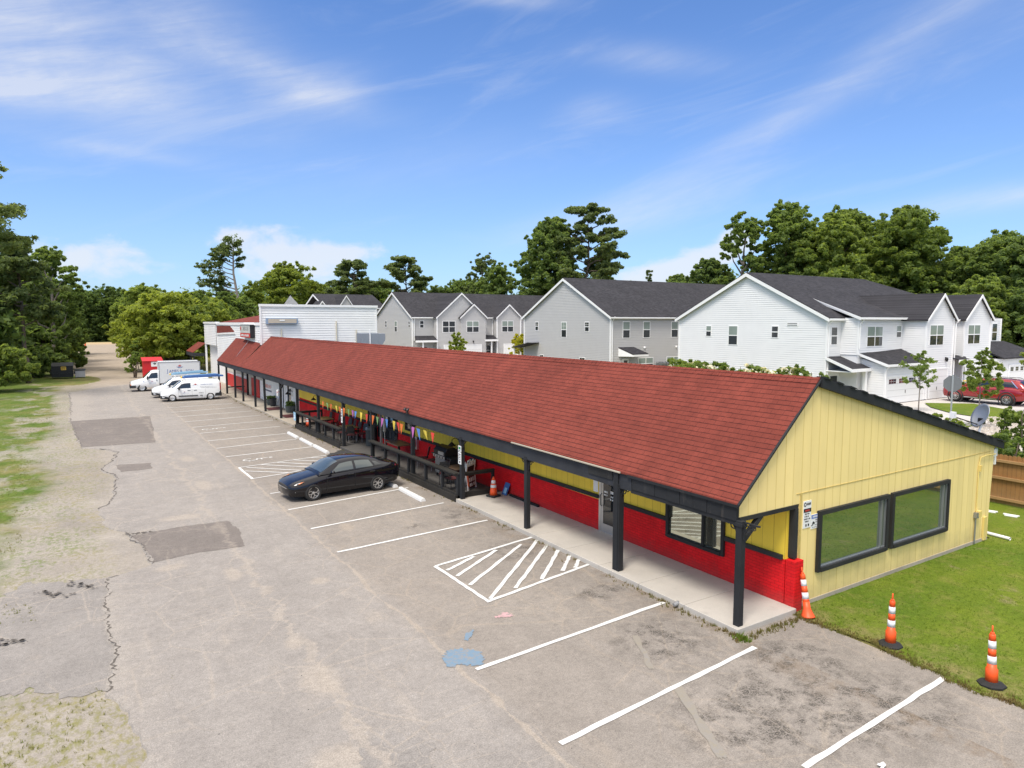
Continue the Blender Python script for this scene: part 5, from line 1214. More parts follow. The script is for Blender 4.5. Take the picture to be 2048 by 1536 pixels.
def solid_core(root, x0, x1, w, z0, z1, arches):
    c = MB(); xs = [x0]+[v for a, r in arches for v in (a-r, a+r)]+[x1]
    for a, b in zip(xs[::2], xs[1::2]): c.box(a,b,-w,w,z0,z1)
    return c
def make_car(root, low, cabin, paint, axles, r, ww, track, glass, rim, arch=1.14, clad=None, rimmat=None):
    b = loft(low, low_ring, 44).build('body', paint, root)
    cut_arches(b, [(a, r*arch, r*1.0) for a in axles]); b.data.materials.append(paint)
    c = loft(cabin, cab_ring, 40).build('cabin', paint, root)
    l = MB()
    for a in axles:
        for s in (-1,1): l.lathe([(.02,0),(r*arch*1.02,0),(r*arch*1.02,.02),(.02,.02)], n=24, M=Matrix.Translation((a,s*(track-ww*1.1),r)) @ Matrix.Rotation(math.pi/2,4,'X'))
    l.box(axles[0]-.3,axles[1]+.3,-track*.7,track*.7,low[4][1]-.02,low[4][1]+.2)
    l.build('underbody', M['black_rubber'], root)
    for a in axles:
        for s in (-1,1): wheel(root, a, s*track, r, ww, rim, rimmat)
    return b, c
# ---- the black saloon
def saloon(name, label, paint, loc, rz, group=None, glass='sedan_glass'):
    root = thing(name, label, 'car', loc, rz, group, world=False)
    low = [(0,.24,.50,.46,.62,.60,.56,.64),(.06,.22,.62,.47,.73,.64,.66,.68),(.22,.20,.72,.50,.83,.71,.74,.76),(.55,.19,.80,.53,.89,.79,.79,.85),(.95,.19,.82,.56,.90,.86,.81,.93),(1.35,.19,.82,.57,.90,.91,.82,.985),(2.0,.19,.82,.58,.90,.945,.83,.98),(3.0,.19,.82,.60,.90,.985,.825,1.01),(3.6,.20,.82,.62,.90,1.01,.80,1.03),(4.1,.23,.80,.64,.89,1.03,.76,1.065),(4.45,.28,.74,.66,.86,1.03,.70,1.05),(4.60,.34,.66,.68,.78,.97,.62,.99),(4.64,.42,.58,.68,.70,.90,.56,.91)]
    cabn = [(1.12,.93,.78,.935,.76,.955),(1.42,.945,.81,1.06,.72,1.115),(1.85,.96,.825,1.27,.63,1.345),(2.25,.97,.83,1.35,.585,1.425),(2.75,.985,.83,1.365,.57,1.44),(3.2,.995,.82,1.33,.56,1.415),(3.6,1.01,.80,1.235,.555,1.325),(3.95,1.025,.77,1.12,.59,1.185),(4.25,1.035,.73,1.05,.64,1.075),(4.34,1.035,.72,1.04,.66,1.05)]
    b, c = make_car(root, low, cabn, paint, (.88,3.58), .325, .21, .80, glass, 'alloy')
    G = M[glass]
    patch(cabn, 1.26, 1.98, .06, .94, 0).build('windscreen', G, root); patch(cabn, 3.42, 4.06, .12, .88, 0).build('rear_window', M['car_glass'], root)
    for s in (-1,1):
        patch(cabn, 1.52, 2.56, .10, .90, s, x0b=2.02).build('side_window', G, root); patch(cabn, 2.66, 3.42, .10, .90, s, x1b=3.30).build('side_window', G, root); patch(cabn, 3.50, 3.82, .14, .78, s, x1b=3.58, x0b=3.42).build('side_window', M['car_glass'], root)
        mb = MB(); mb.smooth = True; mb.lathe([(.02,-.07),(.075,-.05),(.085,0),(.07,.06),(.02,.08)], n=10, M=Matrix.Translation((1.62,s*.99,1.03)) @ Matrix.Diagonal((1.0,1.35,.85,1))); mb.bar((1.62,s*.84,1.0),(1.62,s*.95,1.01),.06,.03); mb.build('wing_mirror', paint, root)
        for x in (2.42,3.34): mb = MB(); mb.box(x-.11,x+.11,s*.885-.025,s*.885+.025,.83,.86); mb.build('door_handle', M['black_plastic'], root)
        mb = MB()
        for x in (1.42,2.61): mb.box(x-.005,x+.005,s*.904-.006,s*.904+.006,.32,.90)
        mb.build('door_seam', M['ink_black'], root)
        h = MB(); h.smooth = True
        h.prism([(.055,s*.50,.60),(.10,s*.66,.585),(.40,s*.835,.72),(.52,s*.83,.77),(.28,s*.72,.715),(.11,s*.56,.665)], (-.012,s*.020,.012)); h.build('headlight', M['lamp_clear'], root)
        h = MB(); h.prism([(.30,s*.815,.695),(.40,s*.842,.72),(.54,s*.835,.78),(.42,s*.80,.755)], (-.004,s*.014,.008)); h.build('indicator', M['lamp_amber'], root)
        h = MB(); h.prism([(4.40,s*.80,.84),(4.60,s*.64,.80),(4.61,s*.62,.92),(4.42,s*.76,.98)], (.015,s*.02,.004)); h.build('tail_light', M['lamp_red'], root)
        h = MB(); h.prism([(.13,s*.70,.40),(.22,s*.79,.40),(.22,s*.79,.43),(.13,s*.70,.43)], (-.02,s*.02,0)); h.build('fog_lamp', M['lamp_clear'], root)
    g_ = MB(); g_.prism([(-.012,-.42,.53),(-.012,.42,.53),(-.004,.50,.61),(-.004,-.50,.61)], (.06,0,0)); g_.build('grille', M['black_plastic'], root)
    g_ = MB(); g_.box(-.02,0,-.44,.44,.505,.53); g_.build('grille_trim', M['chrome'], root)
    g_ = MB(); g_.prism([(.0,-.60,.25),(.0,.60,.25),(.02,.55,.40),(.02,-.55,.40)], (.05,0,0)); g_.build('air_intake', M['black_plastic'], root)
    return root
saloon('saloon_car', 'shiny black saloon car with five-spoke wheels parked backwards to the patio railing', M['black_paint'], (6.16,25.74,-.05), R(4.5)).scale = (.965,.98,.98)
# ---- small white vans
def emblem(parent, Mx, s):
    """rising red sun over blue waves"""
    m = MB(); pts = [Mx @ Vector((s*.30*math.cos(a),s*.30*math.sin(a),.004)) for a in [math.pi*i/10 for i in range(11)]]; m.poly(pts)
    for k in range(7):
        a = math.pi*(k+.5)/7; u = Vector((math.cos(a),math.sin(a),0)); w = Vector((-u.y,u.x,0))*.035*s
        m.poly([Mx @ (u*s*.36-w+Vector((0,0,.004))), Mx @ (u*s*.36+w+Vector((0,0,.004))), Mx @ (u*s*.52+Vector((0,0,.004)))])
    m.build('emblem', M['ink_red'], parent)
    m = MB()
    for k, (z, l) in enumerate(((-.08,.75),(-.20,.60),(-.31,.40))):
        n = 8; top = [Vector((s*(-l+2*l*i/n), s*(z+.05*math.sin(i*1.6+k)), .004)) for i in range(n+1)]
        for i in range(n): m.poly([Mx @ (top[i]-Vector((0,s*.06,0))), Mx @ (top[i+1]-Vector((0,s*.06,0))), Mx @ top[i+1], Mx @ top[i]])
    m.build('emblem', M['royal_blue'], parent)
def text_bars(parent, Mx, rows, mat):
    """lines of print too small to read"""
    m = MB(); r2 = random.Random(3)
    for y, x0, x1, h in rows:
        x = x0
        while x < x1:
            w = min(h*r2.uniform(.5,.9), x1-x)
            m.poly([Mx @ Vector((a,b,.004)) for a,b in ((x,y),(x+w,y),(x+w,y+h*r2.uniform(.7,1)),(x,y+h))]); x += w+h*(.22 if r2.random() < .8 else .7)
    return m.build('small_print', mat, parent)
text_bars(DOORPRINT, face_mx((WX-.008,15.36,1.3),(0,-1,0),(0,0,1)), [(.10,-.16,.18,.085),(-.02,-.14,.16,.05),(-.11,-.18,.16,.05)], M['sign_white']); text_bars(DOORPRINT, face_mx((WX-.008,15.74,1.38),(0,-1,0),(0,0,1)), [(.0,-.08,.09,.06),(-.09,-.08,.08,.05)], M['sign_white'])
text_bars(SIGNPRINT, face_mx((12.915,66.6,5.38),(0,-1,0),(0,0,1)), [(-.10,-1.7,1.7,.20)], M['sign_white'])
def van(label, loc, rz):
    root = thing('delivery_van', label, 'van', loc, rz, 'white service vans', world=False); P = M['white_paint_metal']
    low = [(0,.28,.52,.50,.64,.70,.58,.75),(.08,.24,.66,.52,.78,.76,.68,.83),(.25,.21,.76,.55,.87,.86,.75,.93),(.6,.20,.83,.58,.91,.97,.80,1.03),(.95,.20,.85,.60,.915,1.04,.84,1.10),(1.4,.20,.85,.62,.915,1.07,.87,1.10),(2.6,.20,.85,.62,.915,1.07,.88,1.10),(4.2,.20,.85,.62,.915,1.07,.88,1.10),(4.62,.24,.85,.63,.91,1.07,.87,1.10),(4.78,.32,.83,.65,.89,1.06,.86,1.09),(4.82,.40,.80,.66,.86,1.05,.84,1.07)]
    cabn = [(.78,1.02,.80,1.03,.78,1.06),(1.1,1.045,.84,1.24,.77,1.30),(1.45,1.06,.865,1.52,.75,1.60),(1.8,1.065,.87,1.68,.75,1.77),(2.2,1.065,.875,1.72,.76,1.82),(3.2,1.065,.88,1.735,.765,1.84),(4.3,1.065,.88,1.73,.765,1.835),(4.6,1.065,.87,1.70,.76,1.81),(4.76,1.06,.86,1.64,.75,1.74),(4.80,1.06,.85,1.58,.74,1.66)]
    make_car(root, low, cabn, P, (.88,3.94), .33, .21, .81, 'car_glass', 'cover')
    patch(cabn, .92, 1.66, .06, .94, 0).build('windscreen', M['car_glass'], root)
    for s in (-1,1):
        patch(cabn, 1.18, 2.36, .10, .80, s, x0b=1.62).build('side_window', M['car_glass'], root)
        mb = MB(); mb.box(1.40,2.92,s*.93-.02,s*.93+.02,.40,.49); mb.box(3.1,3.3,s*.92-.02,s*.92+.01,.42,.47); mb.build('side_moulding', M['black_plastic'], root)
        for x in (2.22,2.72): mb = MB(); mb.box(x-.12,x+.12,s*.905-.02,s*.905+.02,.90,.94); mb.build('door_handle', M['black_plastic'], root)
        h = MB(); h.prism([(.08,s*.62,.68),(.16,s*.72,.66),(.62,s*.855,.86),(.66,s*.85,.92),(.28,s*.76,.83)], (-.012,s*.02,.012)); h.build('headlight', M['lamp_clear'], root)
        h = MB(); h.box(4.74,4.83,s*.84-.05,s*.84+.05,.85,1.5); h.build('tail_light', M['lamp_red'], root)
        mb = MB(); mb.cbox((1.42,s*1.02,1.12),(.12,.2,.22)); mb.bar((1.45,s*.86,1.06),(1.42,s*.95,1.08),.05,.05); mb.build('wing_mirror', M['black_plastic'], root)
        mb = MB()
        for x in (1.36,2.46,3.55): mb.box(x-.004,x+.004,s*.917-.004,s*.917+.004,.35,1.04)
        mb.build('door_seam', M['ink_grey'], root)
    b = MB(); b.prism([(-.03,-.62,.26),(-.03,.62,.26),(-.02,.64,.52),(-.02,-.64,.52)], (.1,0,0))
    for s in (-1,1): b.prism([(-.02,s*.60,.26),(.12,s*.80,.24),(.55,s*.905,.24),(.50,s*.925,.44),(.15,s*.85,.52),(-.02,s*.64,.52)], (.02,s*.02,0))
    b.build('front_bumper', M['black_plastic'], root)
    b = MB(); b.box(4.70,4.88,-.88,.88,.32,.62)
    for s in (-1,1): b.prism([(4.30,s*.92,.35),(4.84,s*.88,.35),(4.84,s*.88,.95),(4.66,s*.91,.62),(4.36,s*.92,.60)], (0,s*.025,0))
    b.build('rear_bumper', M['black_plastic'], root)
    b = MB(); b.prism([(-.01,-.45,.60),(-.01,.45,.60),(.03,.52,.70),(.03,-.52,.70)], (.05,0,0)); b.build('grille', M['black_plastic'], root)
    mx = face_mx((2.75,-.845,1.40),(1,0,0),(0,-.08,1)); emblem(root, mx, .30)
    text_mesh('JAMES & SON', .155, 'lettering', simple('faded_blue', (.30,.36,.52), .5) if 'faded_blue' not in bpy.data.materials else bpy.data.materials['faded_blue'], root, face_mx((3.66,-.86,1.40),(1,0,0),(0,-.08,1)), sx=1.05)
    text_bars(root, face_mx((3.6,-.895,1.20),(1,0,0),(0,-.05,1)), [(0,-.5,.6,.03),(-.1,-.4,.9,.03)], M['ink_grey'])
    emblem(root, face_mx((1.85,-.925,.80),(1,0,0),(0,0,1)), .12); text_bars(root, face_mx((1.95,-.925,.68),(1,0,0),(0,0,1)), [(0,-.25,.25,.035)], bpy.data.materials['faded_blue'])
    text_bars(root, face_mx((3.05,-.93,.66),(1,0,0),(0,0,1)), [(0,-.05,.32,.055)], M['ink_grey'])
    for x in (1.95,3.05,4.35):
        rk = MB(); rk.bar((x,-.74,1.95),(x,.74,1.95),.05,.04); 
        for s in (-1,1): rk.bar((x,s*.70,1.74),(x,s*.70,1.95),.04,.04)
        rk.split('roof_rack', M['white_trim'], root)
    return root
def ladder(label, x0, y0, z0, l, rz, mat, tilt=0.0):
    root = thing('ladder', label, 'ladder', (x0,y0,z0), rz, 'blue ladders on the van roofs', world=False)
    r_ = MB()
    for s in (-1,1):
        r_.bar((0,s*.20,0),(l,s*.20,tilt),.045,.12)
        r_.bar((.25,s*.24,.09),(l-.4,s*.24,tilt+.12),.045,.11)
    r_.build('rail', M[mat], root); g_ = MB()
    for k in range(int(l/.3)): g_.tube([(.15+k*.3,-.2,tilt*(.15+k*.3)/l),(.15+k*.3,.2,tilt*(.15+k*.3)/l)], .018, 6)
    g_.build('rung', M['alu'], root); f = MB(); f.box(-.05,.05,-.26,.26,-.06,.06); f.build('foot', M['sign_yellow'], root)
    return root
ZV = -.33
van('white service van with a shop emblem, nearest of the two vans', (5.72,66.62,ZV), R(-2.5))
van('white service van mostly hidden behind the nearest van', (5.35,70.3,ZV), R(-2))
ladder('bright blue ladder on the roof of the nearest van', 7.4, 66.35, ZV+2.03, 3.45, R(-2), 'royal_blue', .06); ladder('light blue ladder lying beside another on the nearest van roof', 7.5, 66.95, ZV+2.03, 3.3, R(-2), 'light_blue', .06)
ladder('pale blue ladder on the roof of the hidden van', 6.9, 70.1, ZV+2.10, 3.2, R(-2), 'light_blue', .12)
# ---- box truck
tk = thing('box_truck', 'white box truck with blue lettering parked beyond the two vans', 'truck', (4.05,77.95,ZV), R(-2), world=False)
P = M['white_paint_metal']
low = [(0,.42,.70,.62,.82,.86,.74,.92),(.08,.40,.80,.64,.90,.90,.82,.98),(.3,.38,.86,.68,.95,.98,.86,1.06),(.8,.38,.90,.72,.99,1.10,.88,1.19),(1.3,.38,.92,.74,1.0,1.20,.92,1.30),(1.8,.38,.92,.75,1.0,1.22,.95,1.26),(2.4,.38,.92,.75,1.0,1.22,.95,1.26),(2.55,.40,.92,.75,1.0,1.22,.95,1.26)]
cabn = [(1.0,1.13,.86,1.14,.84,1.18),(1.3,1.18,.90,1.42,.84,1.48),(1.65,1.20,.94,1.78,.82,1.86),(1.95,1.21,.95,1.93,.82,2.03),(2.3,1.21,.95,1.96,.83,2.08),(2.55,1.21,.95,1.96,.83,2.08)]
b = loft(low, low_ring, 36).build('body', P, tk); cut_arches(b, [(1.0,.46,.40)]); b.data.materials.append(P); loft(cabn, cab_ring, 30).build('cabin', P, tk)
patch(cabn, 1.14, 1.80, .06, .94, 0).build('windscreen', M['car_glass'], tk)
for s in (-1,1):
    patch(cabn, 1.42, 2.42, .12, .88, s, x0b=1.85).build('side_window', M['car_glass'], tk)
    h = MB(); h.box(-.03,.12,s*.70-.14,s*.70+.14,.74,.90); h.build('headlight', M['lamp_clear'], tk); h = MB(); h.box(-.035,.20,s*.74-.15,s*.74+.15,.64,.74); h.build('indicator', M['lamp_amber'], tk)
    mb = MB(); mb.box(2.30,2.36,s*1.0-.02,s*1.0+.02,1.0,1.16); mb.build('door_handle', M['black_plastic'], tk); mb = MB(); mb.cbox((1.5,s*1.14,1.36),(.12,.22,.34)); mb.bar((1.55,s*.95,1.25),(1.5,s*1.08,1.28),.05,.05); mb.build('wing_mirror', M['black_plastic'], tk)
mb = MB(); mb.box(-.04,.02,-.55,.55,.66,.92); mb.build('grille', M['black_plastic'], tk)
mb = MB(); mb.prism([(-.08,-.92,.36),(.45,-1.02,.36),(.45,1.02,.36),(-.08,.92,.36)], (0,0,.26)); mb.build('front_bumper', M['black_plastic'], tk)
MB().box(2.58,6.3,-1.12,1.12,.78,2.88).build('cargo_box', M['white_box'], tk, bevel=.03)
mb = MB()
for z in (.74,2.86):
    for s in (-1,1): mb.box(2.54,6.34,s*1.13-.02,s*1.13+.02,z,z+.07)
for x in (2.55,6.33): 
    for s in (-1,1): mb.box(x-.03,x+.03,s*1.12-.03,s*1.12+.03,.76,2.92)
mb.build('box_frame', M['alu'], tk); MB().box(2.3,6.3,-.45,.45,.5,.76).build('chassis', M['black_metal'], tk)
for x in (1.0,): 
    for s in (-1,1): wheel(tk, x, s*.86, .385, .24, 'cover')
for s in (-1,1): wheel(tk, 4.9, s*.90, .385, .30, 'cover')
mb = MB()
for s in (-1,1): mb.lathe([(.02,0),(.45,0),(.45,.02),(.02,.02)], n=20, M=Matrix.Translation((1.0,s*.62,.4)) @ Matrix.Rotation(math.pi/2,4,'X'))
mb.build('wheel_arch', M['black_rubber'], tk)
mx = face_mx((4.45,-1.126,2.42),(1,0,0),(0,0,1)); emblem(tk, mx, .42)
text_mesh('J', .50, 'lettering', M['ink_blue'], tk, face_mx((3.33,-1.126,1.97),(1,0,0),(0,0,1)), sx=.92)
text_mesh('AMES & ', .40, 'lettering', M['ink_blue'], tk, face_mx((4.12,-1.126,1.94),(1,0,0),(0,0,1)), sx=.92)
text_mesh('SON', .40, 'lettering', M['ink_blue'], tk, face_mx((5.35,-1.126,1.94),(1,0,0),(0,0,1)), sx=.92)
text_bars(tk, face_mx((4.4,-1.126,1.62),(1,0,0),(0,0,1)), [(0,-.85,.85,.085)], M['sign_orange']); text_bars(tk, face_mx((4.4,-1.126,1.38),(1,0,0),(0,0,1)), [(0,-.7,.7,.07)], M['ink_grey'])
emblem(tk, face_mx((1.9,-1.004,.98),(1,0,0),(0,0,1)), .16); text_bars(tk, face_mx((1.95,-1.004,.80),(1,0,0),(0,0,1)), [(0,-.32,.32,.05),(-.09,-.3,.3,.03)], bpy.data.materials['faded_blue'])
text_bars(tk, face_mx((1.15,-1.0,1.04),(1,0,0),(0,0,1)), [(0,-.05,.05,.07),(-.1,-.03,.03,.05)], M['royal_blue'])
# ---- tall family cars by the houses
def suv(name, label, paint, loc, rz, sc=1.0, group=None, rack=True):
    root = thing(name, label, 'car', loc, rz, group, world=False); root.scale = (sc,sc,sc)
    low = [(0,.34,.56,.60,.70,.86,.64,.90),(.06,.30,.70,.62,.82,.92,.74,.96),(.3,.26,.82,.66,.93,.99,.82,1.04),(.9,.25,.86,.70,.985,1.06,.85,1.12),(1.5,.25,.87,.72,.99,1.10,.87,1.16),(2.4,.25,.87,.73,.99,1.12,.885,1.15),(3.6,.25,.87,.74,.985,1.14,.88,1.17),(4.3,.26,.86,.76,.98,1.15,.86,1.17),(4.85,.32,.82,.78,.94,1.12,.80,1.14),(5.05,.40,.72,.78,.86,1.06,.74,1.08),(5.1,.5,.66,.78,.80,1.0,.70,1.02)]
    cabn = [(1.30,1.10,.84,1.11,.82,1.14),(1.65,1.12,.87,1.30,.78,1.37),(2.1,1.13,.88,1.52,.72,1.61),(2.5,1.135,.88,1.61,.69,1.70),(3.2,1.14,.88,1.63,.68,1.73),(4.0,1.15,.87,1.60,.67,1.71),(4.5,1.15,.85,1.53,.67,1.65),(4.85,1.13,.82,1.34,.70,1.44),(5.0,1.11,.79,1.16,.72,1.20)]
    make_car(root, low, cabn, paint, (.95,4.07), .38, .25, .87, 'car_glass', 'multi', arch=1.16)
    patch(cabn, 1.45, 2.20, .06, .94, 0).build('windscreen', M['car_glass'], root); patch(cabn, 4.62, 4.93, .1, .9, 0).build('rear_window', M['car_glass'], root)
    for s in (-1,1):
        patch(cabn, 1.80, 4.62, .10, .88, s, nu=20, x0b=2.30, x1b=4.20).build('side_window', M['car_glass'], root)
        mb = MB(); mb.prism([(4.60,s*.865,1.15),(4.66,s*.86,1.16),(4.24,s*.735,1.60),(4.18,s*.74,1.60)], (0,s*.02,.005)); mb.box(1.10,1.45,s*.99-.01,s*.99+.01,.98,1.02); mb.build('chrome_trim', M['chrome'], root)
        mb = MB(); mb.smooth = True
        for a in (.95,4.07): mb.lathe([(.445,-.02),(.52,-.02),(.50,.03),(.445,.02)], n=28, M=Matrix.Translation((a,s*.965,.38)) @ Matrix.Rotation(-s*math.pi/2,4,'X'), closed=True)
        mb.build('arch_cladding', M['black_plastic'], root)
        mb = MB(); mb.box(1.45,3.55,s*.93-.03,s*.93+.03,.28,.40); mb.build('sill_cladding', M['black_plastic'], root); mb = MB(); mb.box(1.5,3.5,s*.965-.01,s*.965+.01,.33,.37); mb.build('sill_trim', M['chrome'], root)
        h = MB(); h.prism([(.04,s*.62,.86),(.14,s*.78,.85),(.52,s*.90,.97),(.30,s*.82,.97)], (-.012,s*.02,.01)); h.build('headlight', M['lamp_clear'], root); h = MB(); h.box(4.75,5.08,s*.83-.08,s*.83+.04,.98,1.06); h.build('tail_light', M['lamp_red'], root)
        mb = MB(); mb.cbox((1.98,s*1.02,1.20),(.16,.22,.15)); mb.build('wing_mirror', paint, root)
        for x in (2.85,3.85): mb = MB(); mb.box(x-.11,x+.11,s*.975-.02,s*.975+.02,1.0,1.03); mb.build('door_handle', paint, root)
        if rack: mb = MB(); mb.tube([(2.4,s*.62,1.68),(2.5,s*.62,1.75),(4.2,s*.61,1.75),(4.4,s*.60,1.68)], .02, 6); mb.build('roof_rail', M['black_plastic'], root)
    g_ = MB(); g_.box(-.02,.05,-.5,.5,.55,.85); g_.build('grille', M['black_plastic'], root)
    return root
suv('family_car', 'dark red tall family car on the driveway of the white row', M['red_paint'], (62.85,29.1,.02), R(-90), 1.2)
suv('family_car', 'white tall family car parked before the grey garages, just over the red ridge', M['white_car_paint'], (53.2,93.6,-.27), R(8), 1.0, 'cars parked before the grey row')
saloon('saloon_car', 'slate blue saloon car left of the white one, just over the red ridge', M['dark_car_paint'], (49.6,93.8,-.27), R(8), 'cars parked before the grey row', 'car_glass').scale = (1.15,1.15,1.3)
suv('family_car', 'black car beside the yellow-green tree, partly behind the ridge', M['black_paint'], (59.2,90.5,-.27), R(6), 1.0, 'cars parked before the grey row')

# ================================================================== PATIO AND SMALL THINGS
def railing(label, y0, y1, posts, ret_y, ret_x1, group='patio railings'):
    root = thing('patio_railing', label, 'railing', (11.5, y0, gz(y0)), group=group)
    G = lambda y: gz(y)+.13
    m = MB(); m.prism([(11.36,y0,G(y0)+.90),(11.36,y1,G(y1)+.90),(11.36,y1,G(y1)+.945),(11.36,y0,G(y0)+.945)], (.24,0,0)); m.prism([(11.46,y0,G(y0)+.80),(11.46,y1,G(y1)+.80),(11.46,y1,G(y1)+.90),(11.46,y0,G(y0)+.90)], (.05,0,0)); m.build('top_rail', M['rail_wood'], root)
    m = MB(); m.prism([(11.46,y0,G(y0)+.10),(11.46,y1,G(y1)+.10),(11.46,y1,G(y1)+.19),(11.46,y0,G(y0)+.19)], (.06,0,0)); m.prism([(11.39,y0,gz(y0)+.0),(11.39,y1,gz(y1)+.0),(11.39,y1,G(y1)+.11),(11.39,y0,G(y0)+.11)], (.05,0,0)); m.build('bottom_rail', M['rail_wood'], root)
    for y in posts: MB().box(11.45,11.55,y-.055,y+.055,G(y)-.02,G(y)+.82).build('baluster', M['black_wood'], root)
    z = G(ret_y); m = MB(); m.box(11.5,ret_x1,ret_y-.10,ret_y+.08,z+.90,z+.94); m.box(11.5,ret_x1,ret_y-.03,ret_y+.02,z+.80,z+.90); m.build('top_rail', M['rail_wood'], root)
    m = MB(); m.box(11.5,ret_x1,ret_y-.03,ret_y+.03,z+.10,z+.19); m.box(11.45,ret_x1,ret_y-.05,ret_y,z-.10,z+.11); m.build('bottom_rail', M['rail_wood'], root)
    for x in (11.52, (11.5+ret_x1)/2 if ret_y > 30 else ret_x1-.04, ret_x1-.05)[:3 if ret_y > 30 else 2]: MB().box(x-.05,x+.05,ret_y-.05,ret_y+.05,z-.02,z+.90).build('baluster', M['black_wood'], root)
    return root
railing('black wooden railing along the near half of the patio, behind the black car', 21.86, 30.75, (23.1,24.6,26.3,27.4,28.9,30.6), 21.88, 13.05)
railing('black wooden railing along the far half of the patio, past the opening', 35.1, 44.05, (36.4,37.9,39.6,41.0,42.6,43.9), 44.05, 13.2)
# wheel stops
M['stop_paint'] = simple('stop_paint', (.62,.615,.60), .7, var=.18, sc=7, bump=.2)
for i, (y0, y1, lb) in enumerate(((39.75,41.9,'white concrete wheel stop farthest from the camera of three in a row'),(36.75,39.15,'white concrete wheel stop in the middle of three in a row'),(34.1,36.45,'white concrete wheel stop nearest the hatched bay of three in a row'),(22.6,24.75,'white concrete wheel stop in the empty bay nearest the camera'),(25.2,27.4,'white concrete wheel stop behind the rear wheel of the black car'))):
    t = thing('wheel_stop', lb, 'wheel stop', (10.45,(y0+y1)/2,gz((y0+y1)/2)), 0, 'white wheel stops', world=False); h = (y1-y0)/2
    m = MB(); m.prism([(-.11,-h,0),(.11,-h,0),(.085,-h+.02,.09),(.05,-h+.03,.125),(-.05,-h+.03,.125),(-.085,-h+.02,.09)], (0,2*h-.03,0)); m.build('block', M['stop_paint'], t, bevel=.012)
    m = MB()
    for u in (-h*.6,h*.6): m.lathe([(.022,.12),(.022,.128),(.001,.13)], (0,u,0), 8)
    m.build('fixing_pin', M['grey_metal'], t)
# channelizer posts and cones
def channelizer(label, loc, base=True, tilt=(0,0)):
    root = thing('channelizer_post', label, 'traffic post', loc, 0, 'orange channelizer posts', world=False); root.rotation_euler = (R(tilt[0]),R(tilt[1]),.4)
    m = MB(); m.smooth = True; r = lambda z: .085-.035*z/1.0
    if not base: m.lathe([(.16,0),(.15,.02),(.115,.10),(r(.1),.2),(r(.35),.35)], n=20)
    else: m.lathe([(.102,.05),(.098,.30),(r(.3)+.005,.32),(r(.4),.40)], n=20)
    m.lathe([(r(.35),.35),(r(.4),.40)], n=20); m.lathe([(r(.54),.54),(r(.68),.68)], n=20); m.lathe([(r(.82),.82),(r(.92),.92),(.045,.94)], n=20)
    m.lathe([(.035,.93),(.035,.97),(.02,.98)], n=12)
    m.tube([(.03*math.cos(a)*1.0,0,1.03+.055*math.sin(a)) for a in [i*2*math.pi/14 for i in range(15)]], .014, 6)
    m.build('post', M['orange'], root)
    for z0, z1 in ((.40,.54),(.68,.82)):
        b = MB(); b.smooth = True; b.lathe([(r(z0)+.003,z0),(r(z1)+.003,z1)], n=20); b.build('reflective_band', M['reflect_white'], root)
    if base:
        b = MB(); b.lathe([(.23,0),(.23,.03),(.19,.05),(.13,.065),(.10,.085)], n=8); b.build('base', M['black_rubber'], root)
    return root
channelizer('orange and white channelizer post leaning on the yellow gable wall, without its base', (13.50,8.88,.0), False, (-11,10))
channelizer('orange and white channelizer post on a black base, between the other two', (13.72,7.16,.005))
channelizer('orange and white channelizer post on a black base, farthest right', (13.74,5.33,.005), True, (-2,3))
def cone(label, loc, h=.72):
    root = thing('traffic_cone', label, 'traffic cone', loc, .3, 'orange traffic cones', world=False); k = h/.72
    m = MB(); m.smooth = True; m.lathe([(.145*k,.04),(.108*k,.33*k)], n=20); m.lathe([(.095*k,.43*k),(.089*k,.48*k)], n=20); m.lathe([(.072*k,.60*k),(.03*k,.70*k),(.026*k,.72*k)], n=20); m.build('body', M['orange'], root)
    for a, b in ((.33,.43),(.48,.60)): q = MB(); q.smooth = True; q.lathe([((.147-(a-.04)*.137)*k+.002,a*k),((.147-(b-.04)*.137)*k+.002,b*k)], n=20); q.build('collar', M['reflect_white'], root)
    q = MB(); q.cbox((0,0,.03),(.40*k,.40*k,.06)); q.build('base', M['black_rubber'], root, bevel=.02)
cone('orange traffic cone with white collars beside the near patio corner', (12.74,21.38,.13), .74)
cone('orange traffic cone inside the far end of the patio', (12.0,43.2,-.06), .72)
# blue board by the cone
t = thing('blue_board', 'small blue board leaning on the red wall behind the cone', 'board', (13.2,21.4,.13)); m = MB(); m.prism([(13.18,21.2,.13),(13.18,21.52,.13),(13.36,21.52,.56),(13.36,21.2,.56)], (.02,0,0)); m.build('panel', M['royal_blue'], t); m = MB(); m.prism([(13.172,21.22,.2),(13.172,21.4,.2),(13.25,21.4,.4),(13.25,21.22,.4)], (.006,0,0)); m.build('label_patch', M['light_blue'], t)
t = thing('kick_board', 'black board lying along the foot of the red wall by the cone', 'board', (13.3,20.2,.13)); m = MB(); m.box(13.26,13.36,19.3,21.1,.13,.20); m.box(13.27,13.35,19.25,19.3,.13,.19); m.build('plank', M['black_wood'], t)
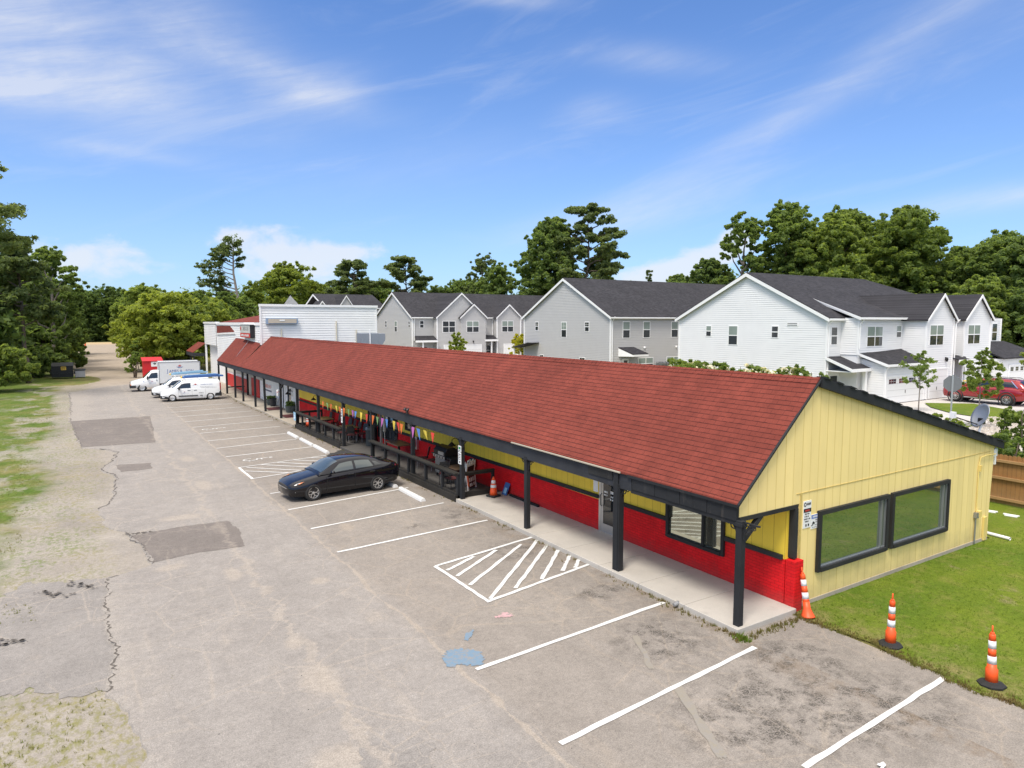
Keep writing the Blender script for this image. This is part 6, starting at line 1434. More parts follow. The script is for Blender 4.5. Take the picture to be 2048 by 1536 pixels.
# sandwich board
t = thing('sandwich_board', 'white plastic sandwich board with cut handle behind the railing corner', 'sign', (12.75,22.75,.13))
for s in (0,1):
    def q(x, z): return (12.30+x*.62, 22.55+x*.42+(.30-z*.22 if s else z*.22), .13+z)
    m = MB()
    for a, b in ((0,.13),(.87,1.0)): m.prism([q(a,0),q(b,0),q(b,1.08),q(a,1.08)], (0,.03,0))
    m.prism([q(.13,.90),q(.87,.90),q(.87,.97),q(.13,.97)], (0,.03,0)); m.prism([q(.32,.97),q(.40,.97),q(.40,1.10),q(.32,1.10)], (0,.03,0)); m.prism([q(.60,.97),q(.68,.97),q(.68,1.10),q(.60,1.10)], (0,.03,0)); m.prism([q(.40,1.05),q(.60,1.05),q(.60,1.10),q(.40,1.10)], (0,.03,0))
    m.build('frame', M['sign_white'], t)
    m = MB(); m.prism([q(.13,.08),q(.87,.08),q(.87,.90),q(.13,.90)], (0,.02,0)); pn = m.build('panel', M['maroon'] if not s else M['ink_black'], t)
mx = face_mx((12.30+.5*.62,22.55+.21+.06,.13+.3),(.62,.42,0),(0,.2,1)); text_bars(t, mx @ Matrix.Translation((0,0,.012)), [(.0,-.22,.22,.16),(-.18,-.2,.24,.13),(.25,-.2,.15,.10)], M['sign_white'])
m = MB(); m.prism([(12.29,22.54,.3),(12.39,22.60,.3),(12.39,22.72,.75),(12.29,22.66,.75)], (0,-.012,0)); m.build('orange_label', M['sign_orange'], t)
# chairs and tables
def make_chair(name='patio_chair'):
    root = thing(name, 'x', 'chair', (0,0,0), world=False)
    m = MB(); m.box(-.22,.22,-.22,.22,.43,.48); m.build('seat', M['maroon'], root, bevel=.015)
    m = MB(); m.prism([(-.20,.22,.55),(.20,.22,.55),(.215,.27,.80),(.17,.30,.97),(-.17,.30,.97),(-.215,.27,.80)], (0,.03,0)); m.build('backrest', M['black_plastic'], root)
    for sx in (-.20,.20):
        for sy, z1 in ((-.20,.44),(.20,.56)): m = MB(); m.tube([(sx*1.06,sy*1.08,0),(sx,sy,z1)], .013, 6); m.build('leg', M['grey_metal'] if sy < 0 else M['black_metal'], root)
    return root
CH = make_chair(); used = []
def place_chair(x, y, rz, label, group):
    o = CH if not used else copy_tree(CH); used.append(o); o.location = (x,y,gz(y)+.132); o.rotation_euler = (0,0,rz); o['label'] = label; o['group'] = group
lbA = 'black backed chair in the row at the tables past the patio opening'
for x,y,r_ in ((12.95,42.3,-1.5),(12.95,40.7,-1.7),(12.95,38.6,-1.4),(12.92,37.8,-1.6),(12.95,37.0,-1.5),(12.1,36.9,1.4),(12.1,40.9,1.7),(12.95,35.9,-1.2),(12.3,35.8,2.6)): place_chair(x,y,r_,lbA,'chairs at the far patio tables')
place_chair(12.75,27.6,-2.2,'black backed chair left of the barbecue grill on the near patio','chairs on the near patio'); place_chair(12.9,26.9,-1.4,'black backed chair between the fire extinguisher and the barbecue grill','chairs on the near patio')
lbB = 'black chair at the table inside the near railing corner'
for x,y,r_ in ((12.0,23.2,1.6),(12.15,24.2,2.6),(12.95,23.9,-1.5),(12.7,24.6,3.0)): place_chair(x,y,r_,lbB,'chairs in the near patio corner')
def table(x, y, lx, ly, label):
    z = gz(y)+.132; t = thing('patio_table', label, 'table', (x,y,z), 0, 'patio tables', world=False)
    m = MB(); m.box(-lx/2,lx/2,-ly/2,ly/2,.71,.75); m.build('tabletop', simple('table_top', (.13,.085,.06), .35) if 'table_top' not in bpy.data.materials else bpy.data.materials['table_top'], t, bevel=.008)
    for sx in (-1,1):
        for sy in (-1,1): MB().box(sx*(lx/2-.06)-.025,sx*(lx/2-.06)+.025,sy*(ly/2-.06)-.025,sy*(ly/2-.06)+.025,0,.71).build('leg', M['black_metal'], t)
table(12.55,36.9,.75,1.3,'dark patio table just past the opening'); table(12.5,41.2,.75,1.4,'dark patio table at the far end of the patio'); table(12.5,23.7,.7,.9,'dark patio table inside the near railing corner')
table(12.75,30.3,.8,1.6,'long black patio table against the shopfront left of the extinguisher')
# barbecue grill
t = thing('barbecue_grill', 'large black barbecue grill with steel front against the red wall', 'grill', (12.75,25.4,.13), 0, world=False)
m = MB(); m.box(-.28,.28,-.55,.35,.15,.80); m.build('cabinet', M['grey_metal'], t, bevel=.01); m = MB(); m.box(-.30,.30,-.60,.45,.80,.93); m.build('firebox', M['black_metal'], t)
m = MB(); m.prism([(-.30,-.60,.93),(.30,-.60,.93),(.30,-.60,1.18),(.12,-.60,1.30),(-.16,-.60,1.26),(-.30,-.60,1.10)], (0,1.05,0)); m.build('lid', M['black_metal'], t, bevel=.01)
m = MB(); m.box(-.325,-.30,-.60,.45,.82,.92); m.build('control_panel', M['alu'], t); m = MB(); m.box(-.315,-.30,-.5,.0,.96,1.10); m.build('lid_plate', M['alu'], t); m = MB(); m.tube([(-.34,-.5,1.13),(-.36,-.45,1.14),(-.36,.3,1.14),(-.34,.35,1.13)], .014, 6); m.build('handle', M['chrome'], t)
for y in (-.45,-.2,.05,.3): m = MB(); m.lathe([(.028,0),(.028,.03),(.01,.035)], n=10, M=face_mx((-.325,y,.87),(0,-1,0),(0,0,1))); m.build('knob', M['black_plastic'], t)
m = MB(); m.box(-.24,.24,-1.0,-.60,.86,.90); m.box(-.24,.24,.45,.8,.86,.90); m.build('side_shelf', M['black_plastic'], t)
for x in (-.22,.22):
    for y in (-.48,.28): m = MB(); m.lathe([(.05,-.02),(.05,.02)], n=12, M=Matrix.Translation((x,y,.05)) @ Matrix.Rotation(math.pi/2,4,'X')); m.bar((x,y,.05),(x,y,.16),.03,.03); m.build('castor', M['black_plastic'], t)
# litter bin, extinguisher, umbrella, menu pole
t = thing('litter_bin', 'tall dark cylindrical litter bin beside the patio opening', 'bin', (12.9,34.4,.02), 0, world=False); m = MB(); m.smooth = True; m.lathe([(.27,0),(.29,.05),(.29,.85),(.30,.86),(.30,.92),(.22,1.02),(.05,1.06)], n=20); m.build('drum', simple('bin_grey', (.05,.06,.065), .5), t); m = MB(); m.prism([(-.30,-.12,.88),(-.30,.12,.88),(-.25,.1,.99),(-.25,-.1,.99)], (.02,0,0)); m.build('flap', M['alu'], t)
t = thing('fire_extinguisher', 'silver and red fire extinguisher cabinet on the red wall behind the porch post', 'extinguisher', (13.33,29.6,.8)); MB().box(13.28,13.395,29.4,29.85,.55,1.15).build('cabinet', M['alu'], t); m = MB(); m.smooth = True; m.lathe([(.06,0),(.075,.03),(.075,.32),(.03,.38),(.03,.42)], (13.26,29.62,.65), 12); m.build('cylinder', M['bright_red'], t)
t = thing('closed_umbrella', 'furled cream umbrella standing before the dark shop window', 'umbrella', (12.95,32.6,.05), 0, world=False); m = MB(); m.smooth = True; m.lathe([(.02,.9),(.09,1.0),(.075,1.6),(.03,1.95),(.01,2.0)], n=10); m.build('canopy', simple('cream_cloth', (.50,.47,.40), .9), t); m = MB(); m.tube([(0,0,0),(0,0,1.95)], .02, 8); m.build('pole', M['alu'], t); m = MB(); m.lathe([(.22,0),(.22,.05),(.05,.08)], n=14); m.build('base', M['black_metal'], t)
t = thing('wooden_post', 'pale weathered post standing before the red wall', 'post', (13.15,33.6,.05)); m = MB(); m.box(13.1,13.2,33.55,33.65,.05,2.4); m.box(13.06,13.24,33.51,33.69,.05,.12); m.build('shaft', simple('pale_wood', (.33,.29,.25), .8), t)
# barn lamps
def barn_lamp(label, x, y, z, mat='black_metal'):
    t = thing('wall_lamp', label, 'lamp', (x,y,z), 0, 'gooseneck wall lamps', world=False); m = MB(); m.lathe([(.05,0),(.05,.02)], n=10, M=face_mx((0,0,0),(0,-1,0),(0,0,1))); m.tube([(0,0,0),(-.12,0,.14),(-.26,0,.16),(-.36,0,.06),(-.37,0,-.02)], .016, 6); m.build('arm', M[mat], t)
    m = MB(); m.smooth = True; m.lathe([(.03,.02),(.06,-.02),(.17,-.12),(.18,-.15),(.165,-.15),(.05,-.04)], (-.37,0,-.01), 14); m.build('lamp_shade', M[mat], t)
barn_lamp('black gooseneck lamp by the near patio post', WX-.002, 25.3, 1.55); barn_lamp('black gooseneck lamp at the far end of the patio wall', WX-.002, 45.4, 1.55); barn_lamp('black gooseneck lamp on the white plaster front', WX-.062, 52.0, 1.35)
t = thing('flood_lamp', 'black double flood lamp on the roof edge above the patio', 'lamp', (EX,26.35,EZ), 0, world=False); m = MB(); m.box(-.03,.06,-.05,.05,-.06,.02); m.bar((0,0,0),(-.05,-.12,.08),.03,.03); m.bar((0,0,0),(-.05,.12,.08),.03,.03); m.build('bracket', M['black_metal'], t)
for s in (-1,1): m = MB(); m.smooth = True; m.lathe([(.03,.12),(.05,.06),(.075,0),(.07,-.01)], n=12, M=Matrix.Translation((-.08,s*.14,.10)) @ Matrix.Rotation(.7,4,'Y')); m.build('lamp_head', M['black_metal'], t)
# bunting
t = thing('bunting', 'string of faded coloured pennants hung under the porch beam', 'bunting', (11.75,30,2.2))
PN = [(a_, b_-.13, c_) for a_, b_, c_ in [(38.34,2.22,'po'),(37.6,2.22,'pg'),(36.88,2.22,'po'),(36.0,2.22,'py'),(35.4,2.24,'po'),(34.7,2.24,'po'),(34.0,2.26,'pg'),(33.35,2.26,'pp'),(32.9,2.26,'pb'),(32.1,2.3,'py'),(31.35,2.3,'pr'),(30.47,2.33,'po'),(29.95,2.33,'pg'),(29.29,2.34,'pp'),(28.8,2.36,'pb'),(27.95,2.38,'py'),(27.5,2.38,'pr'),(27.1,2.36,'po'),(25.91,2.38,'pp'),(25.4,2.38,'pb'),(24.77,2.4,'py'),(24.05,2.4,'pr')]]
pc = dict(po=(.70,.16,.03),pg=(.20,.34,.12),py=(.80,.60,.08),pp=(.48,.13,.40),pb=(.10,.25,.62),pr=(.62,.05,.03))
for k, v in pc.items(): M[k] = simple('cloth_'+k, v, .8, var=.15, sc=10)
m = MB(); m.tube([(11.54,38.9,2.3)]+[(11.54,y+d,z-.0+(.0 if d else -.02)) for y,z,_ in PN for d in (.1,-.1)]+[(11.54,23.3,2.42)], .006, 4); m.build('string', M['ink_black'], t)
for y, z, c in PN:
    w = .16; sw = rng.uniform(-.14,.14); tw = rng.uniform(-.06,.06); l = rng.uniform(.38,.50); m = MB()
    m.prism([(11.54,y+w,z),(11.54,y-w,z),(11.54+tw*.5,y-w*.5+sw*.5,z-l*.55),(11.54+tw,y+sw,z-l),(11.54+tw*.5,y+w*.5+sw*.5,z-l*.55)], (.008,0,0)); m.build('pennant', M[c], t)
# signs
def placard(name, label, axis, c, a0, a1, z0, z1, mat='sign_white', rows=None, out=.012):
    t = thing(name, label, 'sign', (c,a0,z0) if axis == 'x' else (a0,c,z0))
    m = MB(); (m.box(c-out,c,a0,a1,z0,z1) if axis == 'x' else m.box(a0,a1,c-out,c,z0,z1)); m.build('plate', M[mat], t)
    mx = face_mx((c-out-.001,(a0+a1)/2,(z0+z1)/2),(0,-1,0),(0,0,1)) if axis == 'x' else face_mx(((a0+a1)/2,c-out-.001,(z0+z1)/2),(1,0,0),(0,0,1))
    return t, mx
px_ = EX+.11-.086
t, mx = placard('notice_sign','small white and green notice on the near patio post, above a longer one','x',px_,21.62,21.84,1.88,2.10); m = MB(); m.poly([mx @ Vector(p) for p in ((-.08,-.02,.002),(.08,-.02,.002),(.08,.07,.002),(-.08,.07,.002))]); m.build('emblem', simple('sign_green',(.05,.25,.12),.5), t); text_bars(t, mx, [(-.08,-.08,.08,.03)], M['ink_black'])
t, mx = placard('notice_sign','long white printed notice on the near patio post','x',px_,21.62,21.84,1.42,1.86); text_bars(t, mx, [(.13,-.08,.08,.035),(.07,-.08,.07,.03),(.01,-.08,.08,.03),(-.05,-.08,.06,.03)], M['ink_black']); m = MB(); m.poly([mx @ Vector(p) for p in ((-.03,-.18,.002),(.05,-.18,.002),(.05,-.10,.002),(-.03,-.10,.002))]); m.build('emblem', M['ink_black'], t)
t, mx = placard('notice_sign','tall white printed notice on the post at the patio opening','x',px_,34.9,35.12,1.28,2.02); text_bars(t, mx, [(.26,-.08,.08,.04),(.18,-.08,.07,.04),(.10,-.08,.08,.04),(-.05,-.07,.07,.10),(-.18,-.08,.07,.03),(-.25,-.08,.08,.03)], M['ink_black'])
t, mx = placard('access_sign','pale blue wheelchair sign on the far railing corner','x',11.355,43.6,44.1,.33,.86,'light_blue'); m = MB()
m.tube([mx @ Vector((-.02+.10*math.cos(R(a)),-.06+.10*math.sin(R(a)),.004)) for a in range(60,331,25)], .014, 4); m.tube([mx @ Vector(p) for p in ((-.04,.10,.004),(-.02,-.01,.004),(.06,-.01,.004),(.09,-.12,.004))], .016, 4); m.lathe([(.001,0),(.035,0),(.035,.004),(.001,.004)], n=10, M=mx @ Matrix.Translation((-.05,.17,0))); m.build('symbol', M['sign_white'], t)
t, mx = placard('security_sign','tall white security notice with a black band on the yellow gable','y',Y0-.001,13.83,14.12,1.86,2.50); m = MB(); m.poly([mx @ Vector(p) for p in ((-.14,.05,.002),(.14,.05,.002),(.14,.14,.002),(-.14,.14,.002))]); m.build('band', M['ink_black'], t)
text_bars(t, mx @ Matrix.Translation((0,0,.003)), [(.075,-.09,.07,.04)], M['sign_red']); m = MB(); m.lathe([(.028,0),(.05,0),(.05,.003),(.028,.003)], n=14, M=mx @ Matrix.Translation((-.09,.24,0)), closed=True); m.build('emblem', M['ink_black'], t)
text_bars(t, mx, [(.215,-.02,.13,.06),(.0,-.09,.09,.03),(-.06,-.1,.06,.03),(-.12,-.12,.12,.03),(-.18,-.08,.07,.03),(-.28,-.06,.08,.06)], M['ink_black'])
t, mx = placard('camera_sign','small white and blue camera warning sign on the yellow gable','y',Y0-.001,14.135,14.41,1.80,2.14); m = MB(); m.poly([mx @ Vector(p) for p in ((-.135,.07,.002),(.135,.07,.002),(.135,.165,.002),(-.135,.165,.002))]); m.build('band', simple('sign_blue',(.17,.24,.52),.5), t)
text_bars(t, mx, [(.10,-.08,.09,.04)], M['sign_white']); m = MB(); m.prism([mx @ Vector(p) for p in ((-.10,-.04,.002),(-.02,-.06,.002),(0,-.02,.002),(-.07,.01,.002))], (0,-.004,0)); m.prism([mx @ Vector(p) for p in ((-.12,-.10,.002),(-.06,-.07,.002),(-.08,-.05,.002),(-.13,-.08,.002))], (0,-.004,0)); m.build('camera_icon', M['ink_black'], t); text_bars(t, mx, [(.02,.02,.12,.025),(-.03,.02,.11,.025),(-.09,.0,.10,.02),(-.14,-.1,.1,.015)], M['ink_grey'])
t, mx = placard('shop_sign','white barber shop sign with red letters on the white plaster front','x',WX-.062,58.5,61.1,.72,1.36,'sign_white',out=.03); text_mesh('BARBER\nSHOP' if False else 'BARBER SHOP', .44, 'lettering', M['sign_orange'], t, mx @ Matrix.Translation((0,.10,.004)), sx=.86); m = MB(); m.poly([mx @ Vector(p) for p in ((-1.28,-.31,.002),(1.28,-.31,.002),(1.28,-.17,.002),(-1.28,-.17,.002))]); m.build('band', simple('slate_blue',(.10,.12,.19),.5), t)
t = thing('barber_pole', 'small red and white barber pole on a black porch post', 'barber pole', (11.40,48.4,1.7), 0, world=False); m = MB(); m.lathe([(.05,-.22),(.06,-.18),(.06,.18),(.05,.22)], n=12); m.bar((0,0,.2),(.12,0,.2),.03,.03); m.build('tube', M['sign_white'], t)
m = MB(); m.tube([(.062*math.cos(a*.7),.062*math.sin(a*.7),-.16+a*.032) for a in range(11)], .014, 5); m.build('stripe', M['ink_red'], t)
# doormats, planters
for x, y, lb in ((12.55,54.4,'dark red doormat farther along the far walk'),(12.5,49.2,'dark red doormat nearer the patio on the far walk')):
    t = thing('doormat', lb, 'doormat', (x,y,gz(y)+.131), 0, 'dark red doormats', world=False); m = MB(); m.box(-.55,.55,-.9,.9,0,.015); m.build('mat', M['maroon'], t); m = MB(); m.box(-.60,-.55,-.92,.92,0,.013); m.box(.55,.60,-.92,.92,0,.013); m.split('border', M['black_rubber'], t)
def planter(label, x, y, h):
    t = thing('planter', label, 'planter', (x,y,gz(y)+.131), 0, 'planters on the far walk', world=False); m = MB(); m.lathe([(.28,0),(.34,.25),(.36,.5),(.33,.5),(.30,.42),(.02,.42)], n=16); m.build('tub', simple('tub', (.075,.085,.08), .7) if 'tub' not in bpy.data.materials else bpy.data.materials['tub'], t)
    m = MB(); r2 = random.Random(int(y))
    for _ in range(240):
        a = r2.random()*6.28; rr = .34*r2.random()**.5; z = .45+h*r2.random(); d = Vector((r2.gauss(0,1),r2.gauss(0,1),r2.gauss(0,1))).normalized(); e = d.orthogonal().normalized()*.07; g_ = d.cross(e).normalized()*.05; p = Vector((rr*math.cos(a),rr*math.sin(a),z))
        m.add([p-e,p-g_,p+e,p+g_], [(0,1,2,3)])
    m.build('foliage', M['leaf_dark'], t)
planter('dark planter below the barber sign', 12.95, 57.3, .28); planter('dark planter beside the door on the white front', 13.0, 51.4, .35)
t = thing('waste_basket', 'low dark basket next to the planter under the barber sign', 'basket', (12.9,56.3,gz(56.3)+.131), 0, world=False); m = MB(); m.lathe([(.22,0),(.27,.6),(.25,.6),(.2,.05)], n=14); m.build('tub', M['black_plastic'], t); m = MB(); m.lathe([(.265,.58),(.285,.60),(.285,.63),(.265,.63)], n=14, closed=True); m.build('rim', M['black_rubber'], t)
# skip, container, red bin
t = thing('dumpster', 'black steel dumpster with a yellow warning sign beside the sandy track', 'dumpster', (-2.0,100.3,-.33)); m = MB(); m.prism([(-3.1,100,-.2),(-.9,100,-.2),(-.9,100,1.15),(-3.1,100,1.15)], (0,1.7,0)); m.build('tub', M['black_metal'], t, bevel=.03)
m = MB(); m.prism([(-3.15,99.95,1.15),(-.85,99.95,1.15),(-.85,101.8,1.5),(-3.15,101.8,1.5)], (0,0,.06)); m.prism([(-3.1,100,1.15),(-.9,100,1.15),(-.9,101.7,1.5),(-3.1,101.7,1.5)], (0,.02,0)); m.build('lid', M['black_plastic'], t)
m = MB()
for x in (-3.1,-2.4,-1.6,-.95): m.box(x-.04,x+.04,99.93,100,-.2,1.1)
m.box(-3.2,-.8,99.92,100,.25,.34); m.build('rib', M['black_metal'], t); m = MB(); m.box(-.86,-.70,100.2,100.9,.2,.5); m.box(-3.3,-3.14,100.2,100.9,.2,.5); m.build('fork_pocket', M['black_metal'], t)
t2, mx = placard('warning_sign','yellow warning sign on the front of the black dumpster','y',99.915,-2.15,-1.62,.72,1.12,'sign_yellow'); text_bars(t2, mx, [(.02,-.2,.2,.13),(-.12,-.2,.15,.10)], M['ink_black'])
t = thing('grease_bin', 'low pale grey bin with a dark lid beside the black dumpster', 'bin', (-.3,101,-.33)); MB().box(-.75,.35,100.8,101.8,-.3,.55).build('tub', simple('pale_grey', (.42,.42,.43), .6), t, bevel=.04); MB().box(-.8,.4,100.75,101.85,.55,.65).build('lid', M['black_plastic'], t)
t = thing('donation_bin', 'bright red metal donation bin behind the box truck', 'bin', (6.9,88.5,-.33)); MB().box(5.95,7.9,88,89.8,-.33,2.1).build('cabinet', M['bright_red'], t, bevel=.03); m = MB(); m.prism([(5.85,87.9,2.1),(8.0,87.9,2.1),(8.0,89.9,2.45),(5.85,89.9,2.45)], (0,0,.06)); m.build('lid', M['bright_red'], t)
t2, mx = placard('arrow_sign','white square sign with a black arrow on the red bin','y',87.995,6.75,7.4,1.5,2.05,out=.02); m = MB(); m.poly([mx @ Vector(p) for p in ((-.12,.0,.003),(.02,.0,.003),(.02,-.12,.003),(.22,.06,.003),(.02,.2,.003),(.02,.1,.003),(-.12,.1,.003))]); m.build('symbol', M['ink_black'], t2)
t = thing('survey_stake', 'short orange stake at the far end of the sandy track', 'stake', (1.2,232,-.33), 0, world=False); m = MB(); m.bar((0,0,0),(0,0,2.2),.35,.35); m.build('stake', M['orange'], t); m = MB(); m.box(-.2,.2,-.2,.2,2.1,2.3); m.build('cap', M['sign_orange'], t)
# dish, stop sign, pipe, planks, bin by the houses
t = thing('satellite_dish', 'grey satellite dish on a white mast at the rear corner of the roof', 'satellite dish', (22.95,9.7,3.08), 0, world=False)
m = MB(); m.tube([(0,0,0),(.08,0,.22),(.22,0,.48)], .035, 8); m.lathe([(.10,0),(.10,.02),(.04,.05)], n=10); m.build('mast', M['white_trim'], t)
da = Vector((-.80,.45,.38)).normalized(); dm = Matrix.Translation((.20,.0,.66)) @ da.to_track_quat('Z','Y').to_matrix().to_4x4() @ Matrix.Diagonal((.92,1.08,1,1)); m = MB(); m.smooth = True; n_ = 6; m.lathe([(.36*k/n_+.001,.085*(k/n_)**2) for k in range(n_+1)]+[(.36*k/n_+.001,.085*(k/n_)**2-.014) for k in range(n_,-1,-1)], n=24, M=dm); m.build('dish', M['grey_metal'], t)
m = MB(); m.bar((.14,.02,.38),(-.62,.44,.66),.03,.03); m.build('feed_arm', M['black_metal'], t); m = MB(); m.box(-.72,-.60,.36,.50,.62,.80); m.lathe([(.05,0),(.05,.1)], (-.60,.42,.68), 8); m.build('receiver', M['white_trim'], t); m = MB(); m.box(.12,.26,-.08,.08,.42,.60); m.build('bracket', M['black_metal'], t)
t = thing('stop_sign', 'back of an octagonal road sign on a pale post by the driveway', 'road sign', (43.3,19.8,.0), R(-60), world=False); m = MB(); m.prism([(.50*math.cos(R(22.5+45*k)),-.0,2.98+.50*math.sin(R(22.5+45*k))) for k in range(8)], (0,.012,0)); m.build('plate', simple('sign_back', (.20,.205,.215), .5, .3), t); m = MB(); m.box(-.045,.045,-.05,-.004,0,3.5); m.build('pole', M['galv_metal'], t)
t = thing('drain_pipe', 'white plastic drain pipe lying on the lawn at the rear wall corner', 'pipe', (23.55,9.25,.05)); m = MB(); m.tube([(23.60,9.62,.05),(23.49,8.88,.06)], .05, 10, cap=False); m.build('tube', M['white_trim'], t); m = MB(); m.tube([(23.615,9.70,.05),(23.60,9.60,.05)], .06, 10); m.build('socket', M['white_trim'], t)
for (x0,y0,x1,y1,lb) in ((26.4,10.75,26.5,10.5,'short white plank on the lawn nearer the yellow wall'),(26.42,10.2,26.5,9.85,'short white plank on the lawn farther from the yellow wall')):
    t = thing('plank', lb, 'plank', (x0,y0,0), 0, 'white planks on the lawn'); m = MB(); m.bar((x0,y0,.025),(x1,y1,.025),.09,.03); m.bar((x0+.16,y0+.1,.025),(x1+.16,y1,.025),.09,.03); m.build('board', M['white_trim'], t)
t = thing('wheelie_bin', 'black wheelie bin with a yellow lid behind the red car', 'bin', (66.4,28.8,0), 0, world=False); m = MB(); m.prism([(-.35,-.4,.15),(.35,-.4,.15),(.45,-.5,1.25),(-.45,-.5,1.25)], (0,.9,0)); m.build('tub', M['black_plastic'], t); m = MB(); m.prism([(-.5,-.55,1.25),(.5,-.55,1.25),(.5,.5,1.38),(-.5,.5,1.38)], (0,0,.07)); m.build('lid', M['sign_yellow'], t)
t = thing('litter', 'crumpled white litter on the asphalt at the bottom edge', 'litter', (9.79,5.13,0), 0, world=False); m = MB(); r2 = random.Random(4)
for _ in range(9): p = Vector((r2.uniform(-.08,.08),r2.uniform(-.03,.03),.012)); a = r2.random()*3; m.prism([p+Vector((math.cos(a+k*1.57)*.04,math.sin(a+k*1.57)*.03,r2.random()*.03)) for k in range(4)], (0,0,.004))
m.build('scrap', M['sign_white'], t)
t = thing('downspout_end', 'small pale spout end at the kerb near the corner post', 'spout', (11.36,10.83,.05), 0, world=False); m = MB(); m.tube([(.08,0,.06),(-.06,0,.03)], .045, 10); m.build('spout', M['galv_metal'], t); m = MB(); m.lathe([(.05,0),(.05,.02)], n=10, M=Matrix.Translation((.06,0,.055)) @ Matrix.Rotation(1.57,4,'Y')); m.build('collar', M['grey_metal'], t)
# ---- privacy fence behind the lawn
fc = thing('privacy_fence', 'brown wooden privacy fence with dog-eared boards at the back of the lawn', 'fence', (27.9,9,0))
m = MB(); y = 2.0
while y < 62:
    h = 1.83+rng.uniform(-.015,.015); w = .137; x = 27.95+rng.uniform(-.004,.004)
    m.prism([(x,y,.04),(x,y+w,.04),(x,y+w,h-.04),(x,y+w-.035,h),(x,y+.035,h),(x,y,h-.04)], (.02,0,0)); y += .14
m.build('picket', M['wood_fence'], fc)
for z in (.22,.98,1.60): MB().box(27.86,27.948,2,62,z-.045,z+.045).build('rail', M['fence_rail'], fc)
for k in range(13): MB().box(27.97,28.07,2.2+k*2.44,2.3+k*2.44,0,1.78).build('post', M['fence_rail'], fc)
# river stones beside the street
m = MB(); r2 = random.Random(11)
def stone(m, x, y, s):
    n = 5; vs = []; ph = r2.random()*6
    for k in range(n): a = ph+k*2*math.pi/n; vs.append((x+s*math.cos(a)*r2.uniform(.8,1.2),y+s*math.sin(a)*r2.uniform(.8,1.2),.01))
    top = [(x+(v[0]-x)*.6,y+(v[1]-y)*.6,s*r2.uniform(.6,1.0)) for v in vs]; m.add(vs+top, [tuple(range(n,2*n))]+[(k,(k+1)%n,(k+1)%n+n,k+n) for k in range(n)])
for _ in range(2600):
    t_ = r2.random(); x = 31+22*t_; y = 13.2+6.8*t_+r2.gauss(0,1.1); stone(m, x, y, r2.uniform(.05,.16))
o = m.build('river_stones', simple('stone', (.46,.41,.35), .85, var=.35, sc=4)); tag(o, kind='stuff')

# ================================================================== TREES AND SHRUBS
import numpy as np
def leaf_mesh(name, clumps, per, leaf, seed, mats, parent=None, flat=.0, mix2=None):
    """many small leaf sprays spread through clumps (x,y,z,r,zscale)"""
    g = np.random.default_rng(seed); C_ = np.array(clumps, dtype=np.float64); n = len(C_)
    idx = np.repeat(np.arange(n), per); m = len(idx)
    d = g.normal(size=(m,3)); d /= np.linalg.norm(d,axis=1)[:,None]+1e-9
    rad = g.random(m)**.45
    ctr = C_[idx,:3]+d*rad[:,None]*C_[idx,3:4]*np.stack([np.ones(m),np.ones(m),C_[idx,4]],1)
    nn = d*.7+g.normal(size=(m,3))*.55+np.array([0,0,.45]); nn /= np.linalg.norm(nn,axis=1)[:,None]+1e-9
    a = np.cross(nn, g.normal(size=(m,3))); a /= np.linalg.norm(a,axis=1)[:,None]+1e-9; b = np.cross(nn,a)
    s = leaf*(.6+.8*g.random(m))[:,None]; e = .35+.35*g.random(m)[:,None]
    bend = nn*s*.18
    V = np.empty((m,4,3)); V[:,0] = ctr-a*s; V[:,1] = ctr-b*s*e+bend; V[:,2] = ctr+a*s*(.8+.4*g.random(m)[:,None]); V[:,3] = ctr+b*s*e+bend
    me = bpy.data.meshes.new(name); me.vertices.add(4*m); me.loops.add(4*m); me.polygons.add(m)
    me.vertices.foreach_set('co', V.reshape(-1)); me.loops.foreach_set('vertex_index', np.arange(4*m, dtype=np.int32))
    me.polygons.foreach_set('loop_start', np.arange(0,4*m,4,dtype=np.int32)); me.polygons.foreach_set('loop_total', np.full(m,4,dtype=np.int32))
    for q in mats: me.materials.append(q)
    if len(mats) > 1:
        sel = (g.random(n) < mix2)[idx] if mix2 < 1 else (d[:,2] > .1); sel = sel & (g.random(m) < .75); me.polygons.foreach_set('material_index', sel.astype(np.int32))
    me.update(calc_edges=True); o = bpy.data.objects.new(name, me); COL.objects.link(o)
    if parent is not None: o.parent = parent
    return o
def shell_clumps(g, blobs, dens, rlo=.16, rhi=.30, floor=-1.0, zsc=.75):
    out = []
    for (cx,cy,cz,rx,ry,rz) in blobs:
        n = max(5, int(dens*(rx*ry+rx*rz+ry*rz)**.5)); mr = (rx+ry+rz)/3
        for _ in range(int(n*.55)):      # loose sprays beyond the mass
            d = g.normal(size=3); d /= np.linalg.norm(d); k = g.uniform(1.0,1.30)
            if d[2] < -.2: continue
            out.append((cx+d[0]*rx*k, cy+d[1]*ry*k, cz+d[2]*rz*k, mr*g.uniform(.08,.17), zsc))
        for _ in range(n):
            d = g.normal(size=3); d /= np.linalg.norm(d)
            if d[2] < floor: d[2] = -d[2]
            k = g.uniform(.45,1.0)**.6; mr = (rx+ry+rz)/3
            out.append((cx+d[0]*rx*k, cy+d[1]*ry*k, cz+d[2]*rz*k, mr*g.uniform(rlo,rhi), zsc))
    return out
def limb(mb, p, q, r0, r1, g, wob=.08, n=5):
    p = np.array(p); q = np.array(q); L_ = np.linalg.norm(q-p); pts = []; rs = []
    for i in range(n+1):
        t = i/n; o = g.normal(size=3)*wob*L_*.3*(t*(1-t)*4); o[2] += .10*L_*t*(1-t)*1.2
        pts.append(tuple(p+(q-p)*t+o)); rs.append(r0+(r1-r0)*t)
    mb.tube(pts, rs, 7)
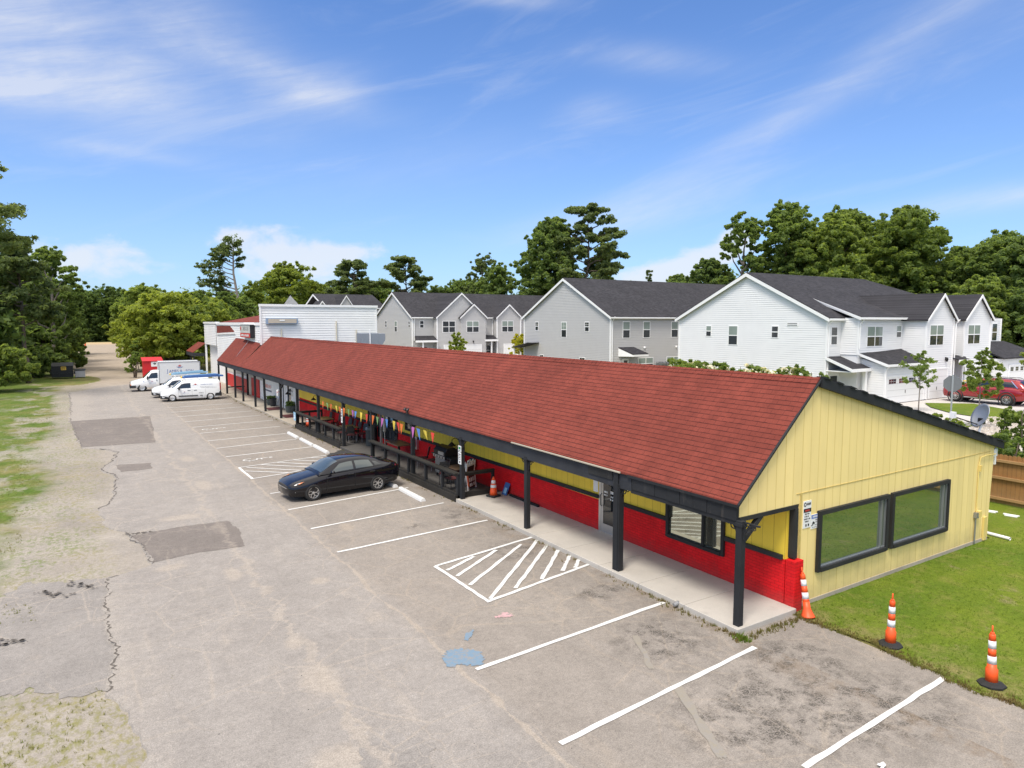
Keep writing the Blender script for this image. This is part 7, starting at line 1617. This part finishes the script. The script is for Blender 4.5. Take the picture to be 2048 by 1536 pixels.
def tree(name, label, x, y, h, w, kind='round', mat='leaf_oak', seed=1, group=None, per=34, leaf=None, bark='bark', dens=1.0, cat_='tree', z0=None, mat2=None, mix2=.25):
    zb = (gz(y) if z0 is None else z0)-.05; root = thing(name, label, cat_, (x,y,zb), 0, group, world=False); g = np.random.default_rng(seed); h -= zb
    r = w/2; tb = MB(); tb.smooth = True; leaf = leaf or max(.14, min(.32, .00215*math.hypot(x,y)))
    blobs = []
    if kind in ('round','tall','open','vine','low'):
        cb = {'round':.26,'tall':.30,'open':.32,'vine':.05,'low':.12}[kind]; nb = {'round':15,'tall':17,'open':14,'vine':22,'low':20}[kind]
        ch = h*(1-cb); top = None
        for i in range(nb):
            t = (i+.5)/nb; a = i*2.4+g.uniform(-.4,.4); prof = math.sin(math.pi*min(1,(t*.86+.13)))**.7 if kind != 'vine' else (1.05-.55*t**2)
            rr = r*prof*g.uniform(.45,.86); br = r*g.uniform(.40,.58)*(1 if kind != 'open' else .60); z = h*cb+ch*(t*.86+.04)+g.uniform(-.3,.3)
            rz = min(br*g.uniform(.65,.95), ch*.24); z = min(z, h-rz*.95)
            blobs.append((rr*math.cos(a),rr*math.sin(a),z,br,br,rz))
        blobs.append((g.uniform(-.2,.2)*r,g.uniform(-.2,.2)*r,h-r*.30,r*.34,r*.34,r*.30))
        hub = (0,0,h*cb*1.0)
        limb(tb, (0,0,-.1), (g.uniform(-.3,.3),g.uniform(-.3,.3),h*.72), h*.017+.06, h*.006+.02, g, .05)
        for bl in blobs[::2 if kind != 'open' else 1]: limb(tb, (0,0,max(h*.12,bl[2]-abs(bl[0]*.8)-abs(bl[1]*.8)-h*.06)), (bl[0]*.9,bl[1]*.9,bl[2]), h*.007+.02, .02, g, .12)
        cl = shell_clumps(g, blobs, (8.2 if kind != 'open' else 7)*dens, .15, .31)
    elif kind == 'shrub':
        for i in range(11):
            a = i*2.4; rr = r*.62*g.random()**.5; br = r*g.uniform(.32,.48); z = max(br*.6, h*g.uniform(.25,.80)*(1.05-.4*rr/r)); rz = min(br*.8,h-z); blobs.append((rr*math.cos(a),rr*math.sin(a),z,br,br,max(rz,.2)))
        blobs.append((0,0,h-r*.32,r*.45,r*.45,r*.32))
        for k in range(5): a = k*1.26; limb(tb, (.1*math.cos(a),.1*math.sin(a),-.05), (r*.5*math.cos(a),r*.5*math.sin(a),h*.65), .05+.008*h, .015, g, .15)
        cl = shell_clumps(g, blobs, 7*dens)
    elif kind == 'hedge':
        for i in range(18):
            a = i*2.4; rr = r*.78*g.random()**.5; br = r*g.uniform(.30,.44); blobs.append((rr*math.cos(a),rr*math.sin(a),h*(.30+.55*(i/17))+g.uniform(-.1,.1)-br*.2,br,br,br*.8))
        for k in range(5): a = k*1.26; limb(tb, (.1*math.cos(a),.1*math.sin(a),-.05), (r*.6*math.cos(a),r*.6*math.sin(a),h*.85), .05+.008*h, .012, g, .15)
        cl = shell_clumps(g, blobs, 14*dens, .22, .40)
    elif kind == 'cone':
        for i in range(14):
            t = (i+.3)/14; a = i*2.4; rr = r*(1-t)**.8*.55; br = r*(.20+.34*(1-t)); z = h*(.14+.82*t); blobs.append((rr*math.cos(a),rr*math.sin(a),min(z,h-.3),br,br,min(br*.9,h*.12)))
        limb(tb, (0,0,-.1), (0,0,h*.9), h*.014+.02, .02, g, .02); cl = shell_clumps(g, blobs, 6*dens)
    elif kind in ('pine','pinebare'):
        lo = .42 if kind == 'pine' else .60; bend = g.uniform(-.05,.05)*h
        limb(tb, (0,0,-.1), (bend,bend*.4,h*.97), h*.012+.07, .05, g, .02, 8)
        n = 34 if kind == 'pine' else 17; cl = []
        for i in range(n):
            t = (i+.5)/n; z = h*(lo+(1-lo)*t*.98)+g.uniform(-.4,.4); a = i*2.4+g.uniform(-.7,.7); L_ = r*(1.02-.62*t**1.7)*g.uniform(.45,1.1)*(.8 if t < .12 else 1); b_ = bend*z/h
            q = np.array((b_+L_*math.cos(a), b_*.4+L_*math.sin(a), min(z+L_*g.uniform(.05,.35),h-.2))); p0 = np.array((b_,b_*.4,z-.15*L_)); limb(tb, p0, q, .04+.004*h, .02, g, .15)
            for k in range(int(4+L_*2.6)):
                tt = g.uniform(.42,1.05); c = p0*(1-tt)+q*tt+g.normal(size=3)*np.array([.42,.42,.24])*(.6+.10*L_); c[2] += .35*L_*tt*(1-tt); cl.append((*c, g.uniform(.38,.95)*(.75+.03*r), .55))
        for _ in range(14): cl.append((bend+g.normal()*r*.16, bend*.4+g.normal()*r*.16, h-abs(g.normal())*h*.05-.4, g.uniform(.4,.8), .7))
    elif kind == 'young':
        tb.tube([(0,0,-.05),(.02,0,h*.35),(0,.02,h*.9)], [.045,.035,.012], 7)
        for i in range(11):
            t = (i+.5)/11; a = i*2.4; z = h*(.36+.60*t); L_ = r*math.sin(math.pi*(.18+.80*t))**.8*g.uniform(.7,1.1); p = (L_*.6*math.cos(a),L_*.6*math.sin(a),min(z+L_*.25,h-.1)); limb(tb, (0,0,z-.25), p, .016, .006, g, .1, 3); blobs.append((*p,max(.18,L_*.50),max(.18,L_*.50),max(.2,L_*.42)))
        cl = shell_clumps(g, blobs, 9*dens, .26, .45)
    tb.build('trunk', M[bark], root)
    mats = [M[mat]]+([M[mat2]] if mat2 else [])
    leaf_mesh('crown', cl, per, leaf, seed+100, mats, root, mix2=mix2 if mat2 else None)
    return root
W1 = 'trees of the wood on the left'; W2 = 'trees beyond the grey rows'; W3 = 'tall trees behind the white row'
T = [ # kind, label, x, y, h, w, shape, leaves, group
 ('pine_tree','tall pine cut by the left picture edge, its boughs against the sky',-6.7,76,20.6,9.6,'pinebare','leaf_pine',W1),
 ('pine_tree','dark bushy pine right of the tallest pine at the left edge',-5.2,95,16.2,9,'pine','leaf_pine',W1),
 ('broadleaf_tree','airy broadleaf tree with sparse crown right of the dark pine',-2.9,112,16.8,9.5,'open','leaf_oak',W1),
 ('broadleaf_tree','dense dark tree at the left edge behind the round shrub',-11,98,13.6,11,'vine','leaf_dark',W1),
 ('broadleaf_tree','dark tree hanging over the sandy track behind the dumpster',-4.6,119,12.5,8,'vine','leaf_dark',W1),
 ('broadleaf_tree','mid green tree farther along the left side of the sandy track',-3.9,141,13.6,8.5,'vine','leaf_oak',W1),
 ('broadleaf_tree','tall green tree behind the dumpster trees, in the second row',-8.5,128,15.5,12,'vine','leaf_oak',W1),
 ('broadleaf_tree','low leafy tree near the far left end of the track',-4.2,172,13.5,9,'vine','leaf_dark',W1),
 ('broadleaf_tree','pale green tree of the second row left of the far track',-8,160,15.5,10,'vine','leaf_oak',W1),
 ('broadleaf_tree','distant dark tree closing the end of the track on its left',1.2,285,17.5,15,'vine','leaf_dark',W1),
 ('broadleaf_tree','distant blue green tree closing the middle of the track',9.0,292,19.2,15,'vine','leaf_dark',W1),
 ('broadleaf_tree','distant tree closing the right end of the track',19,280,18.2,14,'vine','leaf_oak',W1),
 ('broadleaf_tree','light green round tree half way along the right of the track',12.3,172,14.6,11,'round','leaf_shrub',None),
 ('broadleaf_tree','broad light green tree with yellow tips behind the box truck',10.6,108,10.6,11.8,'low','leaf_lite',None),
 ('broadleaf_tree','spreading tree with bare pale limbs right of the yellow tipped tree',13.6,112,10.6,12,'round','leaf_shrub',None),
 ('broadleaf_tree','yellowish tree just left of the dark cedar and white block',17.6,124,10.6,8.0,'round','leaf_lite',None),
 ('cedar_tree','dense dark green cedar left of the white parapet',22.0,131,12.2,8.0,'cone','leaf_dark',None),
 ('broadleaf_tree','dark tree below the lone leaning pine, right of the cedar',24.5,135,11.2,7.5,'vine','leaf_oak',None),
 ('poplar_tree','bright yellow green tree rising behind the white parapet',38.6,152,19.3,14,'round','leaf_lite',None),
 ('pine_tree','thin pine right of the bright tree behind the parapet',48.5,168,16.6,9,'pine','leaf_pine',W2),
 ('pine_tree','broad flat-topped pine left of two above the grey gables',64.2,184,23.0,18,'pine','leaf_pine',W2),
 ('pine_tree','broad flat-topped pine right of two above the grey gables',77.5,176,24.3,18,'pine','leaf_pine',W2),
 ('broadleaf_tree','low dark tree between the flat-topped pines and the sparse tree',84.5,168,16.4,12,'vine','leaf_dark',W2),
 ('broadleaf_tree','sparse open tree left of the tall clump in the middle',89.8,156,24.4,13.5,'open','leaf_pine',W2),
 ('broadleaf_tree','low green tree over the long grey roof ridge',93,172,18.6,12,'vine','leaf_oak',W2),
 ('broadleaf_tree','low leafy tree left of the flat-topped pines, over the far roofs',58,190,17.4,13,'vine','leaf_oak',W2),
 ('broadleaf_tree','low tree under the left flat-topped pine',70,190,17.8,13,'vine','leaf_dark',W2),
 ('broadleaf_tree','tall dense tree hung with creeper, left of the twin pine',86.6,122,28.8,14,'tall','leaf_dark',W2),
 ('pine_tree','tallest pine of the middle clump, with a side bough to the right',91.6,114.5,31.0,18,'pine','leaf_pine',W2),
 ('broadleaf_tree','feathery light tree at the right foot of the tallest pine',97.2,116,23.5,10,'open','leaf_shrub',W2),
 ('broadleaf_tree','loose airy tree just behind the grey gable apex',89.5,122,26.5,12,'open','leaf_oak',W2),
 ('broadleaf_tree','small leafy tree at the left foot of the middle clump',82.5,137,20,11,'vine','leaf_dark',W2),
 ('cedar_tree','dark cedar tip showing over the grey roof before the cloud',119.6,125.4,20.4,6.5,'cone','leaf_pine',None),
 ('broadleaf_tree','faint tree top right of the cedar tip over the grey roof',125.8,121.5,18.0,10,'round','leaf_oak',None),
 ('broadleaf_tree','small tree at the left end of the tall group behind the white row',93.0,83,17.6,9,'round','leaf_dark',W3),
 ('broadleaf_tree','loose tall tree second from the left behind the white row',95.6,77.5,24.6,13,'open','leaf_oak',W3),
 ('broadleaf_tree','slim tall tree with gaps, third from the left behind the white row',100.8,72.8,26.4,12,'tall','leaf_oak',W3),
 ('broadleaf_tree','rounded bright green tree in the middle behind the white row',104,67.5,24.2,13,'vine','leaf_shrub',W3),
 ('broadleaf_tree','yellowish tall tree right of the middle behind the white row',112,70,25.8,12,'tall','leaf_shrub',W3),
 ('broadleaf_tree','thin dark tree between two fuller ones behind the white row',119,69.5,25.4,11,'open','leaf_oak',W3),
 ('broadleaf_tree','large creeper covered tree right of the white roof ridge',112.8,60.5,24.8,15,'vine','leaf_shrub',W3),
 ('broadleaf_tree','slender pale tree at the right shoulder of the creeper covered one',120,58.5,22.5,11,'open','leaf_oak',W3),
 ('broadleaf_tree','dark rounded tree left of three at the right picture edge',120.5,54,17.8,14,'vine','leaf_dark',W3),
 ('broadleaf_tree','dark rounded tree in the middle of three at the right picture edge',118.5,49,20,14,'vine','leaf_oak',W3),
 ('broadleaf_tree','dark tree cut by the right picture edge, tallest of its three',116.5,44,19.0,13,'vine','leaf_dark',W3),
 ('broadleaf_tree','lighter tree low before the dark edge of the right wood',98.5,42.5,12.6,7.5,'vine','leaf_shrub',W3),
 ('broadleaf_tree','small tree behind the last garage of the white row',105,41,10.5,9,'vine','leaf_oak',W3),
 ('broadleaf_tree','low dark tree at the right edge beyond the last garage',101.5,36.5,12.2,10,'vine','leaf_dark',W3),
]
for i, (nm, lb, x, y, h, w, kind, mt, grp) in enumerate(T):
    far = math.hypot(x,y); tree(nm, lb, x, y, h, w, kind, mt, 11+i, grp, per=int(54 if far < 150 else 42), dens=1.0 if far < 150 else .8, bark='bark_grey' if kind == 'open' else 'bark')
# lone leaning pine with boughs swept to one side
def lone_pine():
    root = thing('pine_tree', 'lone wind-swept pine with all its boughs reaching left, behind the white block', 'tree', (27.6,149.6,-.4), 0, None, world=False); g = np.random.default_rng(5); tb = MB(); tb.smooth = True
    ax = Vector((.84,-.54,0)); H = 24.6     # picture-right direction in plan
    P = lambda u, z, v=0: tuple(ax*u+Vector((ax.y*-1,ax.x,0))*v+Vector((0,0,z)))
    tb.tube([P(1.2,-.1),P(1.0,6),P(.3,12),P(-.4,17),P(-.3,21),P(0,23.5)], [.42,.36,.28,.20,.13,.05], 9)
    tb.build('trunk', M['bark_grey'], root); cl = []; br = MB(); br.smooth = True
    for z, L_, v in ((9.2,-7.5,.5),(10.2,-8.6,-.8),(12.0,-8.4,.6),(13.6,-7.2,-.5),(14.6,-8.0,.3),(16.4,-6.8,.8),(18.2,-5.2,-.6),(19.6,-4.8,.4),(20.8,-3.6,-.3),(21.8,-2.4,.5),(22.4,1.2,.2),(20.6,2.0,-.5),(23.2,-1.2,0),(18.0,1.4,.6),(10.8,-4.5,1.5),(15.4,-4.2,-1.4),(9.6,-6.5,1.4),(11.2,-7.6,-1.5),(12.8,-6.2,1.6),(14.2,-5.6,1.2),(17.4,-6.0,-1.0),(19.0,-5.0,1.0),(20.2,-3.0,-1.2),(21.2,-3.4,.9),(19.4,1.8,.7)):
        u0 = .3-(.7 if z > 15 else 0); q = np.array(P(u0+L_,z+.8+.02*abs(L_)*z*.35*.5,v*2)); limb(br, P(u0,z-abs(L_)*.12), q, .12, .03, g, .10)
        for k in range(int(6+abs(L_)*2.2)):
            t = g.uniform(.35,1.03); c = np.array(P(u0,z))*(1-t)+q*t+g.normal(size=3)*np.array([.30,.30,.22]); cl.append((*c, g.uniform(.34,.72), .5))
    for _ in range(26): cl.append((*(np.array(P(g.uniform(-1.4,1.2),g.uniform(21.2,24.0)))+g.normal(size=3)*.4), g.uniform(.6,1.1), .7))
    for _ in range(34): cl.append((*(np.array(P(1.0+g.uniform(-.5,.5),g.uniform(4,11)))+g.normal(size=3)*.3), g.uniform(.3,.6), 1.1))
    br.build('branch', M['bark_grey'], root); leaf_mesh('crown', cl, 24, .24, 77, [M['leaf_pine']], root)
lone_pine()
# shrubs near the dumpster and the wood's edge
tree('round_shrub','large rounded green shrub on the grass left of the dumpster',-7.3,84.5,4.8,7.4,'shrub','leaf_shrub',201,None,per=60,leaf=.20,cat_='shrub')
tree('shrub','dark overhanging shrub right above the dumpster',-3.2,107,5.8,5.6,'shrub','leaf_dark',202,'shrubs at the edge of the left wood',per=46,cat_='shrub')
tree('shrub','shrub between the round shrub and the dumpster, darker than both neighbours',-6.6,105,6.0,7.5,'shrub','leaf_dark',203,'shrubs at the edge of the left wood',per=46,cat_='shrub')
tree('shrub','yellow green shrub on the left verge beyond the dumpster',-2.0,122,7.0,3.6,'shrub','leaf_lite',204,'shrubs at the edge of the left wood',per=40,cat_='shrub')
tree('shrub','low shrub farthest along the left verge of the sandy track',-2.2,150,5.5,4,'shrub','leaf_oak',205,'shrubs at the edge of the left wood',per=36,cat_='shrub')
tree('shrub','bush under the boughs on the right verge, behind the red bin',13.5,125,4.5,7,'shrub','leaf_shrub',206,None,per=40,cat_='shrub')
tree('shrub','hanging low bough of leaves just left of the red bin',5.6,97,4.2,2.4,'shrub','leaf_oak',207,None,per=30,cat_='shrub')
# street trees
tree('young_tree','slender young tree with thin foliage before the double garage',52.6,26.3,4.5,2.6,'young','leaf_oak',211,'young street trees',per=26,leaf=.10,bark='bark_grey',z0=.02,dens=.7)
tree('young_tree','light green young tree on the grass strip before the red car',47.0,19.9,5.0,2.5,'young','leaf_shrub',212,'young street trees',per=44,leaf=.10,bark='bark_grey',z0=.02)
tree('young_tree','yellow green young tree cut by the right picture edge',57.5,20.3,5.2,3.0,'young','leaf_lite',213,'young street trees',per=40,leaf=.11,bark='bark_grey',z0=.02)
tree('young_tree','slim lime green tree left of two before the grey garages',45.0,85.5,5.2,2.9,'young','leaf_lite',214,'lime green trees before the grey row',per=46,leaf=.15)
tree('young_tree','golden yellow green tree right of two before the grey garages',54.8,84,4.9,3.6,'young','leaf_yellow',215,'lime green trees before the grey row',per=54,leaf=.15)
# crape myrtles in flower behind the red ridge
FL = 'flowering shrubs behind the red ridge'
for k, (x, y, h, w, lb) in enumerate(((27.2,24.9,5.2,3.0,'white flowering shrub leftmost of four behind the red ridge'),(27.6,23.1,5.15,3.0,'white flowering shrub second from the left behind the red ridge'),(27.8,21.4,5.0,3.0,'white flowering shrub third from the left behind the red ridge'),(28.6,19.7,5.0,2.8,'white flowering shrub nearest the gable of the white row behind the ridge'))):
    tree('flowering_shrub', lb, x, y, h-.05, w, 'hedge', 'leaf_shrub', 220+k, FL, per=60, leaf=.085, cat_='shrub', z0=0, mat2='leaf_flower', mix2=.30, dens=1.2)
HB = 'shrubs behind the privacy fence'
for k, (x, y, h, w, mt, lb) in enumerate(((31.0,16.4,2.65,2.2,'leaf_lite','golden shrub leftmost over the black verge of the yellow gable'),(31.2,14.6,2.95,2.2,'leaf_lite','golden green shrub beside the road sign post'),(31.8,13.1,2.15,1.8,'leaf_shrub','low shrub right of the road sign post behind the dish'),(30.6,11.7,2.35,2.2,'leaf_oak','shrub just above the fence right of the satellite dish'),(34.0,12.9,3.3,2.0,'leaf_shrub','leafy sapling at the right edge among the river stones'),(30.0,12.5,1.9,1.6,'leaf_dark','small dark shrub low behind the fence under the dish'),(30.0,17.9,2.3,1.4,'leaf_oak','thin shrub just showing over the slope of the verge'))):
    tree('shrub', lb, x, y, h, w, 'hedge', mt, 240+k, HB, per=30, leaf=.075, cat_='shrub', z0=0, dens=.8)
# the wood beyond, read as one mass
g = np.random.default_rng(3); cl = []
def band(x0, y0, x1, y1, h, depth, n, lo=0.0):
    for _ in range(n):
        t = g.random(); u = g.normal()*depth; L_ = math.hypot(x1-x0,y1-y0); nx, ny = -(y1-y0)/L_, (x1-x0)/L_; hh = h*(1+.16*math.sin(t*L_*.21+x0)+.10*math.sin(t*L_*.57)); z = hh*(lo+(1-lo)*g.random()**.7)
        cl.append((x0+(x1-x0)*t+nx*u, y0+(y1-y0)*t+ny*u, z, g.uniform(1.3,2.6), .8))
band(-42,100,-16,290,12,4,900); band(-14,300,60,292,13,4,600); band(22,200,75,215,14,5,620); band(60,215,130,180,16,5,700); band(105,150,150,95,15,4,420); band(118,75,135,30,14,4,420); band(-10.5,92,-9.5,175,6.5,2.0,420); band(135,30,140,-30,13,4,200); band(21,150,44,172,9,3,200)
o = leaf_mesh('far_wood', cl, 46, .46, 9, [M['leaf_dark'], M['leaf_oak']], None, mix2=.5); tag(o, kind='stuff')
